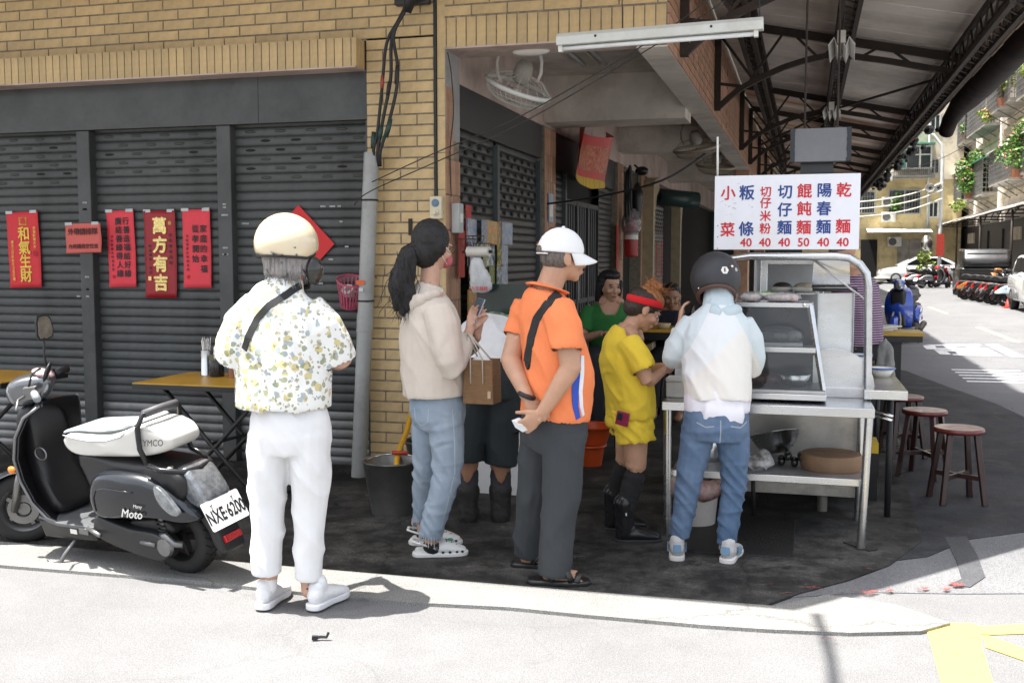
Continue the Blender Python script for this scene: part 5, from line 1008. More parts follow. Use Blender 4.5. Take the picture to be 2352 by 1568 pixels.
def scooter(label, loc, rot, paint, seat, full=True, grp=None, steer=R(40), style=0):
    t = thing('scooter', label, 'scooter', loc, rot, grp)
    wheel(t, (-.615, 0, .205), .205, .095, steer, ALU if full else None); wheel(t, (.615, 0, .205), .205, .10, 0, None, False)
    # fork and front fender turn with the steering about the column
    Sx = M.Translation((-.40, 0, 0)) @ M.Rotation(steer, 4, 'Z') @ M.Translation((.40, 0, 0)) if full else M.Identity(4)
    fk = MB()
    for y in (-.07, .07): fk.tube([V((-.615, y, .205)), V((-.54, y, .38)), V((-.50, y * .6, .5))], .02, 8)
    fk.obj('fork', ALU, t, smooth=True)
    o = MB().lathe([(.215, -.055), (.232, -.03), (.236, 0), (.232, .03), (.215, .055)], 28, M.Translation((-.605, 0, .21)) @ M.Rotation(steer, 4, 'Z') @ M.Rotation(PI / 2, 4, 'X') @ M.Scale(1, 4)).obj('front_fender', paint, t, smooth=True)
    bm = bmesh.new(); bm.from_mesh(o.data); bmesh.ops.delete(bm, geom=[v for v in bm.verts if v.co.z < .25], context='VERTS'); bm.to_mesh(o.data); bm.free()
    # leg shield: curved sheet, wider at mid height, sweeping to the floor
    rows = [(-.30, .86, .12), (-.37, .80, .175), (-.42, .70, .205), (-.445, .58, .215), (-.43, .46, .21), (-.385, .34, .195), (-.31, .255, .175), (-.20, .225, .16)]
    def sh(off, inset):
        return [[V((x + off + .10 * (q * q) * (1 if off < .03 else 1.), q * (w_ - inset), z)) for q in [i / 8 - 1 for i in range(17)]] for x, z, w_ in rows]
    A_, B_ = sh(0, 0), sh(.035, .012); mb = MB(); n = 17; mb.add([p for r in A_ for p in r] + [p for r in B_ for p in r], [])
    m_ = len(rows) * n
    for i in range(len(rows) - 1):
        for j in range(n - 1):
            a = i * n + j; mb.f.append((a, a + 1, a + n + 1, a + n)); mb.f.append((m_ + a, m_ + a + n, m_ + a + n + 1, m_ + a + 1)); mb.mi += [0, 1]
    for i in range(len(rows) - 1):
        for j in (0, n - 1): a = i * n + j; mb.f.append((a, a + n, m_ + a + n, m_ + a)); mb.mi.append(0)
    for j in range(n - 1): mb.f.append((j, m_ + j, m_ + j + 1, j + 1)); mb.mi.append(0)
    mb.obj('leg_shield', [paint, TRIM if full else paint], t, smooth=True, angle=60)
    if full:
        ed = MB(); 
        for j in (0, n - 1): ed.tube([(A_[i][j] + B_[i][j]) / 2 + V((0, (-.006 if j == 0 else .006), 0)) for i in range(len(rows))], .008, 8)
        ed.obj('shield_trim', ALU, t, smooth=True)
    puff([(-.43, .78), (-.33, .84), (-.28, .72), (-.26, .55), (-.22, .40), (-.16, .26), (-.36, .26), (-.42, .5)], .11, .05, steps=3).obj('inner_box', TRIM, t, smooth=True)
    if full:
        MB().lathe([(.040, 0), (.045, .006), (.050, 0)], 24, M.Translation((-.245, -.113, .59)) @ M.Rotation(PI / 2, 4, 'X') @ M.Scale(.75, 4, (0, 1, 0))).obj('emblem_ring', ALU, t, smooth=True)
        MB().ell((-.36, -.215, .52), (.03, .016, .022)).obj('indicator', AMB, t, smooth=True)
    # floor
    MB().prism(smoothpoly([(-.30, -.15), (.1, -.17), (.16, -.12), (.16, .12), (.1, .17), (-.30, .15)], 2), .225, .245, 'z').obj('footboard', mat('grey_footboard', (.10, .105, .11), .4), t, bevel=.004)
    puff([(-.30, .235), (.14, .235), (.17, .17), (-.05, .14), (-.26, .14)], .165, .03, steps=2, smooth=0).obj('floor_side', TRIM, t, smooth=True, angle=40)
    # rear body
    puff([(.05, .62), (.3, .62), (.72, .60), (.80, .52), (.70, .40), (.2, .36), (.12, .25), (.10, .45)], .13, .05).obj('under_seat', TRIM, t, smooth=True)
    W_ = lambda x, z: 1. - .38 * max(0, (x - .45) / .45) ** 1.3
    puff([(.17, .40), (.20, .51), (.29, .565), (.45, .575), (.60, .55), (.74, .47), (.86, .37), (.80, .335), (.66, .345), (.5, .335), (.32, .315), (.21, .325)], .205, .06, wfun=W_).obj('side_body', paint, t, smooth=True)
    if full:
        rr = MB(); rr.tube([(.245, -.2065, .36), (.24, -.2065, .43), (.265, -.2065, .475), (.33, -.2065, .49), (.45, -.205, .49), (.52, -.199, .487)], .0035, 6); rr.obj('panel_crease', PAINTB, t, smooth=True)
    # seat
    S = [(-.04, .648), (-.05, .69), (.02, .730), (.15, .742), (.30, .753), (.42, .775), (.52, .803), (.62, .808), (.70, .785), (.735, .735), (.70, .69), (.58, .655), (.4, .635), (.2, .622), (.04, .620)]
    Ws = lambda x, z: .72 + .28 * math.sin(PI * min(1, max(0, (x + .1) / .75))) ** .7
    puff(S, .155, .05, wfun=Ws).obj('seat', seat, t, smooth=True)
    if full:
        puff([(-.035, .72), (.03, .736), (.15, .748), (.30, .758), (.42, .778), (.50, .806), (.47, .814), (.42, .792), (.3, .768), (.15, .757), (.02, .748), (-.03, .732)], .138, .012, steps=2, wfun=Ws).obj('seat_top', SEATG, t, smooth=True)
        sm = MB(); sm.tube([(x, -(.155 * Ws(x, 0) - e_), z) for x, z, e_ in [(-.035, .712, .012), (.05, .712, .004), (.12, .712, .001), (.2, .712, 0), (.33, .722, 0), (.43, .75, .002), (.48, .785, .012), (.50, .806, .035)]], .0035, 5); sm.obj('seat_piping', SEATG, t, smooth=True)
        letters('KYMCO', .044, BLK, t, (.640, -.143, .735), (PI / 2 - R(14), R(-4), R(6)), .01)
        # grab bar
        gb = MB(); gb.tube([(.60, -.145, .62), (.565, -.15, .70), (.555, -.14, .80), (.575, -.115, .865), (.585, 0, .872), (.575, .115, .865), (.555, .14, .80), (.565, .15, .70), (.60, .145, .62), (.68, .14, .60), (.78, .09, .585), (.80, 0, .582), (.78, -.09, .585), (.68, -.14, .60), (.60, -.145, .62)], .0135, 10); gr = gb.obj('grab_rail', mat('satin_black_rail', (.02, .02, .022), .25, .3), t, smooth=True)
        MB().tube([(.576, -.105, .868), (.586, 0, .874), (.576, .105, .868)], .021, 12).obj('rail_pad', mat('grey_pad', (.07, .07, .075), .6), gr, smooth=True)
        MB().ell((.70, -.10, .60), (.02, .02, .012)).obj('bolt', CHROME, t)
    # tail
    puff([(.70, .58), (.78, .60), (.86, .52), (.90, .43), (.84, .40), (.74, .46)], .095 if full else .045, .03).obj('tail_light', CLEAR if full else REDL, t, smooth=True)
    puff([(.80, .40), (.86, .42), (.93, .30), (.965, .20), (.955, .17), (.91, .20), (.86, .30)], .075, .02).obj('rear_fender', TRIM, t, smooth=True)
    pm = M.Translation((.93, 0, .375)) @ M.Rotation(PI / 2, 4, 'Z') @ M.Rotation(R(62), 4, 'X')
    pl = MB().prism([(-.125, -.068), (-.118, -.075), (.118, -.075), (.125, -.068), (.125, .068), (.118, .075), (-.118, .075), (-.125, .068)], 0, .003, 'z'); pl.v = [tuple(pm @ V(p)) for p in pl.v]; po = pl.obj('licence_plate', mat('plate_white', (.72, .72, .72), .35, var=.03), t)
    if full:
        tx = letters('NXE·6200', .082, INK, po, (0, 0, 0), (0, 0, 0), .03, sx=.72); tx.matrix_local = pm @ M.Translation((0, -.012, .0036)) @ M.Diagonal((.72, 1.15, 1, 1)).to_4x4()
        for s in (-.07, .07): MB().ell(pm @ V((s, .052, .004)), (.009, .007, .005)).obj('plate_screw', ALU, po, smooth=True)
    MB().box(-.008, .012, -.055, .055, -.018, .018, M.Translation((.957, 0, .245)) @ M.Rotation(R(-25), 4, 'Y')).obj('reflector', REDL, t, bevel=.003)
    # engine, stand, shocks
    puff([(.16, .28), (.20, .31), (.42, .275), (.60, .27), (.69, .215), (.67, .15), (.60, .125), (.40, .14), (.22, .18), (.15, .22)], .045, .02, y0=-.125).obj('engine_case', ENG, t, smooth=True)
    if full:
        puff([(.40, .30), (.62, .33), (.66, .25), (.5, .22), (.36, .25)], .08, .03, y0=-.04).obj('crankcase', ENG, t, smooth=True); MB().tube([(.50, -.168, .215), (.60, -.17, .212)], .012, 8).obj('case_ridge', ALU, t, smooth=True)
        MB().lathe([(0, 0), (.05, 0), (.045, .02), (0, .025)], 18, M.Translation((.655, -.15, .205)) @ M.Rotation(PI / 2, 4, 'X')).obj('hub_cover', ALU, t, smooth=True, angle=40); MB().tube([(.61, -.14, .25), (.66, -.15, .26), (.70, -.14, .22), (.74, -.12, .215)], .018, 8).obj('brake_arm', ALU, t, smooth=True)
        MB().tube([(.56, -.10, .42), (.63, -.12, .25)], .016, 8).obj('shock', ALU, t, smooth=True); sp = MB(); sp.tube([(.565 + .06 * k / 60 + .026 * math.cos(k * .7), -.105 - .012 * k / 60 + .026 * math.sin(k * .7), .40 - .14 * k / 60) for k in range(61)], .005, 5); sp.obj('spring', TRIM, t, smooth=True)
        MB().tube([(.11, -.165, .235), (.24, -.20, .225)], .012, 8).obj('foot_peg', ALU, t, smooth=True); MB().box(.05, .12, -.178, -.16, .20, .235).obj('peg_block', ALU, t, bevel=.003); MB().box(-.03, .02, -.1685, -.165, .19, .215).obj('warning_label', WHITE, t)
        puff([(.66, .53), (.72, .50), (.795, .42), (.80, .395), (.755, .39), (.69, .425), (.655, .48)], .012, .004, y0=-.168).obj('side_indicator', CLEAR, t, smooth=True)
        letters('Moto', .062, WHITE, t, (.50, -.2045, .375), (PI / 2, 0, R(5)), .02, shear=.35); letters('Many', .026, WHITE, t, (.545, -.199, .418), (PI / 2, 0, R(6)), .01, shear=.3)
        ks = MB().tube([(-.02, -.12, .17), (-.06, -.20, .08), (-.10, -.27, -.035)], .011, 8).obj('kickstand', ALU, t, smooth=True); MB().tube([(-.07, -.22, .05), (-.13, -.24, .04), (-.15, -.24, .055)], .007, 6).obj('stand_spur', ALU, ks, smooth=True); MB().box(-.13, -.08, -.29, -.25, -.042, -.03).obj('stand_foot', TRIM, ks)
    else:
        MB().tube([(0.3, -.14, .2), (.5, -.16, .18), (.8, -.17, .26)], [.03, .05, .05], 10).obj('exhaust', ENG, t, smooth=True)
        MB().tube([(.0, -.12, .17), (-.06, -.20, .08), (-.10, -.27, 0)], .011, 8).obj('kickstand', ALU, t, smooth=True)
    # handlebar assembly, turned by steer about the column
    hp = V((-.33, 0, .86)); HT = M.Translation(hp) @ M.Rotation(steer, 4, 'Z')
    def hob(mb, name, m, par=t, sm=True, angle=None):
        mb.v = [tuple(HT @ V(p)) for p in mb.v]; return mb.obj(name, m, par, smooth=sm, angle=angle)
    nac = hob(puff([(-.13, .11), (-.05, .135), (.05, .13), (.085, .09), (.05, .02), (-.03, -.02), (-.11, -.015), (-.145, .045)], .08, .045), 'headset', mat('dark_chrome_headset', (.16, .165, .175), .2, .7) if full else paint)
    hob(MB().lathe([(0, .03), (.05, .026), (.078, .0), (.084, -.02), (.078, -.035)], 20, M.Translation((-.132, 0, .045)) @ M.Rotation(-PI / 2, 4, 'Y') @ M.Scale(.86, 4)), 'headlight', CLEAR)
    if full: hob(MB().ell((.035, 0, .138), (.06, .07, .022), M.Rotation(R(20), 3, 'Y')), 'speedometer', mat('dial_face', (.55, .5, .5), .12, .4, var=.5, scale=30, c2=(.35, .08, .08)))
    for s in (-1, 1):
        hob(MB().tube([(.0, s * .08, .07), (.02, s * .2, .08), (.06, s * .32, .075)], .013, 8), 'handlebar', TRIM)
        hob(MB().tube([(.035, s * .24, .08), (.075, s * .36, .075)], .0195, 12), 'grip', mat('grey_grip', (.22, .23, .24), .55, bump=.6, bscale=160) if s < 0 and full else BLK)
        hob(MB().tube([(.0, s * .2, .075), (-.04, s * .27, .06), (-.03, s * .37, .03)], .007, 6), 'brake_lever', ALU)
        if full: hob(MB().box(-.02, .04, s * .21 - .025, s * .21 + .025, .05, .11), 'switch_block', TRIM if s > 0 else ALU, sm=False)
        if full and s > 0:
            hob(MB().tube([(.01, s * .2, .1), (.0, s * .22, .2), (.01, s * .235, .29)], .006, 8), 'mirror_stalk', TRIM)
            mm = M.Translation((.02, s * .25, .345)) @ M.Rotation(R(-38), 4, 'Z') @ M.Rotation(R(0), 4, 'X')
            fr_ = MB().prism(smoothpoly([(-.05, -.065), (.045, -.06), (.05, .02), (.03, .065), (-.04, .07), (-.055, .0)], 2), -.012, .0, 'x'); fr_.v = [tuple(mm @ V(p)) for p in fr_.v]; f_ = hob(fr_, 'mirror', TRIM, sm=False)
            gl_ = MB().prism(smoothpoly([(-.043, -.057), (.038, -.053), (.043, .018), (.025, .057), (-.034, .06), (-.047, .0)], 2), .0005, .002, 'x'); gl_.v = [tuple(mm @ V(p)) for p in gl_.v]; hob(gl_, 'mirror_glass', mat('brown_reflection_mirror', (.22, .19, .15), .06, 1., var=.3, scale=18), f_, False)  # brownish reflection is put into the mirror glass colour
        elif full:
            hob(MB().tube([(.0, s * .2, .1), (.02, s * .17, .17), (.06, s * .14, .19)], .006, 8), 'mirror_stalk', TRIM); hob(MB().ell((.085, s * .12, .165), (.012, .05, .055), M.Rotation(R(25), 3, 'Y')), 'mirror', TRIM)
    return t
scooter('dark blue black scooter with a cream seat parked before the shutters', (-3.372, 4.42, 0), (R(8), 0, R(-13)), PAINTB, SEATW).scale = (.93,) * 3
# ================================================================ people
from mathutils.bvhtree import BVHTree
def skin(name, c): return mat(name, c, .5, var=.08, scale=14, bump=.08, bscale=220)
SK1 = skin('skin_fair', (.52, .31, .22)); SK2 = skin('skin_tan', (.44, .245, .155)); SK3 = skin('skin_brown', (.30, .155, .09))
def hairmat(name, c, rough=.38): return mat(name, c, rough, var=.5, scale=30, stretch=(3, 3, .5), bump=.7, bscale=110)
HBLK = hairmat('black_hair', (.006, .005, .005), .5); HGREY = hairmat('grey_hair', (.24, .22, .21), .5); HGIN = hairmat('ginger_hair', (.30, .11, .03)); HDRK = hairmat('dark_brown_hair', (.03, .018, .012)); HSALT = hairmat('short_grey_hair', (.12, .10, .085), .6)
def rot3(yaw=0, pitch=0, roll=0): return (M.Rotation(R(yaw), 3, 'Z') @ M.Rotation(R(pitch), 3, 'X') @ M.Rotation(R(roll), 3, 'Y'))
def head(B, c, q, s=1., ears=True, female=False):
    c = V(c)
    def e(p, r, rr=None): B.ell(c + q @ (V(p) * s), [k * s for k in r], q @ (rr or M.Identity(3)), n=16, m=10)
    e((0, -.012, .028), (.076, .095, .090)); e((0, .022, -.03), (.064, .072, .080)); e((0, .040, -.075), (.046, .045, .036)); e((0, .066, -.098), (.024, .022, .018))
    e((0, .097, -.026), (.011, .018, .026), M.Rotation(R(-18), 3, 'X')); e((0, .106, -.040), (.016, .015, .011)); e((0, .086, .012), (.05, .014, .012)); 
    for k in (-1, 1):
        e((k * .036, .068, -.035), (.026, .026, .024))
        if ears: e((k * .077, -.004, -.016), (.010, .022, .033), M.Rotation(R(12), 3, 'X')); e((k * .078, .002, -.040), (.009, .012, .012))
    e((0, .092, -.066), (.024, .012, .009)); e((0, .090, -.076), (.020, .012, .008))
def face(t, c, q, s=1., lip=(.35, .10, .08), brow=HBLK):
    c = V(c); f = lambda p: c + q @ (V(p) * s)
    for k in (-1, 1):
        MB().ell(f((k * .031, .0815, -.006)), (.0155 * s, .008 * s, .0072 * s), q, 12, 7).obj('eye', mat('eye_white', (.5, .47, .44), .25), t, smooth=True)
        MB().ell(f((k * .031, .0885, -.006)), (.0068 * s, .003 * s, .0066 * s), q, 10, 6).obj('iris', mat('dark_iris', (.012, .008, .006), .15), t, smooth=True)
        MB().ell(f((k * .031, .0885, .002)), (.0175 * s, .004 * s, .0022 * s), q, 12, 6).obj('eyelid', mat('lash_line', (.02, .012, .010), .5), t, smooth=True)
        MB().ell(f((k * .033, .092, .017)), (.021 * s, .004 * s, .0034 * s), q @ M.Rotation(R(k * 6), 3, 'Y'), 12, 6).obj('eyebrow', brow, t, smooth=True)
        MB().ell(f((k * .007, .119, -.047)), (.004 * s, .003 * s, .0028 * s), q, 8, 5).obj('nostril', mat('nostril_dark', (.05, .02, .015), .6), t, smooth=True)
    MB().ell(f((0, .1015, -.0695)), (.0225 * s, .006 * s, .0052 * s), q, 14, 6).obj('lips', mat('lips' + str(lip), lip, .4), t, smooth=True); MB().ell(f((0, .1062, -.0705)), (.019 * s, .003 * s, .0012 * s), q, 12, 5).obj('mouth_line', mat('mouth_dark', (.06, .015, .012), .5), t, smooth=True)
def hand(B, w, d, n, side=1, curl=20, s=1., spread=5, thumb=(35, 10)):
    """wrist w, direction d towards the fingertips, palm normal n (the side the fingers curl to); thumb leaves on side*(d x n)"""
    w = V(w); d = V(d).normalized(); n = V(n); n = (n - d * n.dot(d)).normalized(); x = d.cross(n) * side
    B.chain([(*w, .024 * s, .018 * s), (*(w + d * .035 * s), .034 * s, .015 * s), (*(w + d * .075 * s), .038 * s, .013 * s)], sx=x)
    for i, (o, L) in enumerate(((.029, .072), (.010, .080), (-.010, .075), (-.029, .058))):
        p = w + d * .078 * s + x * o * s; a = R(curl * .5); sp = R(spread * (1.5 - i)); dd = (d * math.cos(sp) + x * math.sin(sp)).normalized(); pts = [(*(p - d * .02 * s), .0098 * s)]
        for k, fr in enumerate((.45, .32, .23)):
            dk = dd * math.cos(a) + n * math.sin(a); pts.append((*p, (.0094 - .001 * k) * s)); p = p + dk * L * fr * s; a += R(curl)
        pts.append((*p, .0066 * s)); B.chain(pts, sx=x, n=8)
    b = w + d * .022 * s + x * .024 * s; a, c = R(thumb[0]), R(thumb[1]); td = (d * math.cos(a) + x * math.sin(a) + n * math.sin(c)).normalized()
    p1 = b + td * .036 * s; td2 = (td + d * .4 + n * .25).normalized(); p2 = p1 + td2 * .030 * s; B.chain([(*b, .014 * s), (*p1, .0115 * s), (*p2, .0095 * s), (*(p2 + (td2 + n * .2).normalized() * .018 * s), .0075 * s)], sx=n, n=8)
def limb(B, a, b, c, r=(.05, .042, .036, .026)):
    a, b, c = V(a), V(b), V(c); B.chain([(*a, r[0]), (*a.lerp(b, .5), (r[0] + r[1]) / 2), (*b, r[1]), (*b.lerp(c, .3), r[2] * 1.06), (*c, r[3])])
def torso(B, rings, sx): 
    """rings (x, y, z, rx, ry)"""
    B.chain(rings, sx=sx, n=22)
    if B.hems:
        if rings[0][2] > rings[-1][2]: B.hems.pop()   # trousers: the seat stays closed
        else: a, b = V(rings[0][:3]), V(rings[1][:3]); B.hems.append((a, (a - b).normalized(), max(rings[0][3:])))
def band(t, ob, pts, w, m, name='strap', out=.006, d=(0, 1, 0), par=None):
    """a strap laid over a garment: points (x,z) thrown against the cloth from outside"""
    bv = tree(ob); d = V(d).normalized(); P = []
    for a, b in zip(pts, pts[1:]):
        for k in range(6): u = k / 6; P.append((a[0] + (b[0] - a[0]) * u, a[1] + (b[1] - a[1]) * u))
    P.append(pts[-1]); S = []; last = None
    for x, z in P:
        h, nn, _, _ = bv.ray_cast(V((x, 0, z)) - d * 2, d)
        if h is None: continue
        S.append((h + nn * out, nn))
    if len(S) < 3: return
    mb = MB(); rs = []
    for i, (p, n) in enumerate(S):
        tt = (S[min(i + 1, len(S) - 1)][0] - S[max(i - 1, 0)][0]).normalized(); x = tt.cross(n).normalized(); rs.append([p + x * w / 2, p + x * w / 2 - n * .012, p - x * w / 2 - n * .012, p - x * w / 2])
    return mb.rings(rs).obj(name, m, par or t, smooth=True, angle=40)
def legs_pts(h, k, a, r): h, k, a = V(h), V(k), V(a); return [(*h, r[0]), (*h.lerp(k, .5), (r[0] * .55 + r[1] * .45)), (*k, r[1]), (*k.lerp(a, .35), r[2]), (*a, r[3])]
def fl(v): FLAT[0] = bool(v)
_blob = blob
LAST = {}
def blob(name, B, m, t, *a, **k):
    o = _blob(name, B, m, t, *a, **k)
    if name == 'body': FLAT[0] = True; LAST['body'] = o
    if name in ('blouse', 'trousers', 'jacket', 'jeans', 'polo_shirt', 'tee_shirt', 'shorts', 'white_tee', 'white_shirt', 'shirt', 'hood_collar', 'sock', 'boot', 'shoe', 'clog'): tuck(LAST['body'], o)
    return o
def arr(me):
    n = len(me.vertices); co = np.empty(n * 3, np.float32); me.vertices.foreach_get('co', co); return co.reshape(-1, 3)
def tree(ob):
    me = ob.data; me.calc_loop_triangles(); t = np.empty(len(me.loop_triangles) * 3, np.int32); me.loop_triangles.foreach_get('vertices', t)
    return BVHTree.FromPolygons(arr(me).tolist(), t.reshape(-1, 3).tolist(), all_triangles=True)
def tuck(body, garment):
    """press the skin under a garment inwards wherever it would come through the cloth"""
    bv = tree(garment); g = arr(garment.data); lo, hi = g.min(0) - .01, g.max(0) + .01; me = body.data; b = arr(me); no = np.empty(len(b) * 3, np.float32); me.vertices.foreach_get('normal', no); no = no.reshape(-1, 3)
    for i in np.nonzero(((b > lo) & (b < hi)).all(1))[0]:
        p = V(b[i].tolist()); h, n, _, _ = bv.find_nearest(p, .022)
        if h is None: continue
        if (p - h).dot(n) > -.010 and n.dot(V(no[i].tolist())) > .35: b[i] = h - n * .012
    me.vertices.foreach_set('co', b.ravel()); me.update()
def person(label, fx, fy, grp='people queueing and eating at the food cart'):
    FLAT[0] = False
    return thing('person', label, 'person', (fx, fy, 0), YAW, grp)
def sneaker(t, heel, ang, L=.25, m=WHITE, sole=None, accent=None, z=0., name='shoe'):
    """trainer with heel at (x,y), toes along ang (deg, 0 = away, -90 = right)"""
    fl(0)
    T = M.Translation((heel[0], heel[1], z)) @ M.Rotation(R(ang), 4, 'Z'); B = MB(); k = L / .25
    B.chain([(0, .02, .062, .034, .040), (0, .06, .058, .036, .042), (0, .11, .05, .040, .034), (0, .17, .04, .044, .027), (0, .215, .032, .038, .02)]); B.chain([(0, .03, .06, .033), (0, .035, .10, .036)])
    B.v = [tuple(T @ (V(p) * k)) for p in B.v]; o = blob(name, B, m, t, .006, 3, folds(.0025, (60, 60, 60)))
    pr = smoothpoly([(-.036, .0), (0, -.018), (.036, .0), (.038, .06), (.036, .11), (.046, .17), (.036, .225), (0, .243), (-.036, .225), (-.044, .17), (-.034, .11), (-.038, .06)], 2)
    s = MB().prism(pr, .002, .03, 'z'); s.v = [tuple(T @ (V(p) * k)) for p in s.v]; s.obj('sole', sole or m, o, bevel=.006)
    if accent:
        a = MB()
        for sx in (-1, 1): a.box(sx * .045 - .003, sx * .045 + .003, .07, .10, .03, .075, M.Rotation(R(0), 4, 'X')); a.box(sx * .0445 - .003, sx * .0445 + .003, .115, .14, .028, .06)
        a.box(-.02, .02, -.024, -.014, .05, .09); a.v = [tuple(T @ (V(p) * k)) for p in a.v]; a.obj('accent', accent, o, bevel=.002)
    lc = MB()
    for i in range(4): lc.bar((-.018, .10 + i * .022, .082 - i * .008), (.018, .104 + i * .022, .082 - i * .008), .006, .004)
    lc.v = [tuple(T @ (V(p) * k)) for p in lc.v]; lc.obj('laces', WHITE, o); return o
def strands(par, m, a, b, n, s0, s1, sag=.02, r=.0016):
    """loose hairs from around a to around b"""
    q = MB(); a, b = V(a), V(b); g = lambda s: V((random.gauss(0, s), random.gauss(0, s), random.gauss(0, s)))
    for i in range(n): p0, p2 = a + g(s0), b + g(s1); q.tube([p0, p0.lerp(p2, .5) + g(sag), p2, p2 + (p2 - p0) * .12 + g(sag * .5)], [r, r, r * .8, r * .3], 4, False)
    return tag(q.obj('loose_hairs', m, par), kind='stuff')
def legmask(z0, z1): return lambda P: np.clip((P[:, 2] - z0) / .1, .25, 1) * 0 + 1

# ---------------- woman with the cream helmet
FLOR = bpy.data.materials.new('floral_blouse'); FLOR.use_nodes = True; N = FLOR.node_tree.nodes; L = FLOR.node_tree.links; Pn = N['Principled BSDF']
tc = N.new('ShaderNodeTexCoord'); acc = None
base = N.new('ShaderNodeRGB'); base.outputs[0].default_value = (.74, .74, .71, 1); acc = base.outputs[0]
dz = N.new('ShaderNodeTexNoise'); dz.inputs['Scale'].default_value = 45; dz.inputs['Detail'].default_value = 2; L.new(tc.outputs['Object'], dz.inputs['Vector'])
dsp = N.new('ShaderNodeVectorMath'); dsp.operation = 'MULTIPLY_ADD'; dsp.inputs[1].default_value = (.022, .022, .022); L.new(dz.outputs['Color'], dsp.inputs[0]); L.new(tc.outputs['Object'], dsp.inputs[2])
for i, (sc_, th, cl, dens) in enumerate(((24, .40, (.52, .43, .14), .50), (27, .36, (.20, .23, .11), .55), (30, .36, (.27, .33, .36), .58), (48, .34, (.20, .21, .12), .55), (44, .34, (.44, .38, .22), .55))):
    vv = N.new('ShaderNodeTexVoronoi'); vv.inputs['Scale'].default_value = sc_; of = N.new('ShaderNodeVectorMath'); of.inputs[1].default_value = (i * 3.3, i * 1.7, i * 2.1); L.new(dsp.outputs[0], of.inputs[0]); L.new(of.outputs[0], vv.inputs['Vector'])
    lt = N.new('ShaderNodeMath'); lt.operation = 'LESS_THAN'; lt.inputs[1].default_value = th; L.new(vv.outputs['Distance'], lt.inputs[0])
    sp = N.new('ShaderNodeSeparateColor'); L.new(vv.outputs['Color'], sp.inputs[0]); gt = N.new('ShaderNodeMath'); gt.operation = 'GREATER_THAN'; gt.inputs[1].default_value = dens; L.new(sp.outputs[0], gt.inputs[0])
    mu = N.new('ShaderNodeMath'); mu.operation = 'MULTIPLY'; L.new(lt.outputs[0], mu.inputs[0]); L.new(gt.outputs[0], mu.inputs[1]); m2 = N.new('ShaderNodeMath'); m2.operation = 'MULTIPLY'; m2.inputs[1].default_value = .8; L.new(mu.outputs[0], m2.inputs[0])
    mx = N.new('ShaderNodeMixRGB'); L.new(m2.outputs[0], mx.inputs[0]); L.new(acc, mx.inputs[1]); mx.inputs[2].default_value = (*cl, 1); acc = mx.outputs[0]
L.new(acc, Pn.inputs['Base Color']); Pn.inputs['Roughness'].default_value = .8
wrinkle(FLOR, .6, 7, .03); WHITEC = wrinkle(mat('white_cotton', (.72, .72, .72), .85, var=.03, bump=.1, bscale=300), .55, 8, .025)
t = person('woman seen from behind in cream helmet, floral blouse and white trousers', -2.101, 3.971)
B = MB(); hq = rot3(-28, -6, 2); hc = (.0, .03, 1.535)
torso(B, [(0, 0, .84, .16, .11), (-.01, 0, 1.0, .15, .10), (-.02, 0, 1.2, .175, .10), (-.025, 0, 1.30, .16, .085), (-.01, .0, 1.36, .07, .06)], (1, 0, 0)); B.chain([(-.01, .0, 1.34, .055), (0, .02, 1.46, .055)])
head(B, hc, hq)
limb(B, (-.17, 0, 1.29), (-.225, .03, 1.05), (-.06, .25, 1.06), (.052, .045, .038, .027)); limb(B, (.13, 0, 1.27), (.222, .03, 1.06), (.08, .25, 1.07), (.052, .047, .04, .027))
hand(B, (-.05, .26, 1.065), (.8, .5, .1), (0, .2, 1), 1, 40); hand(B, (.07, .27, 1.075), (-.6, .6, .1), (0, .2, 1), -1, 40)
for s, k in ((-1, 0), (1, 1)): B.chain(legs_pts((s * .085, 0, .80), ((-.094, .083)[k], .0, .46), ((-.10, .078)[k], .0, .07), (.09, .06, .058, .036)))
for s, x in ((-1, -.10), (1, .08)): B.chain([(x, 0, .07, .035), (x + .02, .1, .04, .034, .024)])
body = blob('body', B, SK1, t, .0075, 4)
B = MB(); torso(B, [(-.024, .0, .870, .205, .150), (-.024, 0, .98, .198, .142), (-.022, 0, 1.10, .190, .135), (-.022, .0, 1.21, .190, .124), (-.025, .0, 1.29, .172, .110), (-.018, .0, 1.345, .125, .09), (-.01, .01, 1.375, .085, .075)], (1, 0, 0))
B.chain([(-.11, 0, 1.30, .075), (-.168, .01, 1.22, .086, .10), (-.208, .02, 1.12, .088, .105), (-.232, .03, 1.05, .082, .095)]); B.chain([(.08, 0, 1.29, .075), (.135, .01, 1.20, .086, .10), (.172, .03, 1.12, .086, .10), (.195, .04, 1.055, .080, .09)])
B.chain([(-.01, .0, 1.36, .083, .078), (-.004, .008, 1.415, .074, .072)])
sh_ = blob('blouse', B, FLOR, t, .0085, 2, folds(.022, (9, 9, 2.2), 1.3, lambda P: np.clip((1.36 - P[:, 2]) / .12, .1, 1), .006, .9))
band(t, sh_, [(.075, 1.39), (.02, 1.345), (-.05, 1.30), (-.10, 1.245), (-.13, 1.18), (-.155, 1.12)], .03, mat('black_webbing', (.014, .014, .015), .8), out=.004)
B = MB(); torso(B, [(0.006, 0, .89, .15, .115), (.006, 0, .82, .168, .132), (.006, 0, .74, .174, .136), (.005, 0, .68, .168, .126)], (1, 0, 0))
B.chain([(-.082, 0, .76, .090, .122), (-.090, 0, .62, .086, .112), (-.097, .005, .45, .077, .088), (-.100, 0, .30, .068, .075), (-.103, 0, .150, .063, .070)]); B.chain([(.089, 0, .76, .090, .122), (.087, 0, .62, .086, .112), (.084, .005, .45, .075, .088), (.079, 0, .30, .065, .073), (.074, 0, .128, .060, .069)])
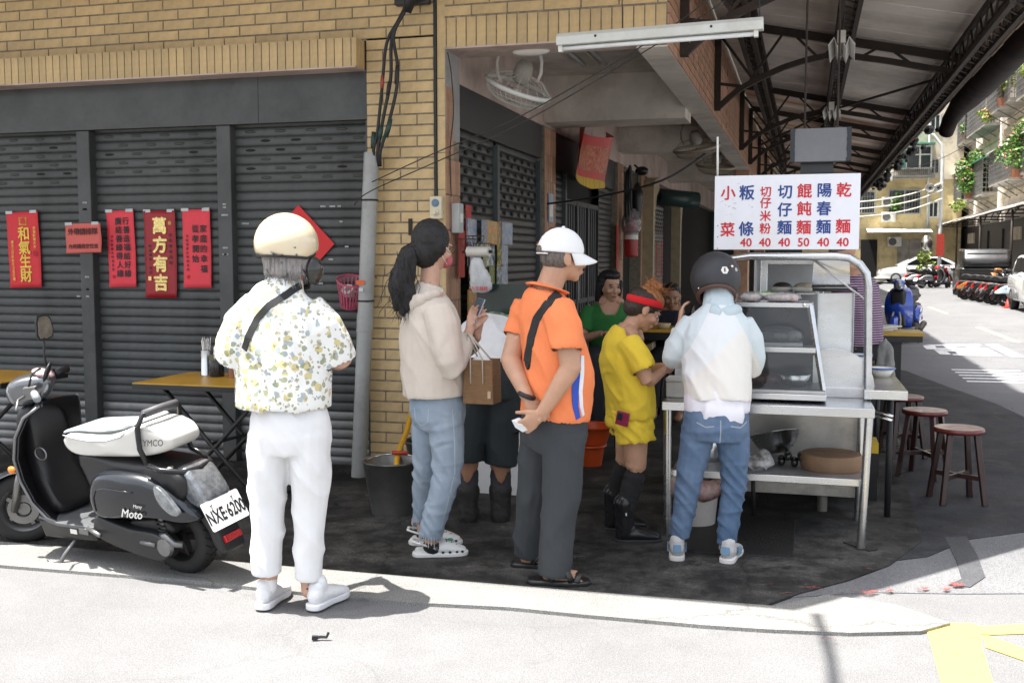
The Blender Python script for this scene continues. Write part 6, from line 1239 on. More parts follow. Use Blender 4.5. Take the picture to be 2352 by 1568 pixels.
blob('trousers', B, WHITEC, t, .0085, 3, folds(.014, (7, 7, 8), 2, lambda P: .5 + .6 * np.exp(-((P[:, 2] - .56) / .10) ** 2) + .5 * np.exp(-((P[:, 2] - .3) / .12) ** 2), .004, 1.4))
for hx, hy, a in ((-.118, -.04, -12), (.098, -.05, -27)):
    sneaker(t, (hx, hy), a, .25, mat('white_leather', (.70, .70, .71), .45, var=.04)); MB().chain([(hx + .02, hy + .045, .085, .038), (hx + .02, hy + .045, .112, .037)]).obj('sock', WHITEC, t, smooth=True)
# hair under the helmet
fl(0)
B = MB()
for k in range(9): a = -1.1 + 2.2 * k / 8; B.chain([(.078 * math.sin(a), .03 - .085 * math.cos(a), 1.50, .03), (.076 * math.sin(a) + .004, .02 - .078 * math.cos(a), 1.43 + .01 * (k % 2), .022), (.07 * math.sin(a) + .006, .015 - .07 * math.cos(a), 1.405 + .012 * (k % 3), .010)])
blob('hair', B, HGREY, t, .006, 1, folds(.006, (60, 60, 8)))
for k in range(12): a = -1.2 + 2.4 * k / 11; strands(t, HGREY, (.080 * math.sin(a), .03 - .09 * math.cos(a), 1.47), (.080 * math.sin(a) + .006, .012 - .085 * math.cos(a), 1.395 + .01 * (k % 3)), 9, .008, .012, .006)
HELM = mat('cream_helmet_paint', (.68, .58, .40), .22, var=.03, coat=.8, scale=2)
hm = MB(); rs = []; T = M.Translation((-.003, .025, 1.555)) @ M.Rotation(R(-28), 4, 'Z') @ M.Rotation(R(-4), 4, 'X')
for th in [0.03, .2, .4, .6, .8, 1.0, 1.2, 1.4, 1.57, 1.75, 1.92, 2.05]:
    rs.append([T @ V((.126 * math.sin(th) * math.cos(a), .146 * math.sin(th) * math.sin(a) * (1 + .04 * math.sin(a)), .13 * math.cos(th) + (.035 * max(0, math.sin(a)) if th > 1.8 else 0))) for a in [2 * PI * k / 36 for k in range(36)]])
hp_ = hm.rings(rs, True).obj('helmet', HELM, t, smooth=True)
rm = MB(); rm.tube([rs[-1][k % 36] for k in range(37)], .006, 6); rm.obj('helmet_rim', BLK, hp_, smooth=True)
TI = T @ M.Identity(4)
def onhelm(a, z, r=1.01): th = math.acos(max(-1, min(1, z / .13))); return T @ V((.126 * r * math.sin(th) * math.cos(a), .146 * r * math.sin(th) * math.sin(a), z))
lt_ = letters('YAMAHA', .026, INK, hp_, (0, 0, 0), (0, 0, 0), .03); p = onhelm(R(-124), -.056, 1.012); n_ = (p - T @ V((0, 0, -.03))).normalized(); zz = n_; xx = V((0, 0, 1)).cross(zz).normalized(); lt_.matrix_local = M.Translation(p) @ M.Rotation(0, 4, 'Z') @ M((xx, zz.cross(xx), zz)).transposed().to_4x4()
vt = MB(); vt.tube([onhelm(R(a), -.047 - .012 * math.sin((a + 72) * .12), 1.0) for a in range(-75, -45, 5)], [.002, .007, .009, .008, .006, .002], 8, flat=.5); vt.obj('helmet_vent', BLKP, hp_, smooth=True)
for a, z in ((-30, -.02), (-25, -.05), (-55, -.085), (-100, -.105)): MB().ell(onhelm(R(a), z, 1.0), (.005, .005, .005), None, 8, 6).obj('helmet_rivet', ALU, hp_, smooth=True)
st = MB(); st.tube([onhelm(R(-14), -.09, 1.02), T @ V((.115, .02, -.14)), T @ V((.08, .06, -.175)), T @ V((.02, .07, -.185))], .012, 6, flat=.3); st.obj('chin_strap', BLK, hp_, smooth=True)
MB().ell(T @ V((.115, .05, -.11)), (.03, .05, .06), M.Rotation(R(-28), 3, 'Z')).obj('visor_edge', mat('smoked_visor', (.03, .028, .026), .1), hp_, smooth=True)

# ---------------- woman with the phone
t = person('woman in cream hooded jacket and light jeans with black ponytail, looking at phone', -1.75, 4.877)
sx = V((.5, -.866, 0)); fwd = V((.866, .5, 0)); hq = rot3(-52, -13, 0); hc = (-.025, .0, 1.562)
B = MB(); torso(B, [(-.01, 0, .80, .14, .11), (-.02, 0, 1.0, .14, .105), (-.03, 0, 1.2, .165, .10), (-.04, 0, 1.29, .13, .08)], sx); B.chain([(-.045, 0, 1.30, .05), (-.035, 0, 1.47, .048)]); head(B, hc, hq, .97)
limb(B, (.03, -.15, 1.23), (.065, -.17, .965), (.155, -.02, 1.135), (.045, .040, .034, .024)); hand(B, (.155, -.015, 1.14), (.25, .35, .8), (.5, -.75, .2), 1, 32, .95)
limb(B, (-.10, .14, 1.23), (.06, .20, .97), (.19, .06, 1.10), (.045, .04, .034, .024)); hand(B, (.19, .055, 1.10), (.1, -.2, .9), (.6, -.5, 0), -1, 30, .95)
B.chain(legs_pts((.035, -.07, .80), (.045, -.05, .43), (-.045, -.03, .06), (.085, .055, .052, .033))); B.chain(legs_pts((-.05, .08, .80), (-.075, .12, .43), (-.10, .2, .06), (.085, .055, .052, .033)))
B.chain([(-.045, -.03, .05, .032), (.01, -.04, .04, .030, .022)]); B.chain([(-.10, .2, .05, .032), (-.05, .195, .04, .030, .022)])
blob('body', B, SK1, t, .0065, 3)
JACK = wrinkle(mat('cream_jacket', (.58, .515, .445), .85, var=.05, bump=.12, bscale=260), .5, 8, .025)
B = MB(); torso(B, [(-.02, 0, .815, .175, .150), (-.025, 0, .92, .18, .152), (-.032, 0, 1.05, .186, .152), (-.038, 0, 1.17, .19, .140), (-.048, 0, 1.25, .170, .118), (-.05, 0, 1.305, .115, .095), (-.046, 0, 1.345, .072, .072), (-.040, 0, 1.368, .066, .066)], sx)
B.chain([(.0, -.13, 1.245, .078), (.03, -.165, 1.16, .074), (.055, -.185, 1.05, .068), (.075, -.185, .975, .064), (.10, -.12, 1.02, .056), (.13, -.06, 1.07, .048), (.145, -.035, 1.105, .042)]); B.chain([(-.09, .13, 1.25, .075), (-.0, .19, 1.08, .066), (.06, .21, .99, .06), (.16, .09, 1.06, .045)])
jk = blob('jacket', B, JACK, t, .0085, 2, folds(.014, (9, 9, 4), 4, lambda P: np.clip((1.3 - P[:, 2]) / .1, .1, 1), .004, 1.1))
fl(0); B = MB()
for q in range(11):  # hood lying on the shoulders
    a = -2.3 + 4.6 * q / 10; r_ = .078; B.ell((-.05 - fwd.x * .03 - fwd.x * r_ * math.cos(a) + sx.x * r_ * 1.2 * math.sin(a), -fwd.y * .03 - fwd.y * r_ * math.cos(a) + sx.y * r_ * 1.2 * math.sin(a), 1.322 - .05 * max(0, math.cos(a)) - .0 * abs(a)), (.030, .030, .020 + .028 * max(0, math.cos(a))))
B.chain([(-.10, -.03, 1.30, .07, .05), (-.135, -.05, 1.25, .06, .035), (-.15, -.06, 1.215, .025, .02)], sx=sx)
blob('hood', B, JACK, jk, .008, 4, folds(.008, (16, 16, 10), 6))
zp = MB().tube([(.118, -.075, 1.0), (.125, -.075, .93), (.122, -.07, .87)], .0025, 5).obj('pocket_zip', mat('zip_brown', (.10, .06, .05), .6), jk)
fl(1); DEN1 = wrinkle(mat('light_denim', (.20, .26, .33), .85, var=.16, scale=7, stretch=(1, 1, .35), bump=.3, bscale=320, c2=(.29, .345, .41)), .6, 10, .025, (.6, .6, 1.4))
B = MB(); torso(B, [(-.008, 0, .86, .135, .115), (-.008, 0, .79, .15, .135), (-.006, .01, .72, .155, .138), (-.004, .02, .67, .145, .12)], sx)
B.chain([(.035, -.055, .74, .092), (.043, -.055, .58, .084), (.045, -.05, .42, .070), (.0, -.04, .28, .064), (-.045, -.03, .105, .058)]); B.chain([(-.05, .08, .74, .092), (-.065, .10, .58, .082), (-.075, .13, .42, .068), (-.09, .17, .28, .06), (-.10, .2, .13, .056)])
jn = blob('jeans', B, DEN1, t, .008, 3, folds(.013, (7, 7, 15), 3, lambda P: .25 + .9 * np.exp(-((P[:, 2] - .42) / .14) ** 2) + .5 * np.exp(-((P[:, 2] - .18) / .08) ** 2), .004, 1.6))
ST1 = mat('pale_stitch', (.36, .42, .47), .8)
band(t, jn, [(.075, .76), (.085, .6), (.085, .45), (.05, .3), (.01, .15)], .005, ST1, 'side_seam', .001, par=jn); band(t, jn, [(-.115, .765), (-.11, .70), (-.08, .675), (-.045, .70), (-.04, .765)], .004, ST1, 'pocket_seam', .001, par=jn)
fr = MB()
for (cx, cy, cz, r_) in ((-.042, -.03, .105, .058), (-.10, .2, .13, .056)):
    for k in range(26): a = 2 * PI * k / 26; l = random.uniform(.01, .045); fr.tube([(cx + r_ * math.cos(a), cy + r_ * math.sin(a), cz + .012), (cx + r_ * 1.06 * math.cos(a), cy + r_ * 1.06 * math.sin(a), cz - l)], .0016, 4)
tag(fr.obj('frayed_hem', mat('pale_threads', (.5, .5, .5), .9), jn), kind='stuff')
def clog(hx, hy, a):
    fl(0)
    T = M.Translation((hx, hy, 0)) @ M.Rotation(R(a), 4, 'Z'); m = mat('white_foam_clog', (.66, .66, .64), .6, var=.04)
    B = MB(); B.chain([(0, .10, .045, .046, .034), (0, .15, .045, .052, .036), (0, .20, .036, .05, .028), (0, .235, .028, .038, .018)]); B.chain([(0, .01, .028, .038, .022), (0, .1, .026, .042, .02)]); B.v = [tuple(T @ V(p)) for p in B.v]; o = blob('clog', B, m, t, .006, 3)
    s = MB().prism(smoothpoly([(-.042, .0), (0, -.022), (.042, .0), (.046, .08), (.054, .17), (.042, .24), (0, .262), (-.042, .24), (-.054, .17), (-.046, .08)], 2), .002, .026, 'z'); s.v = [tuple(T @ V(p)) for p in s.v]; s.obj('sole', m, o, bevel=.006)
    st = MB().tube([T @ V(p) for p in [(.047, .095, .05), (.045, .02, .075), (.03, -.022, .085), (-.03, -.022, .085), (-.045, .02, .075), (-.047, .095, .05)]], .009, 8, flat=.6); st.obj('heel_strap', m, o, smooth=True)
    h = MB()
    for sgn in (-1, 1):
        for y in (.13, .165, .2, .228): h.ell(T @ V((sgn * (.051 - abs(y - .16) * .12), y, .030)), (.008, .008, .006), None, 8, 5)
    for i in range(3):
        for j in (-1, 0, 1): h.ell(T @ V((j * .018, .15 + i * .025, .079 - i * .009)), (.004, .004, .004), None, 8, 5)
    h.obj('vent_hole', BLKP, o); MB().lathe([(0, 0), (.011, 0), (.009, .005), (0, .006)], 12, T @ M.Translation((.049, .095, .05)) @ M.Rotation(PI / 2, 4, 'Y')).obj('strap_rivet', mat('rivet_grey', (.08, .09, .1), .4), o)
    if a > -85: MB().ell(T @ V((.0, .17, .082)), (.016, .016, .006)).obj('charm', mat('green_charm', (.05, .25, .12), .4), o)
clog(-.115, -.02, -82); clog(-.155, .20, -88)
for p in ((-.045, -.03), (-.10, .2)): MB().chain([(p[0], p[1], .06, .04), (p[0] + .02, p[1], .04, .042, .03)]).obj('sock', BLK, t, smooth=True)
B = MB(); B.ell((hc[0] - .012, hc[1] - .006, hc[2] + .028), (.094, .096, .098)); B.ell((hc[0] - .035, hc[1] - .02, hc[2] - .035), (.075, .08, .085)); B.ell((hc[0] + .012, hc[1] - .05, hc[2] + .0), (.06, .045, .075)); B.ell((hc[0] - .075, hc[1] - .035, hc[2] - .03), (.05, .05, .05))
hr = blob('hair', B, HBLK, t, .0065, 3, folds(.004, (50, 50, 10), 1, None, .003))
B = MB(); B.chain([(-.105, -.045, 1.545, .03), (-.135, -.06, 1.515, .042, .034), (-.158, -.07, 1.44, .056, .042), (-.175, -.075, 1.36, .058, .042), (-.165, -.08, 1.29, .045, .03), (-.15, -.085, 1.24, .018)], sx=(1, 0, 0)); B.chain([(-.18, -.07, 1.42, .04), (-.205, -.07, 1.33, .03), (-.195, -.075, 1.25, .012)]); B.chain([(-.15, -.075, 1.36, .04), (-.14, -.085, 1.27, .03), (-.17, -.09, 1.225, .010)]); blob('ponytail', B, HBLK, hr, .0065, 2, folds(.013, (42, 42, 5), 2, None, .006, .3))
strands(hr, HBLK, (-.145, -.07, 1.48), (-.170, -.08, 1.25), 90, .022, .034)
MB().tube([V((-.112, -.047, 1.535)) + V((.030 * math.cos(a) * .5, .030 * math.sin(a) * .6, .030 * math.cos(a) * .9)) for a in [k * PI / 7 for k in range(15)]], .008, 7).obj('hair_tie', mat('beige_tie', (.5, .36, .25), .6), hr, smooth=True)
B = MB(); cM = V(hc); f = lambda p: cM + hq @ V(p)
B.ell(f((0, .088, -.062)), (.056, .030, .040), hq); mk = blob('face_mask', B, mat('rose_mask', (.42, .10, .12), .8, var=.06), t, .006, 3); MB().tube([f((.050, .085, -.03)), f((.074, .04, -.012)), f((.083, -.005, .0)), f((.08, -.008, -.035)), f((.052, .07, -.085))], .0022, 5).obj('ear_loop', WHITE, mk, smooth=True)
gl = MB(); gl.tube([f((.033 + .027 * math.cos(a), .098, -.004 + .02 * math.sin(a))) for a in [k * PI / 8 for k in range(17)]], .002, 5); gl.tube([f((-.033 + .027 * math.cos(a), .098, -.004 + .02 * math.sin(a))) for a in [k * PI / 8 for k in range(17)]], .002, 5); gl.tube([f((.06, .098, .0)), f((.08, .04, .002)), f((.083, -.0, -.003))], .002, 5); gl.obj('glasses', mat('dark_frame', (.03, .02, .02), .3), t)
ph = thing('phone', 'slim phone held up in front of the woman in the cream jacket', 'phone', (0, 0, 0)); ph.matrix_world = M.Translation((-1.75, 4.877, 0)) @ M.Rotation(YAW, 4, 'Z') @ M.Translation((.185, .03, 1.225)) @ M.Rotation(R(-50), 4, 'Z') @ M.Rotation(R(-22), 4, 'X') @ M.Rotation(R(8), 4, 'Y')
MB().box(-.036, .036, -.004, .004, -.075, .075).obj('case', mat('phone_silver', (.30, .32, .36), .2, .6), ph, bevel=.006); MB().box(-.033, .033, -.0052, -.0041, -.071, .071).obj('screen', mat('phone_screen', (.06, .08, .1), .08), ph)
JUTE = mat('brown_jute', (.255, .145, .07), .95, var=.12, scale=30, bump=.8, bscale=240, stretch=(1, 1, 3)); bgx = V((-1.75, 4.877, 0)) + M.Rotation(YAW, 3, 'Z') @ V((.215, -.10, .79))
bg_ = thing('tote_bag', 'brown jute tote bag with cream handles on the cream jacketed woman\'s arm', 'bag', bgx, YAW + R(-16)); b = MB(); b.rings([[( -.075 * k, -.055, z), (.075 * k, -.055, z), (.085 * k, .055, z), (-.075 * k, .055, z)] for z, k in ((0, 1.02), (.005, 1.03), (.11, 1.0), (.215, .97))], False); b.f.append((3, 2, 1, 0)); b.mi.append(0); o = b.obj('bag', JUTE, bg_, bevel=.004); sl = o.modifiers.new('s', 'SOLIDIFY'); sl.thickness = .004
for y in (-.058, .058): MB().tube([(-.035, y, .10), (-.036, y, .215), (-.06, y * .5, .29), (-.075, 0, .34), (-.065, 0, .335), (-.02, y * .4, .28), (.025, y, .215), (.028, y, .10)], .0085, 6, flat=.4).obj('handle', mat('cream_strap', (.50, .45, .38), .8), bg_, smooth=True)
MB().box(.05, .066, -.0595, -.0565, .03, .065).obj('tag', mat('tag_tan', (.42, .30, .2), .7), bg_); MB().ell((0, 0, .2), (.05, .035, .03)).obj('contents', WHITEC, bg_, smooth=True)

# ---------------- man in the orange polo
t = person('older man in an orange polo shirt and white cap, hands clasped behind his back', -1.136, 4.676)
sx = V((.42, -.908, 0)); fwd = V((.908, .42, 0)); hq = rot3(-72, -3, 0); hc = (.060, .01, 1.505)
B = MB(); torso(B, [(.02, 0, .76, .15, .12), (.03, 0, .95, .16, .13), (.0, 0, 1.15, .17, .11), (-.015, 0, 1.28, .16, .09), (-.01, 0, 1.34, .08, .07)], sx); B.chain([(-.008, 0, 1.34, .062), (.035, .005, 1.46, .06)]); head(B, hc, hq, 1.0)
limb(B, (.055, -.165, 1.27), (.088, -.215, 1.01), (-.035, -.205, .815), (.055, .048, .042, .030)); limb(B, (-.105, .13, 1.27), (-.178, .03, 1.02), (-.105, -.14, .875), (.055, .048, .042, .030))
hand(B, (-.04, -.205, .81), (-.75, -.05, -.65), (-.3, .9, .1), -1, 48, 1.02, thumb=(40, 25)); hand(B, (-.10, -.148, .868), (.45, -.2, -.87), (.3, -.9, .1), -1, 42, 1.02, thumb=(28, 20))
B.chain(legs_pts((.06, -.08, .74), (.055, -.09, .40), (.0, -.10, .06), (.09, .06, .056, .036))); B.chain(legs_pts((-.03, .08, .74), (-.06, .11, .40), (-.10, .17, .06), (.09, .06, .056, .036)))
B.chain([(.0, -.10, .05, .038), (.05, -.105, .040, .038, .028), (.12, -.115, .026, .044, .018)]); B.chain([(-.10, .17, .05, .038), (.02, .16, .03, .042, .02)])
for k in range(5): B.chain([(.12, -.145 + k * .014, .022, .012), (.155 - k * .004, -.150 + k * .0145, .02, .009)])
blob('body', B, SK2, t, .006, 3); face(t, hc, hq, 1., (.32, .13, .10), HSALT)
POLO = wrinkle(mat('orange_polo', (.78, .215, .075), .8, var=.05, bump=.25, bscale=420), .5, 7, .025)
B = MB(); torso(B, [(.025, 0, .765, .175, .152), (.035, 0, .86, .18, .158), (.040, 0, .965, .187, .158), (.018, 0, 1.08, .19, .142), (-.006, 0, 1.18, .192, .128), (-.018, 0, 1.26, .182, .114), (-.020, 0, 1.315, .135, .098), (-.014, 0, 1.35, .085, .08)], sx)
B.chain([(.03, -.12, 1.27, .085), (.058, -.175, 1.19, .078), (.066, -.20, 1.12, .074), (.066, -.205, 1.095, .073)]); B.chain([(-.085, .10, 1.27, .085), (-.13, .10, 1.18, .074), (-.155, .08, 1.125, .068)])
po = blob('polo_shirt', B, POLO, t, .0085, 2, folds(.014, (8, 8, 3), 5, lambda P: np.clip((1.31 - P[:, 2]) / .1, .05, 1), .003, 1.2))
fl(0); B = MB(); cp = []
for k in range(25): a = -2.6 + 5.2 * k / 24; cp.append((-.008 - fwd.x * .074 * math.cos(a) + sx.x * .078 * math.sin(a), -fwd.y * .074 * math.cos(a) + sx.y * .078 * math.sin(a), 1.356 + .026 * math.cos(a), .007, .030))
B.chain(cp, sx=(0, 0, 1)); blob('collar', B, POLO, po, .005, 1)
band(t, po, [(.04, 1.335), (-.02, 1.29), (-.062, 1.22), (-.085, 1.14), (-.10, 1.05), (-.105, 1.0)], .042, mat('black_webbing', (.014, .014, .015), .8), out=.004)
band(t, po, [(.118, 1.06), (.116, .98), (.110, .90), (.113, .83), (.125, .775)], .032, mat('royal_blue', (.02, .07, .42), .7), 'blue_stripe', .0035, par=po); band(t, po, [(.142, 1.06), (.141, .98), (.135, .90), (.140, .83), (.150, .785)], .020, mat('white_stripe', (.72, .72, .75), .7), 'white_stripe', .0035, par=po)
fl(1); CHAR = wrinkle(mat('charcoal_trousers', (.034, .038, .042), .85, var=.08, bump=.15, bscale=300), .55, 7, .03, (1, 1, .5))
B = MB(); torso(B, [(.025, 0, .83, .155, .140), (.026, 0, .76, .165, .150), (.026, 0, .68, .17, .150), (.02, .01, .62, .165, .135)], sx)
B.chain([(.065, -.075, .70, .105), (.060, -.085, .56, .098), (.055, -.09, .40, .088), (.035, -.095, .24, .080), (.02, -.10, .045, .075)]); B.chain([(-.025, .08, .70, .105), (-.045, .10, .56, .098), (-.06, .115, .40, .086), (-.08, .14, .24, .078), (-.095, .165, .06, .072)])
blob('trousers', B, CHAR, t, .009, 3, folds(.013, (6, 6, 6), 7, lambda P: .5 + .7 * np.exp(-((P[:, 2] - .62) / .08) ** 2) + .5 * np.exp(-((P[:, 2] - .15) / .1) ** 2), .003, 1.6))
for (hx, hy, a) in ((-.085, -.098, -95), (-.16, .17, -95)):
    T = M.Translation((hx, hy, 0)) @ M.Rotation(R(a), 4, 'Z'); m = mat('black_leather', (.012, .012, .012), .4, bump=.15, bscale=120)
    s = MB().prism(smoothpoly([(-.042, .0), (0, -.02), (.042, .0), (.044, .08), (.054, .18), (.042, .255), (0, .275), (-.042, .255), (-.054, .18), (-.044, .08)], 2), .002, .028, 'z'); s.v = [tuple(T @ V(p)) for p in s.v]; so = s.obj('sandal', m, t, bevel=.008)
    for pts in (((-.05, .10, .03), (-.04, .13, .075), (0, .15, .085), (.04, .17, .07), (.05, .19, .03)), ((-.05, .19, .03), (-.04, .17, .07), (0, .16, .08), (.04, .12, .075), (.05, .09, .03)), ((-.05, .215, .028), (-.03, .22, .055), (.02, .222, .055), (.05, .21, .028))):
        MB().tube([T @ V(p) for p in pts], .015, 8, flat=.35).obj('sandal_strap', m, so, smooth=True)
B = MB(); B.ell((hc[0] - .022, hc[1] - .008, hc[2] - .005), (.083, .082, .068)); blob('hair', B, HSALT, t, .006, 2, folds(.003, (70, 70, 30)))
CAP = mat('white_cap', (.74, .74, .74), .8, var=.03, bump=.15, bscale=260); B = MB(); rs = []; T = M.Translation((hc[0] - .004, hc[1], hc[2] + .025)) @ M.Rotation(R(-72), 4, 'Z') @ M.Rotation(R(-5), 4, 'X')
for th in [.04, .25, .5, .75, 1.0, 1.25, 1.45, 1.6, 1.68]: rs.append([T @ V((.089 * math.sin(th) * math.cos(a), .110 * math.sin(th) * math.sin(a) - .004, .105 * math.cos(th))) for a in [2 * PI * k / 30 for k in range(30)]])
cap = B.rings(rs, True).obj('cap', CAP, t, smooth=True)
br = MB(); g1 = []
for j in range(7):
    u = j / 6; g1.append([T @ V((.086 * math.sin(R(a)) * (1 - .12 * u), .100 * math.cos(R(a)) + .078 * u * max(0, math.cos(R(a))) ** .6, -.008 - .030 * u - .024 * (math.sin(R(a))) ** 2 * (u + .2))) for a in range(-80, 81, 10)])
for j in range(6):
    for i in range(16): br.add([g1[j][i], g1[j][i + 1], g1[j + 1][i + 1], g1[j + 1][i]], [(0, 1, 2, 3)])
bo = br.obj('brim', CAP, cap, smooth=True); bo.modifiers.new('w', 'WELD').merge_threshold = .0005; q_ = bo.modifiers.new('s', 'SOLIDIFY'); q_.thickness = .004
MB().ell(T @ V((0, 0, .106)), (.008, .008, .006)).obj('button', CAP, cap, smooth=True); MB().ell(T @ V((0, -.108, -.004)), (.030, .012, .020), M.Rotation(R(-72), 3, 'Z')).obj('cap_gap', HSALT, cap, smooth=True); MB().tube([T @ V((.11 * .8 * math.sin(R(a)), -.113 * math.cos(R(a)), -.022)) for a in range(-40, 41, 10)], .007, 6, flat=.5).obj('cap_strap', CAP, cap, smooth=True)
th_ = R(-118); pe = T @ V((.0895 * math.sin(1.35) * math.cos(th_), .112 * math.sin(1.35) * math.sin(th_) - .004, .105 * math.cos(1.35)))
for k, m in enumerate((BLKP, mat('flag_red', (.5, .03, .03), .7), mat('flag_gold', (.6, .42, .05), .7))): MB().ell(pe + V((0, -.003, .006 - k * .006)), (.010, .003, .0033), None, 8, 5).obj('patch', m, cap, smooth=True)
MB().tube([V((-.105, -.14, .878)) + M.Rotation(R(20), 3, 'Y') @ V((.034 * math.cos(a), .032 * math.sin(a), 0)) for a in [k * PI / 8 for k in range(17)]], .011, 8).obj('wristband', BLK, t, smooth=True)
o = MB(); o.add([(-.02, 0, -.01), (.03, .0, -.02), (.035, .004, .012), (-.005, .008, .03), (-.035, -.004, .02), (.0, -.012, .005), (.01, .006, -.03)], [(0, 1, 5), (1, 2, 5), (2, 3, 5), (3, 4, 5), (4, 0, 5), (0, 6, 1)]); p_ = o.obj('paper_slip', mat('white_paper', (.62, .63, .64), .7), None); p_.location = V((-1.136, 4.676, 0)) + M.Rotation(YAW, 3, 'Z') @ V((-.135, -.205, .755)); p_.rotation_euler = (0, 0, YAW); p_.scale = (1.1, 1.1, 1.1); p_.modifiers.new('s', 'SOLIDIFY').thickness = .001; tag(p_, 'crumpled white paper slip in the clasped hands of the man in orange', 'paper')

# ---------------- woman in yellow
t = person('short woman in yellow tee and shorts with red headband and black boots', -.894, 5.458)
sx = V((.20, -.98, 0)); fwd = V((.98, .2, 0)); hq = rot3(-82, -34, 0); hc = (.080, .0, 1.235)
B = MB(); torso(B, [(.01, 0, .62, .13, .105), (.0, 0, .80, .12, .10), (-.03, 0, 1.0, .15, .095), (-.025, 0, 1.09, .13, .075)], sx); B.chain([(-.015, 0, 1.10, .046), (.045, 0, 1.19, .045)]); head(B, hc, hq, .93)
limb(B, (-.01, -.145, 1.065), (.078, -.18, .865), (.165, -.085, .905), (.044, .038, .034, .024)); hand(B, (.165, -.08, .905), (.75, .45, .2), (-.2, .6, .5), 1, 38, .88)
limb(B, (.0, .13, 1.06), (.11, .14, .88), (.19, .03, .92), (.044, .038, .034, .024)); hand(B, (.19, .03, .92), (.5, -.6, .2), (-.2, -.5, .6), -1, 38, .88)
B.chain(legs_pts((.02, -.065, .62), (.035, -.075, .42), (-.02, -.08, .08), (.082, .056, .052, .036))); B.chain(legs_pts((.02, .07, .62), (.0, .09, .42), (-.05, .16, .08), (.082, .056, .052, .036)))
blob('body', B, SK2, t, .006, 3); face(t, hc, hq, .93, (.34, .12, .10), HDRK)
YELT = wrinkle(mat('yellow_tee', (.68, .49, .035), .85, var=.06, bump=.2, bscale=320), .6, 10, .025, (.8, .8, 1))
B = MB(); torso(B, [(.012, 0, .665, .165, .122), (.010, 0, .75, .165, .124), (-.005, 0, .86, .165, .122), (-.028, 0, .97, .17, .118), (-.036, 0, 1.05, .155, .098), (-.026, 0, 1.10, .10, .075), (-.015, 0, 1.12, .062, .058)], sx)
B.chain([(-.015, -.11, 1.06, .066), (.02, -.155, 1.0, .068), (.045, -.175, .945, .066), (.055, -.18, .925, .064)]); B.chain([(-.01, .11, 1.06, .066), (.05, .145, .97, .064), (.075, .15, .93, .06)])
ye = blob('tee_shirt', B, YELT, t, .008, 2, folds(.013, (10, 10, 6), 8, lambda P: np.clip((1.09 - P[:, 2]) / .1, .1, 1), .004, 1.3))
B = MB(); torso(B, [(.012, 0, .72, .145, .108), (.012, 0, .66, .155, .122), (.012, 0, .61, .155, .122)], sx); B.chain([(.022, -.068, .63, .098, .10), (.03, -.072, .555, .102, .105), (.032, -.074, .535, .10, .104)]); B.chain([(.022, .07, .63, .098), (.015, .08, .55, .10)])
sho = blob('shorts', B, YELT, t, .008, 3, folds(.016, (12, 12, 16), 9, None, .006, 1.0))
phn = thing('phone', 'dark red phone sticking out of the yellow shorts pocket', 'phone', (0, 0, 0)); phn.matrix_world = M.Translation((-.894, 5.458, 0)) @ M.Rotation(YAW, 4, 'Z') @ M.Translation((-.048, -.178, .675)) @ M.Rotation(R(-22), 4, 'Z') @ M.Rotation(R(12), 4, 'Y') @ M.Rotation(R(6), 4, 'X')
MB().box(-.035, .035, -.005, .005, -.04, .035).obj('case', mat('raspberry_case', (.22, .012, .05), .35), phn, bevel=.006); MB().box(-.027, .0, -.009, -.0045, -.012, .026).obj('camera_plate', BLKP, phn, bevel=.003)
for z in (.016, .0): MB().lathe([(0, 0), (.008, 0), (.007, .003), (0, .003)], 12, M.Translation((-.014, -.0095, z)) @ M.Rotation(PI / 2, 4, 'X')).obj('lens', mat('dark_lens', (.02, .03, .05), .1), phn)
for (x, y, a, kx, ky) in ((-.022, -.08, -88, .026, -.076), (-.058, .158, -80, -.012, .104)):
    fl(0)
    T = M.Translation((x, y, 0)) @ M.Rotation(R(a), 4, 'Z'); B = MB(); B.chain([(0, .0, .05, .05), (0, .0, .14, .052), (0, .0, .215, .058)]); B.chain([(0, -.01, .045, .048, .044), (0, .07, .045, .047, .042), (0, .13, .034, .048, .030), (0, .165, .03, .040, .022)]); B.v = [tuple(T @ V(p)) for p in B.v]; bo = blob('boot', B, mat('black_rubber_boot', (.010, .010, .011), .28, var=.1), t, .007, 4)
    s = MB().prism(smoothpoly([(-.044, -.02), (0, -.058), (.044, -.02), (.046, .06), (.052, .13), (.038, .185), (0, .2), (-.038, .185), (-.052, .13), (-.046, .06)], 2), .002, .022, 'z'); s.v = [tuple(T @ V(p)) for p in s.v]; s.obj('sole', BLK, bo, bevel=.004); bz = MB(); bz.bar(T @ V((-.018, 0, 0)) + V((.0, -.055, .16)), T @ V((.018, 0, 0)) + V((0, -.055, .172)), .006, .004); bz.bar(T @ V((-.018, 0, 0)) + V((0, -.055, .172)), T @ V((.018, 0, 0)) + V((0, -.055, .16)), .006, .004); bz.obj('emblem', WHITE, bo)
    k = M.Rotation(R(a), 3, 'Z'); B = MB(); B.chain([(x + .008, y, .18, .050), ((x + kx) / 2 + .005, (y + ky) / 2, .27, .054), (kx, ky, .345, .057)]); blob('sock', B, mat('black_sock', (.012, .012, .013), .9), t, .008, 2, folds(.004, (20, 20, 40)))
B = MB(); cH = V(hc); f = lambda p: cH + hq @ (V(p) * .93)
B.ell(f((0, -.02, .012)), (.079, .088, .070), hq); B.ell(f((0, -.055, -.035)), (.066, .055, .05), hq); B.ell(f((0, -.016, .036)), (.079, .094, .062), hq); blob('hair', B, HDRK, t, .0055, 3, folds(.003, (60, 60, 30)))
B = MB(); B.ell(f((0, .0, .065)), (.066, .085, .048), hq); 
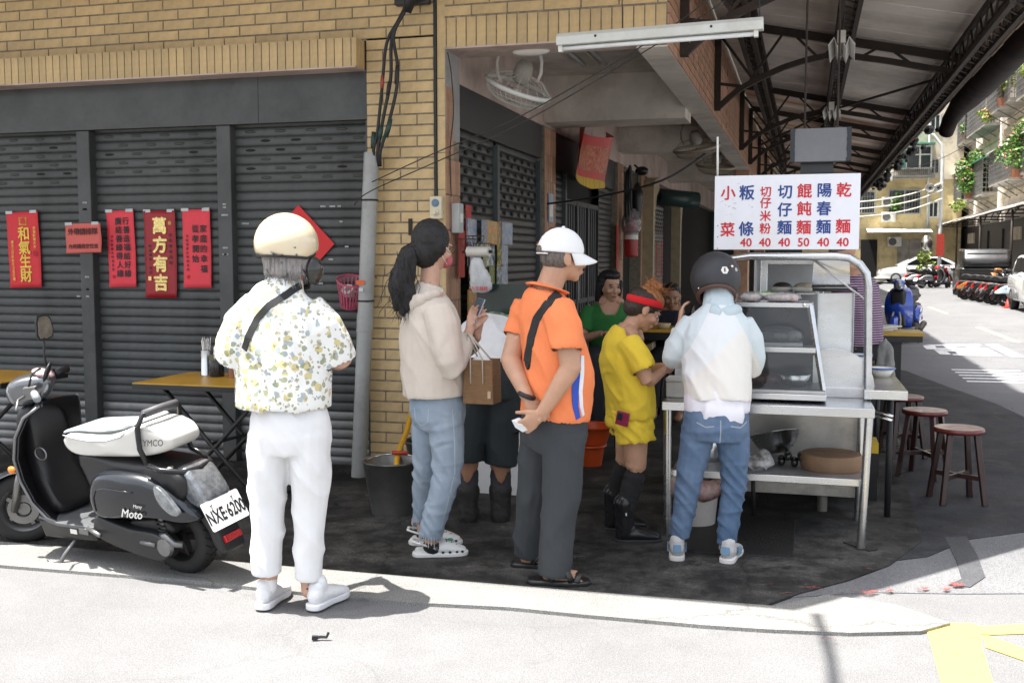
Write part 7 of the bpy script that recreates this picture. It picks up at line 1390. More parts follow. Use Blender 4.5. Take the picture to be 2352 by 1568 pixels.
for k in range(16): a = k * 2.4; B.ell(f((.028 * math.cos(a), -.015 + .028 * math.sin(a), .125 + .018 * math.sin(k * 1.7))), (.022, .022, .02), hq)
tk = blob('top_knot', B, HGIN, t, .0055, 2, folds(.008, (50, 50, 30), 3, None, .005))
for k in range(10): strands(tk, HGIN, f((random.uniform(-.03, .03), random.uniform(-.05, .02), .10)), f((random.uniform(-.06, .06), random.uniform(-.07, .04), .14)), 7, .012, .02)
hb = MB(); qb = hq @ M.Rotation(R(20), 3, 'X'); hb.rings([[cH + qb @ V(((.083 + o_) * .985 * math.cos(a), (.100 + o_) * .96 * math.sin(a) - .005, z)) for o_, z in ((0, .012), (.004, .016), (.006, .03), (.004, .046), (0, .05))] for a in [2 * PI * k / 36 for k in range(36)]], False, True); hb.obj('headband', mat('red_towelling', (.62, .012, .018), .95, bump=.5, bscale=300), t, smooth=True)
nm = MB(); nm.add([(-.045, -.02, 0), (.05, -.03, .008), (.055, .03, .0), (-.04, .035, .012)], [(0, 1, 2, 3)]); o = nm.obj('banknotes', mat('pale_blue_note', (.34, .40, .50), .7, var=.4, scale=40), None); o.location = V((-.894, 5.458, 0)) + M.Rotation(YAW, 3, 'Z') @ V((.265, -.02, .935)); o.rotation_euler = (R(14), 0, YAW); o.modifiers.new('s', 'SOLIDIFY').thickness = .002; tag(o, 'folded pale blue banknotes held out by the woman in yellow', 'banknotes')

# ---------------- customer with the dark helmet at the cart
t = person('customer in dark helmet, pale blue and cream jacket and blue jeans at the cart', -.463, 5.16)
hq = rot3(-6, -30, 0); hc = (.078, .22, 1.385)
B = MB(); torso(B, [(.055, .02, .74, .14, .11), (.06, .06, .95, .14, .105), (.075, .12, 1.12, .165, .10), (.08, .14, 1.20, .13, .08)], (1, 0, 0)); B.chain([(.08, .15, 1.20, .055), (.08, .19, 1.31, .055)]); head(B, hc, hq, .97)
limb(B, (-.07, .13, 1.16), (-.150, .14, .98), (-.095, .21, 1.15), (.045, .040, .036, .026)); hand(B, (-.095, .215, 1.155), (.1, .2, .9), (.9, 0, .2), 1, 30, .92)
limb(B, (.23, .13, 1.15), (.270, .15, .93), (.20, .35, .93), (.045, .040, .036, .026)); hand(B, (.195, .36, .93), (-.3, .8, .1), (0, 0, -1), 1, 25, .92)
B.chain(legs_pts((-.03, .0, .70), (-.075, .0, .40), (-.115, .02, .07), (.088, .057, .052, .035))); B.chain(legs_pts((.125, .0, .70), (.15, .0, .40), (.108, -.02, .06), (.088, .057, .052, .035)))
for x, y in ((-.115, .02), (.108, -.02)): B.chain([(x, y, .06, .036), (x + .02, y + .1, .04, .036, .026)])
blob('body', B, SK1, t, .007, 3)
JB = wrinkle(mat('pale_blue_jersey', (.46, .54, .575), .85, var=.05, bump=.12, bscale=300), .5, 9, .025); JC = mat('cream_back_panel', (.66, .64, .585), .85, var=.05, bump=.12, bscale=300)
CJ = bpy.data.materials.new('two_tone_jacket'); CJ.use_nodes = True; N = CJ.node_tree.nodes; L = CJ.node_tree.links; Pn = N['Principled BSDF']; Pn.inputs['Roughness'].default_value = .85
tcn = N.new('ShaderNodeTexCoord'); sp = N.new('ShaderNodeSeparateXYZ'); L.new(tcn.outputs['Object'], sp.inputs[0])
def mth(op, a, b): 
    n = N.new('ShaderNodeMath'); n.operation = op
    for i, v in enumerate((a, b)):
        if isinstance(v, (int, float)): n.inputs[i].default_value = v
        else: L.new(v, n.inputs[i])
    return n.outputs[0]
dx = mth('ABSOLUTE', mth('SUBTRACT', sp.outputs[0], .075), 0); wrinkle(CJ, .55, 8, .025); edge = mth('LESS_THAN', dx, mth('ADD', mth('MULTIPLY', mth('SUBTRACT', 1.24, sp.outputs[2]), .55), .055)); diag = mth('LESS_THAN', mth('SUBTRACT', sp.outputs[2], mth('MULTIPLY', sp.outputs[0], .95)), .99)
mx1 = N.new('ShaderNodeMixRGB'); mx1.inputs[1].default_value = (.66, .68, .69, 1); mx1.inputs[2].default_value = (.69, .67, .63, 1); L.new(diag, mx1.inputs[0])
mx2 = N.new('ShaderNodeMixRGB'); mx2.inputs[1].default_value = (.55, .615, .64, 1); L.new(edge, mx2.inputs[0]); L.new(mx1.outputs[0], mx2.inputs[2]); L.new(mx2.outputs[0], Pn.inputs['Base Color'])
B = MB(); torso(B, [(.058, .0, .79, .160, .128), (.058, .02, .88, .162, .130), (.062, .055, 1.0, .166, .128), (.07, .09, 1.10, .172, .122), (.08, .115, 1.175, .165, .112), (.083, .13, 1.225, .115, .095), (.083, .145, 1.255, .08, .08)], (1, 0, 0))
B.chain([(-.035, .12, 1.17, .070), (-.085, .125, 1.10, .064), (-.128, .135, 1.03, .060), (-.140, .145, .985, .056), (-.125, .17, 1.04, .052), (-.105, .19, 1.09, .046), (-.096, .205, 1.125, .041)]); B.chain([(.19, .12, 1.165, .070), (.24, .125, 1.09, .064), (.262, .14, 1.0, .060), (.262, .16, .94, .055), (.235, .25, .93, .05), (.21, .32, .93, .043)])
cj = blob('jacket', B, CJ, t, .0085, 2, folds(.015, (9, 9, 5), 11, lambda P: np.clip((1.22 - P[:, 2]) / .1, .1, 1), .004, 1.2))
B = MB(); B.chain([(.082, .125, 1.235, .080, .085), (.086, .145, 1.29, .074, .075), (.092, .165, 1.345, .070, .066)]); B.chain([(.03, .06, 1.235, .035), (.07, .045, 1.215, .035), (.13, .055, 1.225, .035), (.175, .09, 1.245, .025)]); blob('hood_collar', B, JB, cj, .007, 3, folds(.008, (10, 10, 12), 3))
B = MB(); torso(B, [(.058, .01, .745, .160, .128), (.058, .01, .80, .160, .128), (.058, .01, .86, .15, .12)], (1, 0, 0)); B.chain([(-.02, -.09, .755, .06, .03), (.10, -.10, .735, .06, .03), (.16, -.08, .735, .05, .03)], sx=(0, 0, 1)); B.hems = []; blob('white_tee', B, mat('white_tee', (.70, .69, .76), .85, var=.03), t, .009, 3, folds(.008, (12, 12, 6), 4))
DEN2 = wrinkle(mat('blue_denim', (.05, .092, .165), .85, var=.2, scale=6, stretch=(1, 1, .3), bump=.3, bscale=320, c2=(.11, .165, .26)), .6, 10, .025, (.6, .6, 1.4))
B = MB(); torso(B, [(.055, .0, .80, .135, .112), (.053, 0, .73, .158, .13), (.052, 0, .66, .166, .135), (.05, 0, .61, .155, .12)], (1, 0, 0))
B.chain([(-.03, .0, .66, .088), (-.05, 0, .54, .078), (-.075, .0, .40, .062), (-.095, .01, .26, .055), (-.115, .02, .115, .046)]); B.chain([(.130, .0, .66, .088), (.145, 0, .54, .078), (.150, 0, .40, .062), (.13, -.01, .26, .055), (.108, -.02, .085, .046)])
dj = blob('jeans', B, DEN2, t, .008, 3, folds(.013, (8, 8, 16), 12, lambda P: .3 + .8 * np.exp(-((P[:, 2] - .40) / .1) ** 2) + .8 * np.exp(-((P[:, 2] - .2) / .09) ** 2), .003, 1.2))
band(t, dj, [(-.06, .705), (-.02, .685), (.02, .69)], .006, mat('denim_stitch', (.30, .33, .36), .8), 'pocket_seam', .001, par=dj); band(t, dj, [(.10, .69), (.15, .68), (.19, .705)], .006, MATS['denim_stitch'], 'pocket_seam', .001, par=dj); band(t, dj, [(.05, .72), (.05, .66), (.05, .60)], .005, MATS['denim_stitch'], 'seat_seam', .001, par=dj)
SUE = mat('grey_suede', (.46, .45, .44), .9, var=.08); BLS = mat('blue_suede', (.16, .27, .38), .9)
sneaker(t, (-.135, -.03), -8, .25, SUE, mat('offwhite_sole', (.60, .58, .55), .6), BLS); sneaker(t, (.10, -.075), -24, .25, SUE, MATS['offwhite_sole'], BLS)
DH = mat('matt_dark_helmet', (.026, .027, .031), .5, var=.06, bump=.02); T = M.Translation((.078, .20, 1.395)) @ M.Rotation(R(-6), 4, 'Z') @ M.Rotation(R(-32), 4, 'X'); rs = []
for th in [.03, .2, .4, .6, .8, 1.0, 1.2, 1.4, 1.6, 1.8, 2.0, 2.2, 2.35]:
    rs.append([T @ V((.126 * math.sin(th) * math.cos(a), .142 * math.sin(th) * math.sin(a), .130 * math.cos(th) * (1 if th < 1.6 else 1.15))) for a in [2 * PI * k / 36 for k in range(36)]])
h2 = MB().rings(rs, True); h2.f = h2.f[:-1]; h2.mi = h2.mi[:-1]; h2o = h2.obj('helmet', DH, t, smooth=True); h2o.modifiers.new('s', 'SOLIDIFY').thickness = .012
rg = MB(); rg.tube([rs[-1][k % 36] for k in range(37)], .011, 8); rg.obj('helmet_rim', mat('brown_leather_rim', (.075, .035, .025), .5), h2o, smooth=True)
lr = MB(); rr_ = [[T @ V((.112 * math.sin(th) * math.cos(a), .128 * math.sin(th) * math.sin(a), .118 * math.cos(th) * 1.15)) for a in [2 * PI * k / 30 for k in range(30)]] for th in (2.34, 2.2, 2.0, 1.8)]; lr.rings(rr_, False).obj('helmet_lining', mat('cream_lining', (.42, .34, .24), .9), h2o, smooth=True)
def on2(x, z, r=1.0):
    bv = BVHTree.FromPolygons([v.co for v in h2o.data.vertices], [p.vertices for p in h2o.data.polygons]); return bv.ray_cast(V((x, -2, z)), V((0, 1, 0)))
for x, z, r_, nm_, m in ((.098, 1.435, .020, 'badge', WHITE), (.135, 1.452, .020, 'strap_patch', mat('brown_leather_rim', (.075, .035, .025), .5)), (.162, 1.437, .011, 'badge', mat('pale_tag', (.40, .38, .33), .6))):
    h, n, _, _ = on2(x, z)
    if h: 
        q = n.to_track_quat('Z', 'Y').to_matrix().to_4x4(); MB().lathe([(0, .0015), (r_, .0012), (r_, -.004)], 6 if nm_ == 'badge' else 4, M.Translation(h) @ q).obj(nm_, m, h2o)
        if nm_ == 'strap_patch': MB().ell(h + n * .004, (.0075, .0075, .0075)).obj('snap', CHROME, h2o, smooth=True)
        if nm_ == 'badge' and r_ > .015: l_ = letters('E', .026, DH, h2o, (0, 0, 0), (0, 0, 0), .03); l_.matrix_local = M.Translation(h + n * .002) @ M((V((0, 0, 1)).cross(n).normalized(), n.cross(V((0, 0, 1)).cross(n)).normalized(), n)).transposed().to_4x4()
for x, z in ((-.02, 1.345), (-.012, 1.325)):
    h, n, _, _ = on2(x, z)
    if h: MB().ell(h, (.005, .005, .005)).obj('snap', CHROME, h2o, smooth=True)
MB().ell(T @ V((.055, .115, -.03)), (.07, .05, .10), T.to_3x3() @ M.Rotation(R(-25), 3, 'Z')).obj('visor', mat('mauve_smoked_visor', (.10, .075, .075), .12), h2o, smooth=True)
B = MB(); B.ell((.085, .185, 1.325), (.085, .075, .05)); blob('hair', B, HDRK, t, .007, 2, folds(.003, (60, 60, 20)))

# ---------------- man bending over the wash counter
t = person('man bending over the wash counter in white shirt, dark shorts and black boots', -1.731, 5.558)
B = MB(); torso(B, [(.03, .02, .80, .135, .11), (.03, .20, .93, .14, .105), (.04, .42, 1.0, .165, .10), (.04, .52, 1.01, .12, .08)], (1, 0, 0)); B.chain([(.04, .54, 1.0, .05), (.05, .64, .98, .05)]); head(B, (.06, .72, .96), rot3(-10, -70, 0))
limb(B, (-.12, .45, .99), (-.14, .6, .85), (-.03, .75, .83)); limb(B, (.20, .42, 1.0), (.30, .48, .92), (.25, .74, .84), (.056, .048, .044, .03)); hand(B, (-.03, .75, .83), (0, .8, -.3), (0, -.2, -1), 1, 30); hand(B, (.25, .74, .84), (-.2, .8, -.3), (0, -.2, -1), -1, 30)
B.chain(legs_pts((-.05, .0, .78), (-.088, .0, .40), (-.088, .03, .08), (.092, .064, .062, .04))); B.chain(legs_pts((.115, .0, .78), (.10, .0, .40), (.098, .03, .08), (.092, .064, .062, .04))); blob('body', B, SK3, t, .0085, 3)
B = MB(); torso(B, [(.03, -.01, .845, .155, .125), (.03, .08, .92, .165, .13), (.035, .22, 1.0, .18, .125), (.04, .38, 1.045, .19, .12), (.04, .47, 1.04, .15, .10)], (1, 0, 0)); B.chain([(.17, .40, 1.03, .075), (.235, .44, .98, .07)]); B.chain([(-.10, .42, 1.02, .075), (-.14, .52, .92, .065)]); blob('white_shirt', B, WHITEC, t, .009, 2, folds(.014, (8, 8, 8), 13))
DKS = wrinkle(mat('dark_navy_shorts', (.016, .022, .025), .85, var=.12, bump=.2, bscale=260), .5, 8, .025)
B = MB(); torso(B, [(.03, .02, .87, .145, .12), (.035, .0, .80, .165, .14), (.035, 0, .72, .17, .14)], (1, 0, 0)); B.chain([(-.045, 0, .72, .10), (-.075, 0, .55, .095), (-.085, .0, .385, .088), (-.086, .0, .36, .086)]); B.chain([(.115, 0, .72, .10), (.108, 0, .55, .095), (.102, 0, .365, .088), (.10, .0, .335, .086)]); B.chain([(.165, .01, .74, .045, .08), (.185, .0, .62, .04, .08), (.185, .0, .53, .035, .08)], sx=(1, 0, 0)); blob('shorts', B, DKS, t, .009, 3, folds(.012, (8, 8, 5), 14))
MB().chain([(.03, .03, .865, .152, .128), (.03, .03, .875, .150, .126)], n=24).obj('belt', BLK, t, smooth=True)
for x in (-.087, .098):
    fl(0)
    B = MB(); B.chain([(x, .03, .17, .056), (x, .03, .275, .060)]); blob('sock', B, mat('grey_sock', (.045, .043, .05), .95), t, .008, 2, folds(.004, (30, 30, 30)))
    B = MB(); B.chain([(x, .03, .03, .058, .062), (x, .03, .12, .058), (x, .03, .185, .066)]); B.chain([(x, .02, .04, .052, .05), (x + .01, .12, .04, .05, .04), (x + .015, .18, .03, .046, .026)]); blob('boot', B, mat('dark_work_boot', (.018, .016, .015), .7, var=.2, bump=.3), t, .008, 3, folds(.005, (30, 30, 30)))

# ---------------- seated guests in the arcade
dt = thing('guest_table', 'dark yellow edged table between the seated guests in the arcade', 'table', (-1.28, 9.35, 0)); MB().box(-.42, .45, -.3, .3, .845, .87).obj('top', YEL, dt, bevel=.003); MB().box(-.40, .43, -.28, .28, .78, .8445).obj('apron', BLKP, dt)
for sx_ in (-.36, .38):
    for sy_ in (-.24, .24): MB().tube([(sx_, sy_, .78), (sx_, sy_, 0)], .02, 8).obj('leg', BLK, dt)
for lab, x, y in (('left paper bowl on the guest table', -1.36, 9.2), ('right paper bowl on the guest table', -1.20, 9.18)):
    o = thing('paper_bowl', lab, 'bowl', (x, y, .871), group='paper bowls on the guest table'); MB().lathe([(0, 0), (.045, 0), (.07, .05), (.066, .05), (.043, .006), (0, .006)], 18).obj('bowl', mat('kraft_bowl', (.48, .36, .20), .6), o, smooth=True)
o = thing('soy_bottle', 'dark sauce bottle on the guest table behind the seated man', 'bottle', (-.98, 9.5, .871)); MB().lathe([(0, 0), (.035, 0), (.035, .12), (.014, .17), (.014, .2), (0, .2)], 14).obj('bottle', mat('brown_glass', (.03, .016, .008), .12), o, smooth=True); MB().lathe([(.0355, .03), (.0355, .09)], 14).obj('label_band', mat('cream_label', (.5, .45, .3), .6), o)
def seated(label, x, y, yaw, hz, shirt, hair, sk, lean=0., hyaw=0., pitch=-8, lip=(.34, .11, .10), female=True):
    fl(0); t = thing('person', label, 'person', (x, y, 0), R(yaw), 'people queueing and eating at the food cart'); d = hz - 1.12; hq = rot3(hyaw, pitch, 0); hc = (0, .05 + lean, hz)
    B = MB(); torso(B, [(0, 0, .56 + d, .16, .12), (0, .03, .75 + d, .14, .105), (0, .04 + lean * .5, .90 + d, .165, .10), (0, .03 + lean * .8, .985 + d, .12, .075)], (1, 0, 0)); B.chain([(0, .02 + lean * .8, .985 + d, .05), (0, .035 + lean, 1.06 + d, .05)]); head(B, hc, hq)
    for s in (-1, 1):
        limb(B, (s * .165, .03 + lean * .7, .93 + d), (s * .23, .14 + lean, .70 + d), (s * .07, .32 + lean, .76 + d), (.047, .042, .036, .026)); hand(B, (s * .07, .32 + lean, .76 + d), (-s * .5, .7, .15), (0, 0, -1) if s > 0 else (0, -.3, -1), -s, 28)
        B.chain([(s * .09, .02, .56 + d, .085), (s * .12, .40, .56 + d, .062), (s * .12, .42, .30, .055), (s * .12, .40, .08, .04)]); B.chain([(s * .12, .40, .05, .04), (s * .12, .50, .035, .04, .03)])
    blob('body', B, sk, t, .0075, 3); face(t, hc, hq, 1., lip)
    B = MB(); torso(B, [(0, 0, .56 + d, .17, .135), (0, .03, .75 + d, .165, .125), (0, .04 + lean * .5, .87 + d, .185, .118), (0, .03 + lean * .7, .94 + d, .165, .10), (0, .02 + lean * .75, .975 + d, .11, .085)], (1, 0, 0))
    for s in (-1, 1): B.chain([(s * .14, .03 + lean * .7, .93 + d, .068), (s * .19, .07 + lean * .8, .84 + d, .066), (s * .21, .10 + lean * .9, .77 + d, .062)])
    sh = blob('shirt', B, shirt, t, .009, 2, folds(.012, (9, 9, 5), x)); bmx = bmesh.new(); bmx.from_mesh(sh.data)
    if female: bmesh.ops.delete(bmx, geom=[v for v in bmx.verts if v.co.z > .90 + d and v.co.y > .06 + lean * .7 and abs(v.co.x) < .085 - max(0, .985 + d - v.co.z) * .55], context='VERTS')
    bmx.to_mesh(sh.data); bmx.free()
    B = MB(); torso(B, [(0, .0, .57 + d, .155, .12), (0, .05, .56 + d, .16, .11)], (1, 0, 0))
    for s in (-1, 1): B.chain([(s * .09, .03, .565 + d, .095), (s * .12, .42, .565 + d, .072), (s * .12, .43, .32, .065), (s * .12, .41, .12, .06)])
    blob('trousers', B, mat('dark_trousers', (.02, .022, .028), .85), t, .011, 3)
    c = V(hc); f = lambda p: c + hq @ V(p); B = MB()
    if female:
        B.ell(f((0, -.03, .035)), (.090, .095, .090), hq); B.ell(f((0, .012, .083)), (.075, .082, .042), hq)
        for s in (-1, 1): B.chain([(*f((s * .078, .0, .03)), .03, .04), (*f((s * .088, -.02, -.05)), .028, .04), (*f((s * .085, -.03, -.125)), .022, .03)])
        B.ell(f((0, -.065, -.06)), (.08, .05, .08), hq)
    else: B.ell(f((0, -.022, .045)), (.083, .092, .080), hq); B.ell(f((0, .02, .09)), (.06, .06, .03), hq)
    blob('hair', B, hair, t, .0065, 3, folds(.004, (60, 60, 14)))
    st = thing('round_stool', 'dark round stool under the ' + ('woman in green' if female else 'seated man in a dark shirt'), 'stool', (x, y, 0)); MB().lathe([(0, .44 + d), (.15, .44 + d), (.155, .425 + d), (.15, .41 + d), (0, .41 + d)], 22).obj('seat', BLK, st, smooth=True, angle=40)
    for k in range(4): a = k * PI / 2 + .6; MB().tube([(.1 * math.cos(a), .1 * math.sin(a), .41 + d), (.15 * math.cos(a), .15 * math.sin(a), 0)], .014, 7).obj('leg', BLK, st, smooth=True)
    return t
GREEN = mat('green_tee', (.020, .15, .030), .85, var=.1, bump=.2, bscale=260)
seated('woman in a green top with a dark bob sitting in the arcade facing the street', -1.50, 8.2, 192, 1.275, GREEN, HBLK, SK2, 0., 24, -6)
seated('man in a dark shirt eating with his hand raised at the guest table', -1.20, 9.95, 178, 1.135, mat('dark_navy_shirt', (.014, .015, .026), .85), HBLK, SK3, .10, 10, -12, (.25, .09, .07), False)
# ---------------- vendor in the striped shirt
fl(0); t = thing('person', 'vendor in a purple striped polo shirt bending his head behind the cart', 'person', (.36, 7.35, 0), R(62), 'people queueing and eating at the food cart')
STR = bpy.data.materials.new('purple_stripes'); STR.use_nodes = True; N = STR.node_tree.nodes; L = STR.node_tree.links; Pn = N['Principled BSDF']; Pn.inputs['Roughness'].default_value = .85
tcn = N.new('ShaderNodeTexCoord'); wv = N.new('ShaderNodeTexWave'); wv.bands_direction = 'Z'; wv.inputs['Scale'].default_value = 20; wv.inputs['Distortion'].default_value = .5; wv.inputs['Detail Scale'].default_value = .6; L.new(tcn.outputs['Object'], wv.inputs['Vector']); rp = N.new('ShaderNodeValToRGB'); e = rp.color_ramp.elements; e[0].position = .62; e[0].color = (.075, .016, .062, 1); e[1].position = .74; e[1].color = (.42, .34, .42, 1); L.new(wv.outputs[0], rp.inputs[0]); L.new(rp.outputs[0], Pn.inputs['Base Color'])
hq = rot3(0, -38, 0); hc = (.0, .14, 1.515)
B = MB(); torso(B, [(0, 0, .85, .15, .12), (0, .02, 1.05, .15, .12), (0, .03, 1.25, .17, .11), (0, .04, 1.36, .12, .08)], (1, 0, 0)); B.chain([(0, .05, 1.36, .06), (0, .10, 1.46, .058)]); head(B, hc, hq)
limb(B, (-.18, .03, 1.31), (-.21, .06, 1.07), (-.08, .26, 1.0), (.055, .048, .043, .03)); limb(B, (.18, .03, 1.31), (.235, .05, 1.07), (.10, .25, 1.0), (.055, .048, .043, .03)); hand(B, (-.08, .26, 1.0), (.3, .8, -.2), (0, 0, -1), 1, 30); hand(B, (.10, .25, 1.0), (-.3, .8, -.2), (0, 0, -1), -1, 30)
for s in (-1, 1): B.chain(legs_pts((s * .09, 0, .85), (s * .1, 0, .47), (s * .1, 0, .08), (.095, .06, .058, .038))); B.chain([(s * .1, 0, .05, .04), (s * .1, .12, .035, .04, .03)])
blob('body', B, SK2, t, .008, 3); face(t, hc, hq, 1., (.3, .12, .1))
B = MB(); torso(B, [(0, .0, .90, .17, .15), (0, .02, 1.0, .175, .155), (0, .02, 1.12, .178, .145), (0, .03, 1.25, .19, .125), (0, .035, 1.32, .165, .105), (0, .045, 1.37, .10, .08)], (1, 0, 0))
for s in (-1, 1): B.chain([(s * .15, .035, 1.31, .075), (s * .2, .045, 1.22, .074), (s * .215, .05, 1.15, .072)])
blob('polo_shirt', B, STR, t, .009, 2, folds(.010, (8, 8, 4), 21)); B = MB(); torso(B, [(0, 0, .93, .16, .13), (0, 0, .82, .165, .135)], (1, 0, 0))
for s in (-1, 1): B.chain([(s * .09, 0, .82, .10), (s * .1, 0, .47, .08), (s * .1, 0, .12, .07)])
blob('trousers', B, mat('dark_trousers', (.02, .022, .028), .85), t, .011, 3); B = MB(); c = V(hc); B.ell(c + hq @ V((0, -.02, .04)), (.083, .093, .08), hq); blob('hair', B, HSALT, t, .0065, 2)
# ================================================================ far street: buildings, plants, lamp, vehicles
CREAMW = mat('stained_cream_wall', (.60, .54, .43), .85, var=.14, scale=.5, grime=.5); YELW = mat('yellow_wall', (.62, .51, .28), .85, var=.14, scale=.6, grime=.45); PINKW = mat('pale_pink_tile_wall', (.72, .66, .60), .8, var=.1, scale=.6, grime=.35)
CONC = mat('weathered_concrete', (.32, .30, .27), .9, var=.2, scale=1, grime=.4); WDARK = mat('dark_window_pane', (.03, .04, .045), .12); FRAME = mat('white_window_frame', (.55, .56, .54), .5)
BARM = mat('grey_window_bars', (.20, .20, .20), .5, .4, var=.2, scale=4, grime=.3); GAWN = mat('green_awning_sheet', (.06, .24, .18), .5, grime=.2); WAWN = mat('white_corrugated_sheet', (.62, .62, .58), .5, grime=.3)
ACW = mat('air_conditioner_white', (.62, .62, .59), .5)
BARMESH = {}
def bldg(name, label, loc, m): return thing(name, label, 'building', loc)
def window(t, c, w_, h_, axis, grille=False):
    """window with frame and pane; axis 'y' faces -y, 'x' faces -x; c is the centre on the wall"""
    f = MB()
    def B_(a0, a1, z0, z1, d0, d1): (f.box(a0, a1, d0, d1, z0, z1) if axis == 'y' else f.box(d0, d1, a0, a1, z0, z1))
    for s in (-1, 1): B_(s * w_ / 2 - .05, s * w_ / 2 + .05, -h_ / 2, h_ / 2, -.06, .02)
    for s in (-1, 1): B_(-w_ / 2 - .0499, w_ / 2 + .0499, s * h_ / 2 - .045, s * h_ / 2 + .045, -.065, .02)
    B_(-.025, .025, -h_ / 2 + .045, h_ / 2 - .045, -.05, .02); o = f.obj('window', FRAME, t); o.location = c
    p = MB(); f2 = p
    (p.box(-w_ / 2 + .05, w_ / 2 - .05, -.03, -.02, -h_ / 2 + .045, h_ / 2 - .045) if axis == 'y' else p.box(-.03, -.02, -w_ / 2 + .05, w_ / 2 - .05, -h_ / 2 + .045, h_ / 2 - .045)); p.obj('pane', WDARK, o)
    if grille:
        g_ = MB(); n = int(w_ / .16)
        for i in range(n + 1):
            a = -w_ / 2 + i * w_ / n; (g_.box(a - .012, a + .012, -.22, -.20, -h_ / 2, h_ / 2) if axis == 'y' else g_.box(-.22, -.20, a - .012, a + .012, -h_ / 2, h_ / 2))
        for k in range(5): z = -h_ / 2 + k * h_ / 4; (g_.box(-w_ / 2, w_ / 2, -.225, -.197, z - .015, z + .015) if axis == 'y' else g_.box(-.225, -.197, -w_ / 2, w_ / 2, z - .015, z + .015))
        tag(g_.obj('window_bars', BARM, o), kind='stuff')
    return o
def cage(t, x, y0, y1, z0, z1, depth=.9, roof=None):
    """balcony of steel bars standing off a wall that faces -x"""
    p = V(t.location); o = MB().box(x - depth - p.x, x - p.x, y0 - p.y, y1 - p.y, z0 - .12 - p.z, z0 - p.z).obj('balcony', CONC, t); g_ = MB(); s = .17
    n = int((y1 - y0) / s)
    for i in range(n + 1): y = y0 + (y1 - y0) * i / n; g_.box(x - depth - .012, x - depth + .012, y - .012, y + .012, z0, z1)
    k = int((z1 - z0) / .22)
    for i in range(k + 1): z = z0 + (z1 - z0) * i / k; g_.box(x - depth - .014, x - depth + .0135, y0, y1, z - .013, z + .013)
    for ye in (y0, y1):
        for i in range(k + 1): z = z0 + (z1 - z0) * i / k; g_.box(x - depth + .014, x - .002, ye - .013, ye + .0125, z - .0125, z + .0125)
        for i in range(1, 5): xx = x - depth + depth * i / 5; g_.box(xx - .011, xx + .011, ye - .014, ye + .014, z0, z1)
    g_.v = [tuple(V(v) - p) for v in g_.v]; tag(g_.obj('balcony_bars', BARM, o), kind='stuff')
    if roof: MB().prism([(x - depth - .15 - p.x, z1 - .05 - p.z), (x - .01 - p.x, z1 + .3 - p.z), (x - .01 - p.x, z1 + .34 - p.z), (x - depth - .15 - p.x, z1 - .01 - p.z)], y0 - .1 - p.y, y1 + .1 - p.y, 'y').obj('balcony_roof', roof, o)
    for i in range(3): MB().bar((x - depth - p.x, y0 + (y1 - y0) * (i + .5) / 3 - p.y, z0 - .13 - p.z), (x - .02 - p.x, y0 + (y1 - y0) * (i + .5) / 3 - p.y, z0 - .7 - p.z), .05).obj('bracket', BARM, o)
    return o
def aircon(t, c, face='-y'):
    o = MB().box(-.42, .42, -.18, .16, -.3, .3).obj('air_conditioner', ACW, t, bevel=.02); o.location = c
    if face == '-x': o.rotation_euler = (0, 0, -PI / 2)
    MB().lathe([(0, 0), (.22, 0), (.235, .02), (.235, .0)], 20, M.Translation((-.12, -.185, 0)) @ M.Rotation(PI / 2, 4, 'X')).obj('fan_grille', mat('grille_dark', (.10, .10, .10), .5), o); return o
# --- right hand apartment row
rb = bldg('apartment_building', 'sunlit apartment row on the right with barred balconies and plants', (9.6, 55, 0), PINKW)
def rbx(name, x0, x1, y0, y1, z0, z1, m): p = V(rb.location); return MB().box(x0 - p.x, x1 - p.x, y0 - p.y, y1 - p.y, z0 - p.z, z1 - p.z).obj(name, m, rb)
rbx('wall', 9.6, 16, 20, 80, 0, 19, PINKW)
for z in (4.6, 7.75, 10.95, 14.1): rbx('floor_band', 9.45, 9.599, 20.05, 79.95, z - .14, z + .14, CREAMW)
for y in (44.5, 51.2, 58.6, 66.5, 74): rbx('pier', 9.38, 9.598, y - .25, y + .25, 3.7, 18.6, mat('pale_pier', (.80, .74, .68), .8, grime=.2))
for k, y in enumerate((47.5, 54.6, 62.2, 70)):
    for z in (6.1, 9.3, 12.5, 15.7): window(rb, V((9.6, y + .2, z)) - V(rb.location), 1.9, 1.5, 'x')
cage(rb, 9.6, 59.3, 65.7, 8.4, 10.7, .9, None); cage(rb, 9.6, 67.2, 73, 8.4, 10.6, .8, GAWN); cage(rb, 9.6, 51.8, 58, 8.6, 11.2, 1.0, None); cage(rb, 9.6, 45.2, 50.8, 5.1, 6.7, .9, WAWN); cage(rb, 9.6, 52.0, 57.4, 5.1, 6.65, .9, WAWN); cage(rb, 9.6, 59.3, 65.8, 4.85, 6.6, .9, GAWN); cage(rb, 9.6, 67.2, 73.2, 4.9, 6.6, .9, WAWN); cage(rb, 9.6, 45.2, 50.8, 8.4, 10.6, .9, WAWN); cage(rb, 9.6, 59.3, 65.7, 11.6, 13.7, .9, WAWN); cage(rb, 9.6, 52, 58, 11.9, 14.0, .9, GAWN); cage(rb, 9.6, 67.2, 73.2, 11.6, 13.6, .9, WAWN)
rbx('shopfront', 9.5, 9.59, 20, 80, 0, 3.3, mat('dark_shopfront', (.04, .04, .045), .5, grime=.4))
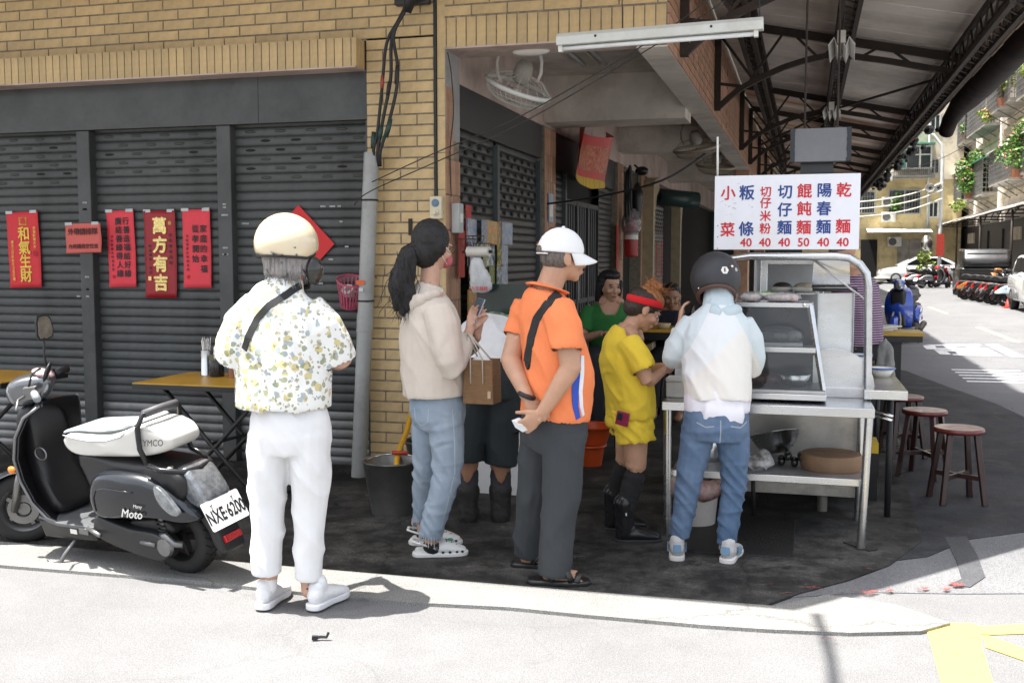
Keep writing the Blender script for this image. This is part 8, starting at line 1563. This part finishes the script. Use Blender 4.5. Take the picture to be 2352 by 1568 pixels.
for i, (y, m) in enumerate(((33, mat('yellow_shop_panel', (.45, .33, .03), .6)), (36, mat('red_shop_panel', (.35, .05, .04), .6)), (39.5, CREAMW), (42.5, MATS['yellow_shop_panel']), (46, DGREY), (50, DGREY), (54, CREAMW), (58.5, DGREY), (63, DGREY), (68, CREAMW))):
    rbx('shop_panel', 9.40, 9.499, y - 1.2, y + 1.0, .1 if i % 3 else 2.3, 2.9, m)
aw = thing('shop_canopy', 'long corrugated canopy over the shops on the right side of the street', 'canopy', (8.5, 50, 3.6)); p = V(aw.location)
for k in range(30):
    y = 28 + k * 1.5; zz = random.uniform(-.04, .04); MB().prism([(7.75 - p.x, 3.45 - p.z + zz), (9.42 - p.x, 3.95 - p.z + zz), (9.42 - p.x, 3.98 - p.z + zz), (7.75 - p.x, 3.49 - p.z + zz)], y - p.y, y + 1.49 - p.y, 'y').obj('roof_sheet', WAWN if k % 4 else CONC, aw)
tr_ = MB()
for k in range(12): y = 29 + k * 4 - p.y; tr_.bar((-.7, y, -.25), (.9, y, -.25), .06); tr_.bar((-.7, y, -.15), (.9, y, .2), .05); [tr_.bar((-.6 + j * .3, y, -.25), (-.45 + j * .3, y, -.08 + j * .06), .03) for j in range(5)]
tag(tr_.obj('truss_bars', RUST, aw), kind='stuff')
for k in range(6): MB().tube([(-.6, 30 + k * 8 - p.y, -3.6), (-.6, 30 + k * 8 - p.y, -.2)], .05, 8).obj('post', RUST, aw, smooth=True)
# --- building closing the street
eb = bldg('apartment_building', 'stained yellow apartment block closing the end of the street', (4, 70.4, 0), YELW)
def ebx(name, x0, x1, y0, y1, z0, z1, m): p = V(eb.location); return MB().box(x0 - p.x, x1 - p.x, y0 - p.y, y1 - p.y, z0 - p.z, z1 - p.z).obj(name, m, eb)
ebx('wall', -8, 9.2, 70.4, 80, 0, 6.3, YELW); ebx('wall', -8, 9.2, 70.3, 80, 6.305, 18, CREAMW)
E0 = V(eb.location); window(eb, V((7.5, 70.3, 9.8)) - E0, .55, .95, 'y'); window(eb, V((7.55, 70.4, 4.45)) - E0, .55, .95, 'y'); window(eb, V((5.85, 70.4, 4.95)) - E0, 1.9, 1.5, 'y', True); window(eb, V((7.55, 70.3, 7.1)) - E0, .5, .85, 'y', True); window(eb, V((3.3, 70.4, 4.95)) - E0, 1.6, 1.4, 'y', True); window(eb, V((6.1, 70.3, 10.4)) - E0, 1.0, 1.5, 'y', True); window(eb, V((6.1, 70.3, 13.6)) - E0, 1.3, 1.4, 'y', True); window(eb, V((7.5, 70.3, 13)) - E0, .55, .95, 'y'); window(eb, V((3.3, 70.3, 8)) - E0, 1.6, 1.4, 'y', True)
o = ebx('bay_window', 5.3, 7.25, 69.55, 70.299, 6.95, 8.3, WDARK)
fb = MB()
for x in (5.3, 5.8, 6.6, 7.25): fb.box(x - .05 - 4, x + .05 - 4, 69.50 - 70.4, 69.549 - 70.4, 6.95, 8.3)
fb.box(1.25, 3.3, -.91, -.851, 6.9, 7.0); fb.box(1.25, 3.3, -.91, -.851, 8.25, 8.35); fb.box(1.25, 3.3, -.905, -.8505, 7.75, 7.82); fb.obj('frame', FRAME, o); MB().box(1.31, 1.79, -.905, -.86, 7.0, 8.25).obj('green_pane', GAWN, o)
MB().prism([(-1.25, 8.38), (-.1, 8.62), (-.1, 8.66), (-1.25, 8.42)], 1.1, 3.45, 'x').obj('green_awning', GAWN, eb) if False else MB().box(1.1, 3.45, -1.2, -.1, 8.4, 8.48).obj('green_awning', GAWN, eb)
rl = MB()
for i in range(20): rl.box(1.1 + i * .12, 1.13 + i * .12, -1.1, -1.07, 6.5, 6.95)
rl.box(1.05, 3.5, -1.12, -1.05, 6.93, 6.98); rl.box(1.05, 3.5, -1.1, -.1, 6.42, 6.52); tag(rl.obj('balcony_rail', BARM, eb), kind='stuff')
for c in ((4.9, 70.2, 4.95), (4.9, 70.2, 4.0), (4.65, 70.1, 6.55), (5.3, 70.2, 2.45)): aircon(eb, V(c) - E0)
MB().tube([(3.2, -.2, 3), (3.15, -.2, 12)], .05, 8).obj('downpipe', mat('pale_pipe', (.5, .54, .56), .5), eb, smooth=True); MB().tube([(3.3, -.1, 2.9), (3.3, -.1, 6)], .04, 8).obj('downpipe', MATS['pale_pipe'], eb, smooth=True)
for x0, x1, m in ((5.5, 6.15, CONC), (6.2, 6.85, CONC), (6.9, 7.55, CONC), (3.3, 4.3, BLACKI)): ebx('ground_shutter', x0, x1, 70.33, 70.399, .1, 2.6, m)
for k in range(9): MB().prism([(-1.9, 3.0), (0, 3.28), (0, 3.31), (-1.9, 3.03)], -.4 + k * .42, -.0 + k * .42, 'x').obj('awning_sheet', WAWN, eb)
for i, z in enumerate((3.65, 4.1, 4.5)):
    cable(('lowest', 'middle', 'highest')[i] + ' white cable strung from the street lamp to the left', [(7.0, 61.2, z + 1.0), (5.8, 62, z + .55), (4.2, 63, z + .25), (2, 64, z + .1)], .035, mat('white_cable', (.6, .58, .5), .5))
cable('thin wire crossing high behind the street lamp', [(9.4, 50, 8.2), (7, 60, 6.8), (4, 63, 6.1)], .015, BLK, 'wire', 'wire', 5)
# --- street lamp with horns
t = thing('street_lamp', 'white curved street lamp pole with two loudspeaker horns', 'street lamp', (7.0, 61.6, 0)); MB().tube([(0, 0, 0), (0, 0, 3), (0, 0, 6.9), (-.12, 0, 7.6), (-.5, 0, 8.1), (-1.0, 0, 8.35), (-1.7, 0, 8.45)], [.11, .10, .085, .08, .075, .07, .06], 12).obj('pole', mat('lamp_white', (.60, .62, .64), .4), t, smooth=True); MB().ell((-1.9, 0, 8.42), (.32, .13, .08)).obj('lamp_head', FRAME, t, smooth=True)
for x, d in ((-.2, -1), (-.62, -.4)):
    MB().lathe([(.03, .3), (.06, .22), (.12, .1), (.24, 0), (.25, -.01), (.2, .02)], 18, M.Translation((x, -.2, 5.25)) @ M.Rotation(R(90), 4, 'X') @ M.Rotation(R(20 * d), 4, 'Y') @ M.Rotation(PI, 4, 'X')).obj('loudspeaker', mat('horn_grey', (.52, .52, .52), .5), t, smooth=True); MB().ell((x, -.25, 5.25), (.08, .05, .08)).obj('driver', BLKP, t)
MB().box(-.2, .2, -.16, -.13, 1.55, 2.75).obj('red_sign', mat('red_street_sign', (.42, .04, .025), .6, var=.3, scale=20), t); letters('停車場', .3, mat('sign_ink', (.10, .02, .02), .6), t, (0, -.165, 2.2), (PI / 2, PI / 2, 0), .02, sx=.9) if False else None
MB().tube([(-.7, -.2, 0), (-.7, -.2, 2.0)], .04, 8).obj('mirror_post', BARM, t, smooth=True); MB().ell((-.7, -.28, 2.25), (.30, .05, .42)).obj('convex_mirror', CHROME, t, smooth=True)
# --- plants
LEAF = mat('leaf_green', (.09, .19, .03), .5, var=.45, scale=3); LEAFY = mat('leaf_yellow_green', (.20, .26, .05), .5, var=.4, scale=3); FLOW = mat('blossom_pink', (.55, .16, .16), .6, var=.3, scale=6)
def plant(label, c, r, n, m, flower=0, trunk=True, s=.11):
    t = thing('balcony_plant' if c[2] > 3 else 'street_plant', label, 'plant', c); b = MB()
    lobes = [(V((random.uniform(-.6, .6) * r[0], random.uniform(-.6, .6) * r[1], random.uniform(-.6, .6) * r[2])), random.uniform(.35, .6)) for _ in range(9)]
    for i in range(n):
        o, q = random.choice(lobes); d = V((random.gauss(0, 1), random.gauss(0, 1), random.gauss(0, 1))).normalized(); p = o + V((d.x * r[0], d.y * r[1], d.z * r[2])) * q * random.uniform(.6, 1); u = V((random.gauss(0, 1), random.gauss(0, 1), random.gauss(0, .6))).normalized(); w_ = u.cross(V((random.gauss(0, 1), random.gauss(0, 1), random.gauss(0, 1)))).normalized(); k = s * random.uniform(.6, 1.3); b.add([p - u * k, p + w_ * k * .5, p + u * k, p - w_ * k * .5], [(0, 1, 2, 3)])
    tag(b.obj('leaves', m, t), kind='stuff')
    if flower:
        f = MB()
        for i in range(flower): o, q = random.choice(lobes); d = V((random.gauss(0, 1), random.gauss(0, 1), random.gauss(0, 1))).normalized(); f.ell(o + V((d.x * r[0], d.y * r[1], d.z * r[2])) * q, (s * .5,) * 3, None, 6, 4)
        tag(f.obj('blossoms', FLOW, t), kind='stuff')
    if trunk:
        b = MB()
        for i in range(6): b.tube([(0, 0, -r[2] * 1.0), (random.uniform(-.3, .3) * r[0], random.uniform(-.3, .3) * r[1], -.3 * r[2]), (random.uniform(-.7, .7) * r[0], random.uniform(-.7, .7) * r[1], .5 * r[2])], [.05, .035, .015], 5)
        b.obj('stems', mat('plant_stem', (.10, .07, .04), .8), t); MB().lathe([(0, -.35), (.22, -.35), (.28, 0), (.25, 0), (.2, -.3)], 12, M.Translation((0, 0, -r[2] * .95))).obj('pot', mat('clay_pot', (.30, .12, .07), .7), t)
    return t
plant('big sunlit flowering shrub spilling from a lower balcony behind the lamp post', (8.65, 63.2, 6.2), (.95, 1.7, 1.2), 2200, LEAF, 40, s=.11); plant('flowering shrub on the balcony nearest the right edge', (8.65, 49.6, 6.3), (.9, 1.4, 1.1), 1700, LEAF, 40, s=.085); plant('pale green shrub high on an upper balcony at the right edge', (8.6, 53.4, 9.95), (.9, 1.7, 1.2), 1700, LEAFY, 0, s=.10); plant('small yellow leaved plant hanging low on the upper balcony', (8.4, 57, 8.5), (.35, .7, .4), 180, LEAFY, 10, False); plant('row of small potted plants in the open balcony corner', (9.0, 68.0, 9.08), (.35, .8, .35), 220, LEAF, 8); plant('leafy shrub at street level beside the white hatchback', (5.9, 58.2, 1.15), (.7, .5, .75), 700, LEAFY, 0, s=.10); plant('trailing green plant on the window bars of the yellow block', (5.4, 69.9, 4.9), (.35, .2, .8), 260, LEAF, 0, False); plant('green tuft on the far canopy roof', (7.9, 62, 4.3), (.4, .7, .4), 200, LEAFY, 0, False); plant('bushy plant at the top right corner on a high balcony', (8.85, 48.6, 9.65), (.6, 1.4, 1.0), 600, LEAFY, 0)
# --- cars
def car(label, loc, rz, paint, L=4.3, H=1.5, Wd=1.75, van=False):
    t = thing('parked_car', label, 'car', loc, rz, 'cars parked along the far side of the street'); h = L / 2
    if van: body = [(-h, .35), (-h + .02, .8), (-h + .25, .98), (-h + 1.0, 1.08), (h - .15, 1.10), (h, .9), (h, .4), (h - .1, .28), (-h + .1, .26)]; top = [(-h + .9, 1.0), (-h + 1.65, H - .06), (-h + 2.2, H), (h - .5, H - .02), (h - .2, H - .12), (h - .04, 1.05)]
    else: body = [(-h, .4), (-h + .02, .68), (-h + .35, .84), (-h + 1.1, .94), (h - .5, .98), (h - .05, .92), (h, .6), (h - .05, .3), (-h + .1, .26)]; top = [(-h + 1.0, .88), (-h + 1.85, H - .05), (-h + 2.5, H), (h - 1.0, H - .05), (h - .25, .94)]
    bo = puff(body, Wd / 2, .14, steps=3).obj('body', paint, t, smooth=True); puff(top, Wd / 2 - .1, .12, steps=3).obj('cabin', paint, t, smooth=True)
    ct_ = (sum(p[0] for p in top) / len(top), sum(p[1] for p in top) / len(top)); G = mat('car_glass', (.008, .010, .012), .3, spec=.3)
    inn = [(ct_[0] + (x - ct_[0]) * .84, ct_[1] + .03 + (z - ct_[1]) * .68) for x, z in top]
    for s in (-1, 1):
        y = s * (Wd / 2 - .098); MB().prism(inn, min(y, y + s * .006), max(y, y + s * .006), 'y').obj('side_window', G, t); MB().box(ct_[0] - .04, ct_[0] + .04, min(y + s * .006, y + s * .012), max(y + s * .006, y + s * .012), inn[0][1], max(z for _, z in inn)).obj('pillar', BLKP, t)
    a, b = V((top[0][0] - .01, 0, top[0][1] + .06)), V((top[1][0] - .02, 0, top[1][1] - .04)); d = (b - a).normalized(); n = V((-d.z, 0, d.x)); w2 = Wd / 2 - .24
    MB().add([a + n * .03 + V((0, -w2 - .06, 0)), a + n * .03 + V((0, w2 + .06, 0)), b + n * .03 + V((0, w2, 0)), b + n * .03 + V((0, -w2, 0))], [(0, 1, 2, 3)]).obj('windscreen', G, t).modifiers.new('s', 'SOLIDIFY').thickness = .02
    a, b = V((top[-1][0] + .0, 0, top[-1][1] + .12)), V((top[-2][0] + .0, 0, top[-2][1] - .05)); MB().add([a + V((.035, -w2 - .06, 0)), a + V((.035, w2 + .06, 0)), b + V((.05, w2, 0)), b + V((.05, -w2, 0))], [(0, 1, 2, 3)]).obj('rear_window', G, t).modifiers.new('s', 'SOLIDIFY').thickness = .03
    for x in (-h + .82, h - .82):
        for s in (-1, 1):
            T = M.Translation((x, s * (Wd / 2 - .10), .32)) @ M.Rotation(PI / 2, 4, 'X'); o = MB().lathe([(.2, -.1), (.28, -.11), (.318, -.08), (.318, .08), (.28, .11), (.2, .1)], 24, T).obj('wheel', TYRE, t, smooth=True); MB().lathe([(0, -.07), (.2, -.06), (.21, 0), (.2, .06), (0, .07)], 20, T).obj('rim', ALU, o, smooth=True, angle=40)
            sp = MB()
            for k in range(10): q = 2 * PI * k / 10; sp.bar(T @ V((.05 * math.cos(q), .05 * math.sin(q), .085 * (-s))), T @ V((.19 * math.cos(q), .19 * math.sin(q), .08 * (-s))), .02, .03)
            sp.obj('spoke', BLKP if k % 2 else ALU, o)
    for s in (-1, 1):
        MB().ell((-h + .12, s * (Wd / 2 - .28), .70), (.12, .2, .09)).obj('headlight', CLEAR, t, smooth=True); MB().ell((h - .07, s * (Wd / 2 - .18), .95 if van else .82), (.07, .13, .16 if van else .09)).obj('tail_light', REDL, t, smooth=True); MB().ell((top[0][0] + .35, s * (Wd / 2 + .06), 1.02), (.07, .09, .07)).obj('wing_mirror', paint, t, smooth=True)
    MB().box(-h - .012, -h + .05, -.19, .19, .42, .56).obj('licence_plate', WHITE, t); MB().box(h - .05, h + .012, -.19, .19, .5, .64).obj('licence_plate', WHITE, t); return t
CW = mat('white_car_paint', (.68, .69, .70), .25, var=.02, coat=.8); CB = mat('dark_grey_car_paint', (.016, .016, .017), .3, .0, var=.05, coat=.3)
car('white hatchback standing side on at the far end of the street', (6.1, 63.2, 0), R(4), CW); car('dark people carrier parked behind the row of scooters', (6.45, 43.5, 0), R(-94), CB, 4.4, 1.8, 1.78, True); car('white car cut off by the right edge of the photo', (6.50, 31.4, 0), R(88), CW, 4.4, 1.55, 1.76)
# --- scooters along the street
PB = mat('cobalt_scooter_paint', (.010, .050, .34), .2, var=.04, coat=.8)
bs_ = scooter('cobalt blue scooter parked nose out at the edge of the shade', (1.62, 20.3, 0), (0, R(0), R(74)), PB, BLK, False, None, R(8)); bs_.scale = (1.12,) * 3; bs_.location = (1.66, 19.6, 0)
t = thing('bag', 'dark bag hung on the blue scooter\'s handlebar', 'bag', (1.90, 20.6, .86)); B = MB(); B.ell((0, 0, 0), (.10, .09, .10)); B.ell((.03, 0, -.07), (.13, .09, .06)); B.ell((-.05, 0, .06), (.06, .05, .05)); blob('bag', B, mat('navy_nylon', (.015, .018, .03), .5, bump=.4, bscale=20), t, .015, 2, folds(.03, (8, 8, 8)))
grp = 'scooters parked along the far side'
base = scooter('maroon red scooter parked by the lamp post', (6.35, 55.2, 0), (0, 0, R(-140)), mat('maroon_paint', (.28, .008, .02), .2, coat=.8), BLK, False, grp)
bp = MATS['maroon_paint']; SIL = mat('silver_scooter_paint', (.24, .245, .26), .25, .3, coat=.6); ORGP = mat('orange_scooter_paint', (.30, .12, .03), .25, coat=.6); LBL = mat('pale_blue_scooter_paint', (.42, .52, .60), .25, coat=.6); DKP = mat('black_scooter_paint', (.012, .012, .013), .2, coat=.6)
for lab, x, y, rz, pm_ in (('silver scooter left of the maroon one, seen from the front', 5.95, 54.0, -150, SIL), ('grey scooter half hidden behind the silver one', 5.75, 56.2, -160, DKP), ('white scooter by the leafy street plant', 5.55, 55.3, -155, CW), ('dull orange scooter first in the row before the dark people carrier', 6.0, 39.4, -28, ORGP), ('black scooter second in the row, next to the dull orange one', 6.15, 38.4, -26, DKP), ('black scooter third in the row before the dark people carrier', 6.2, 37.3, -24, DKP), ('silver grey scooter fourth in the row before the dark people carrier', 6.3, 36.3, -26, SIL), ('black scooter fifth in the row, its exhaust toward the road', 6.3, 35.3, -24, DKP), ('pale blue scooter last in the row next to the white car', 6.45, 34.4, -26, LBL)):
    dup(base, None, (x, y, 0), (0, 0, R(rz + (180 if y < 45 else 0))), lab, grp, {bp: pm_}).scale = (1.12,) * 3
t = thing('helmet', 'red helmet lying on the maroon scooter seat', 'helmet', (6.2, 55.1, .93)); MB().lathe([(.12, -.06), (.145, 0), (.135, .07), (.09, .13), (0, .15)], 16).obj('shell', mat('red_helmet', (.5, .015, .04), .2, coat=.7), t, smooth=True); MB().lathe([(.121, -.065), (.126, -.055)], 16).obj('rim', BLK, t)
t = thing('traffic_cone', 'small red cone on the road by the white car at the right edge', 'cone', (5.75, 33.6, 0)); MB().lathe([(0, .3), (.03, .3), (.09, .03)], 14).obj('cone', mat('cone_red', (.5, .04, .03), .5), t, smooth=True); MB().box(-.14, .14, -.14, .14, 0, .03).obj('base', MATS['cone_red'], t)
# --- the row of houses on our side beyond the canopy
lb = bldg('apartment_building', 'shaded apartment block on the left beyond the street canopy', (-4, 50, 0), CREAMW); p = V(lb.location); MB().box(-6, 3.2, -17, 19.5, 0, 3.2).obj('wall', CREAMW, lb); MB().box(-6, 3.1, -17, 19.5, 3.21, 16).obj('upper_wall', CREAMW, lb); MB().box(3.2, 4.6, -16, 18, 3.0, 3.06).obj('awning', WAWN, lb)
for k in range(6): MB().box(3.201, 3.25, -15 + k * 5.5, -11 + k * 5.5, .1, 2.7).obj('shop_shutter', DGREY, lb)
for k in range(5):
    for z in (5, 8.2, 11.4): window(lb, (3.08, -14 + k * 6, z), 1.8, 1.4, 'x')
sb = bldg('apartment_building', 'upper floors of the corner shop building above the arcade', (-4, 20, 3.7), CREAMW); MB().box(-5, 2.9, -13.0, 12, 0, 9).obj('wall', BRICK, sb)

bpy.data.scenes.remove(BENCH)
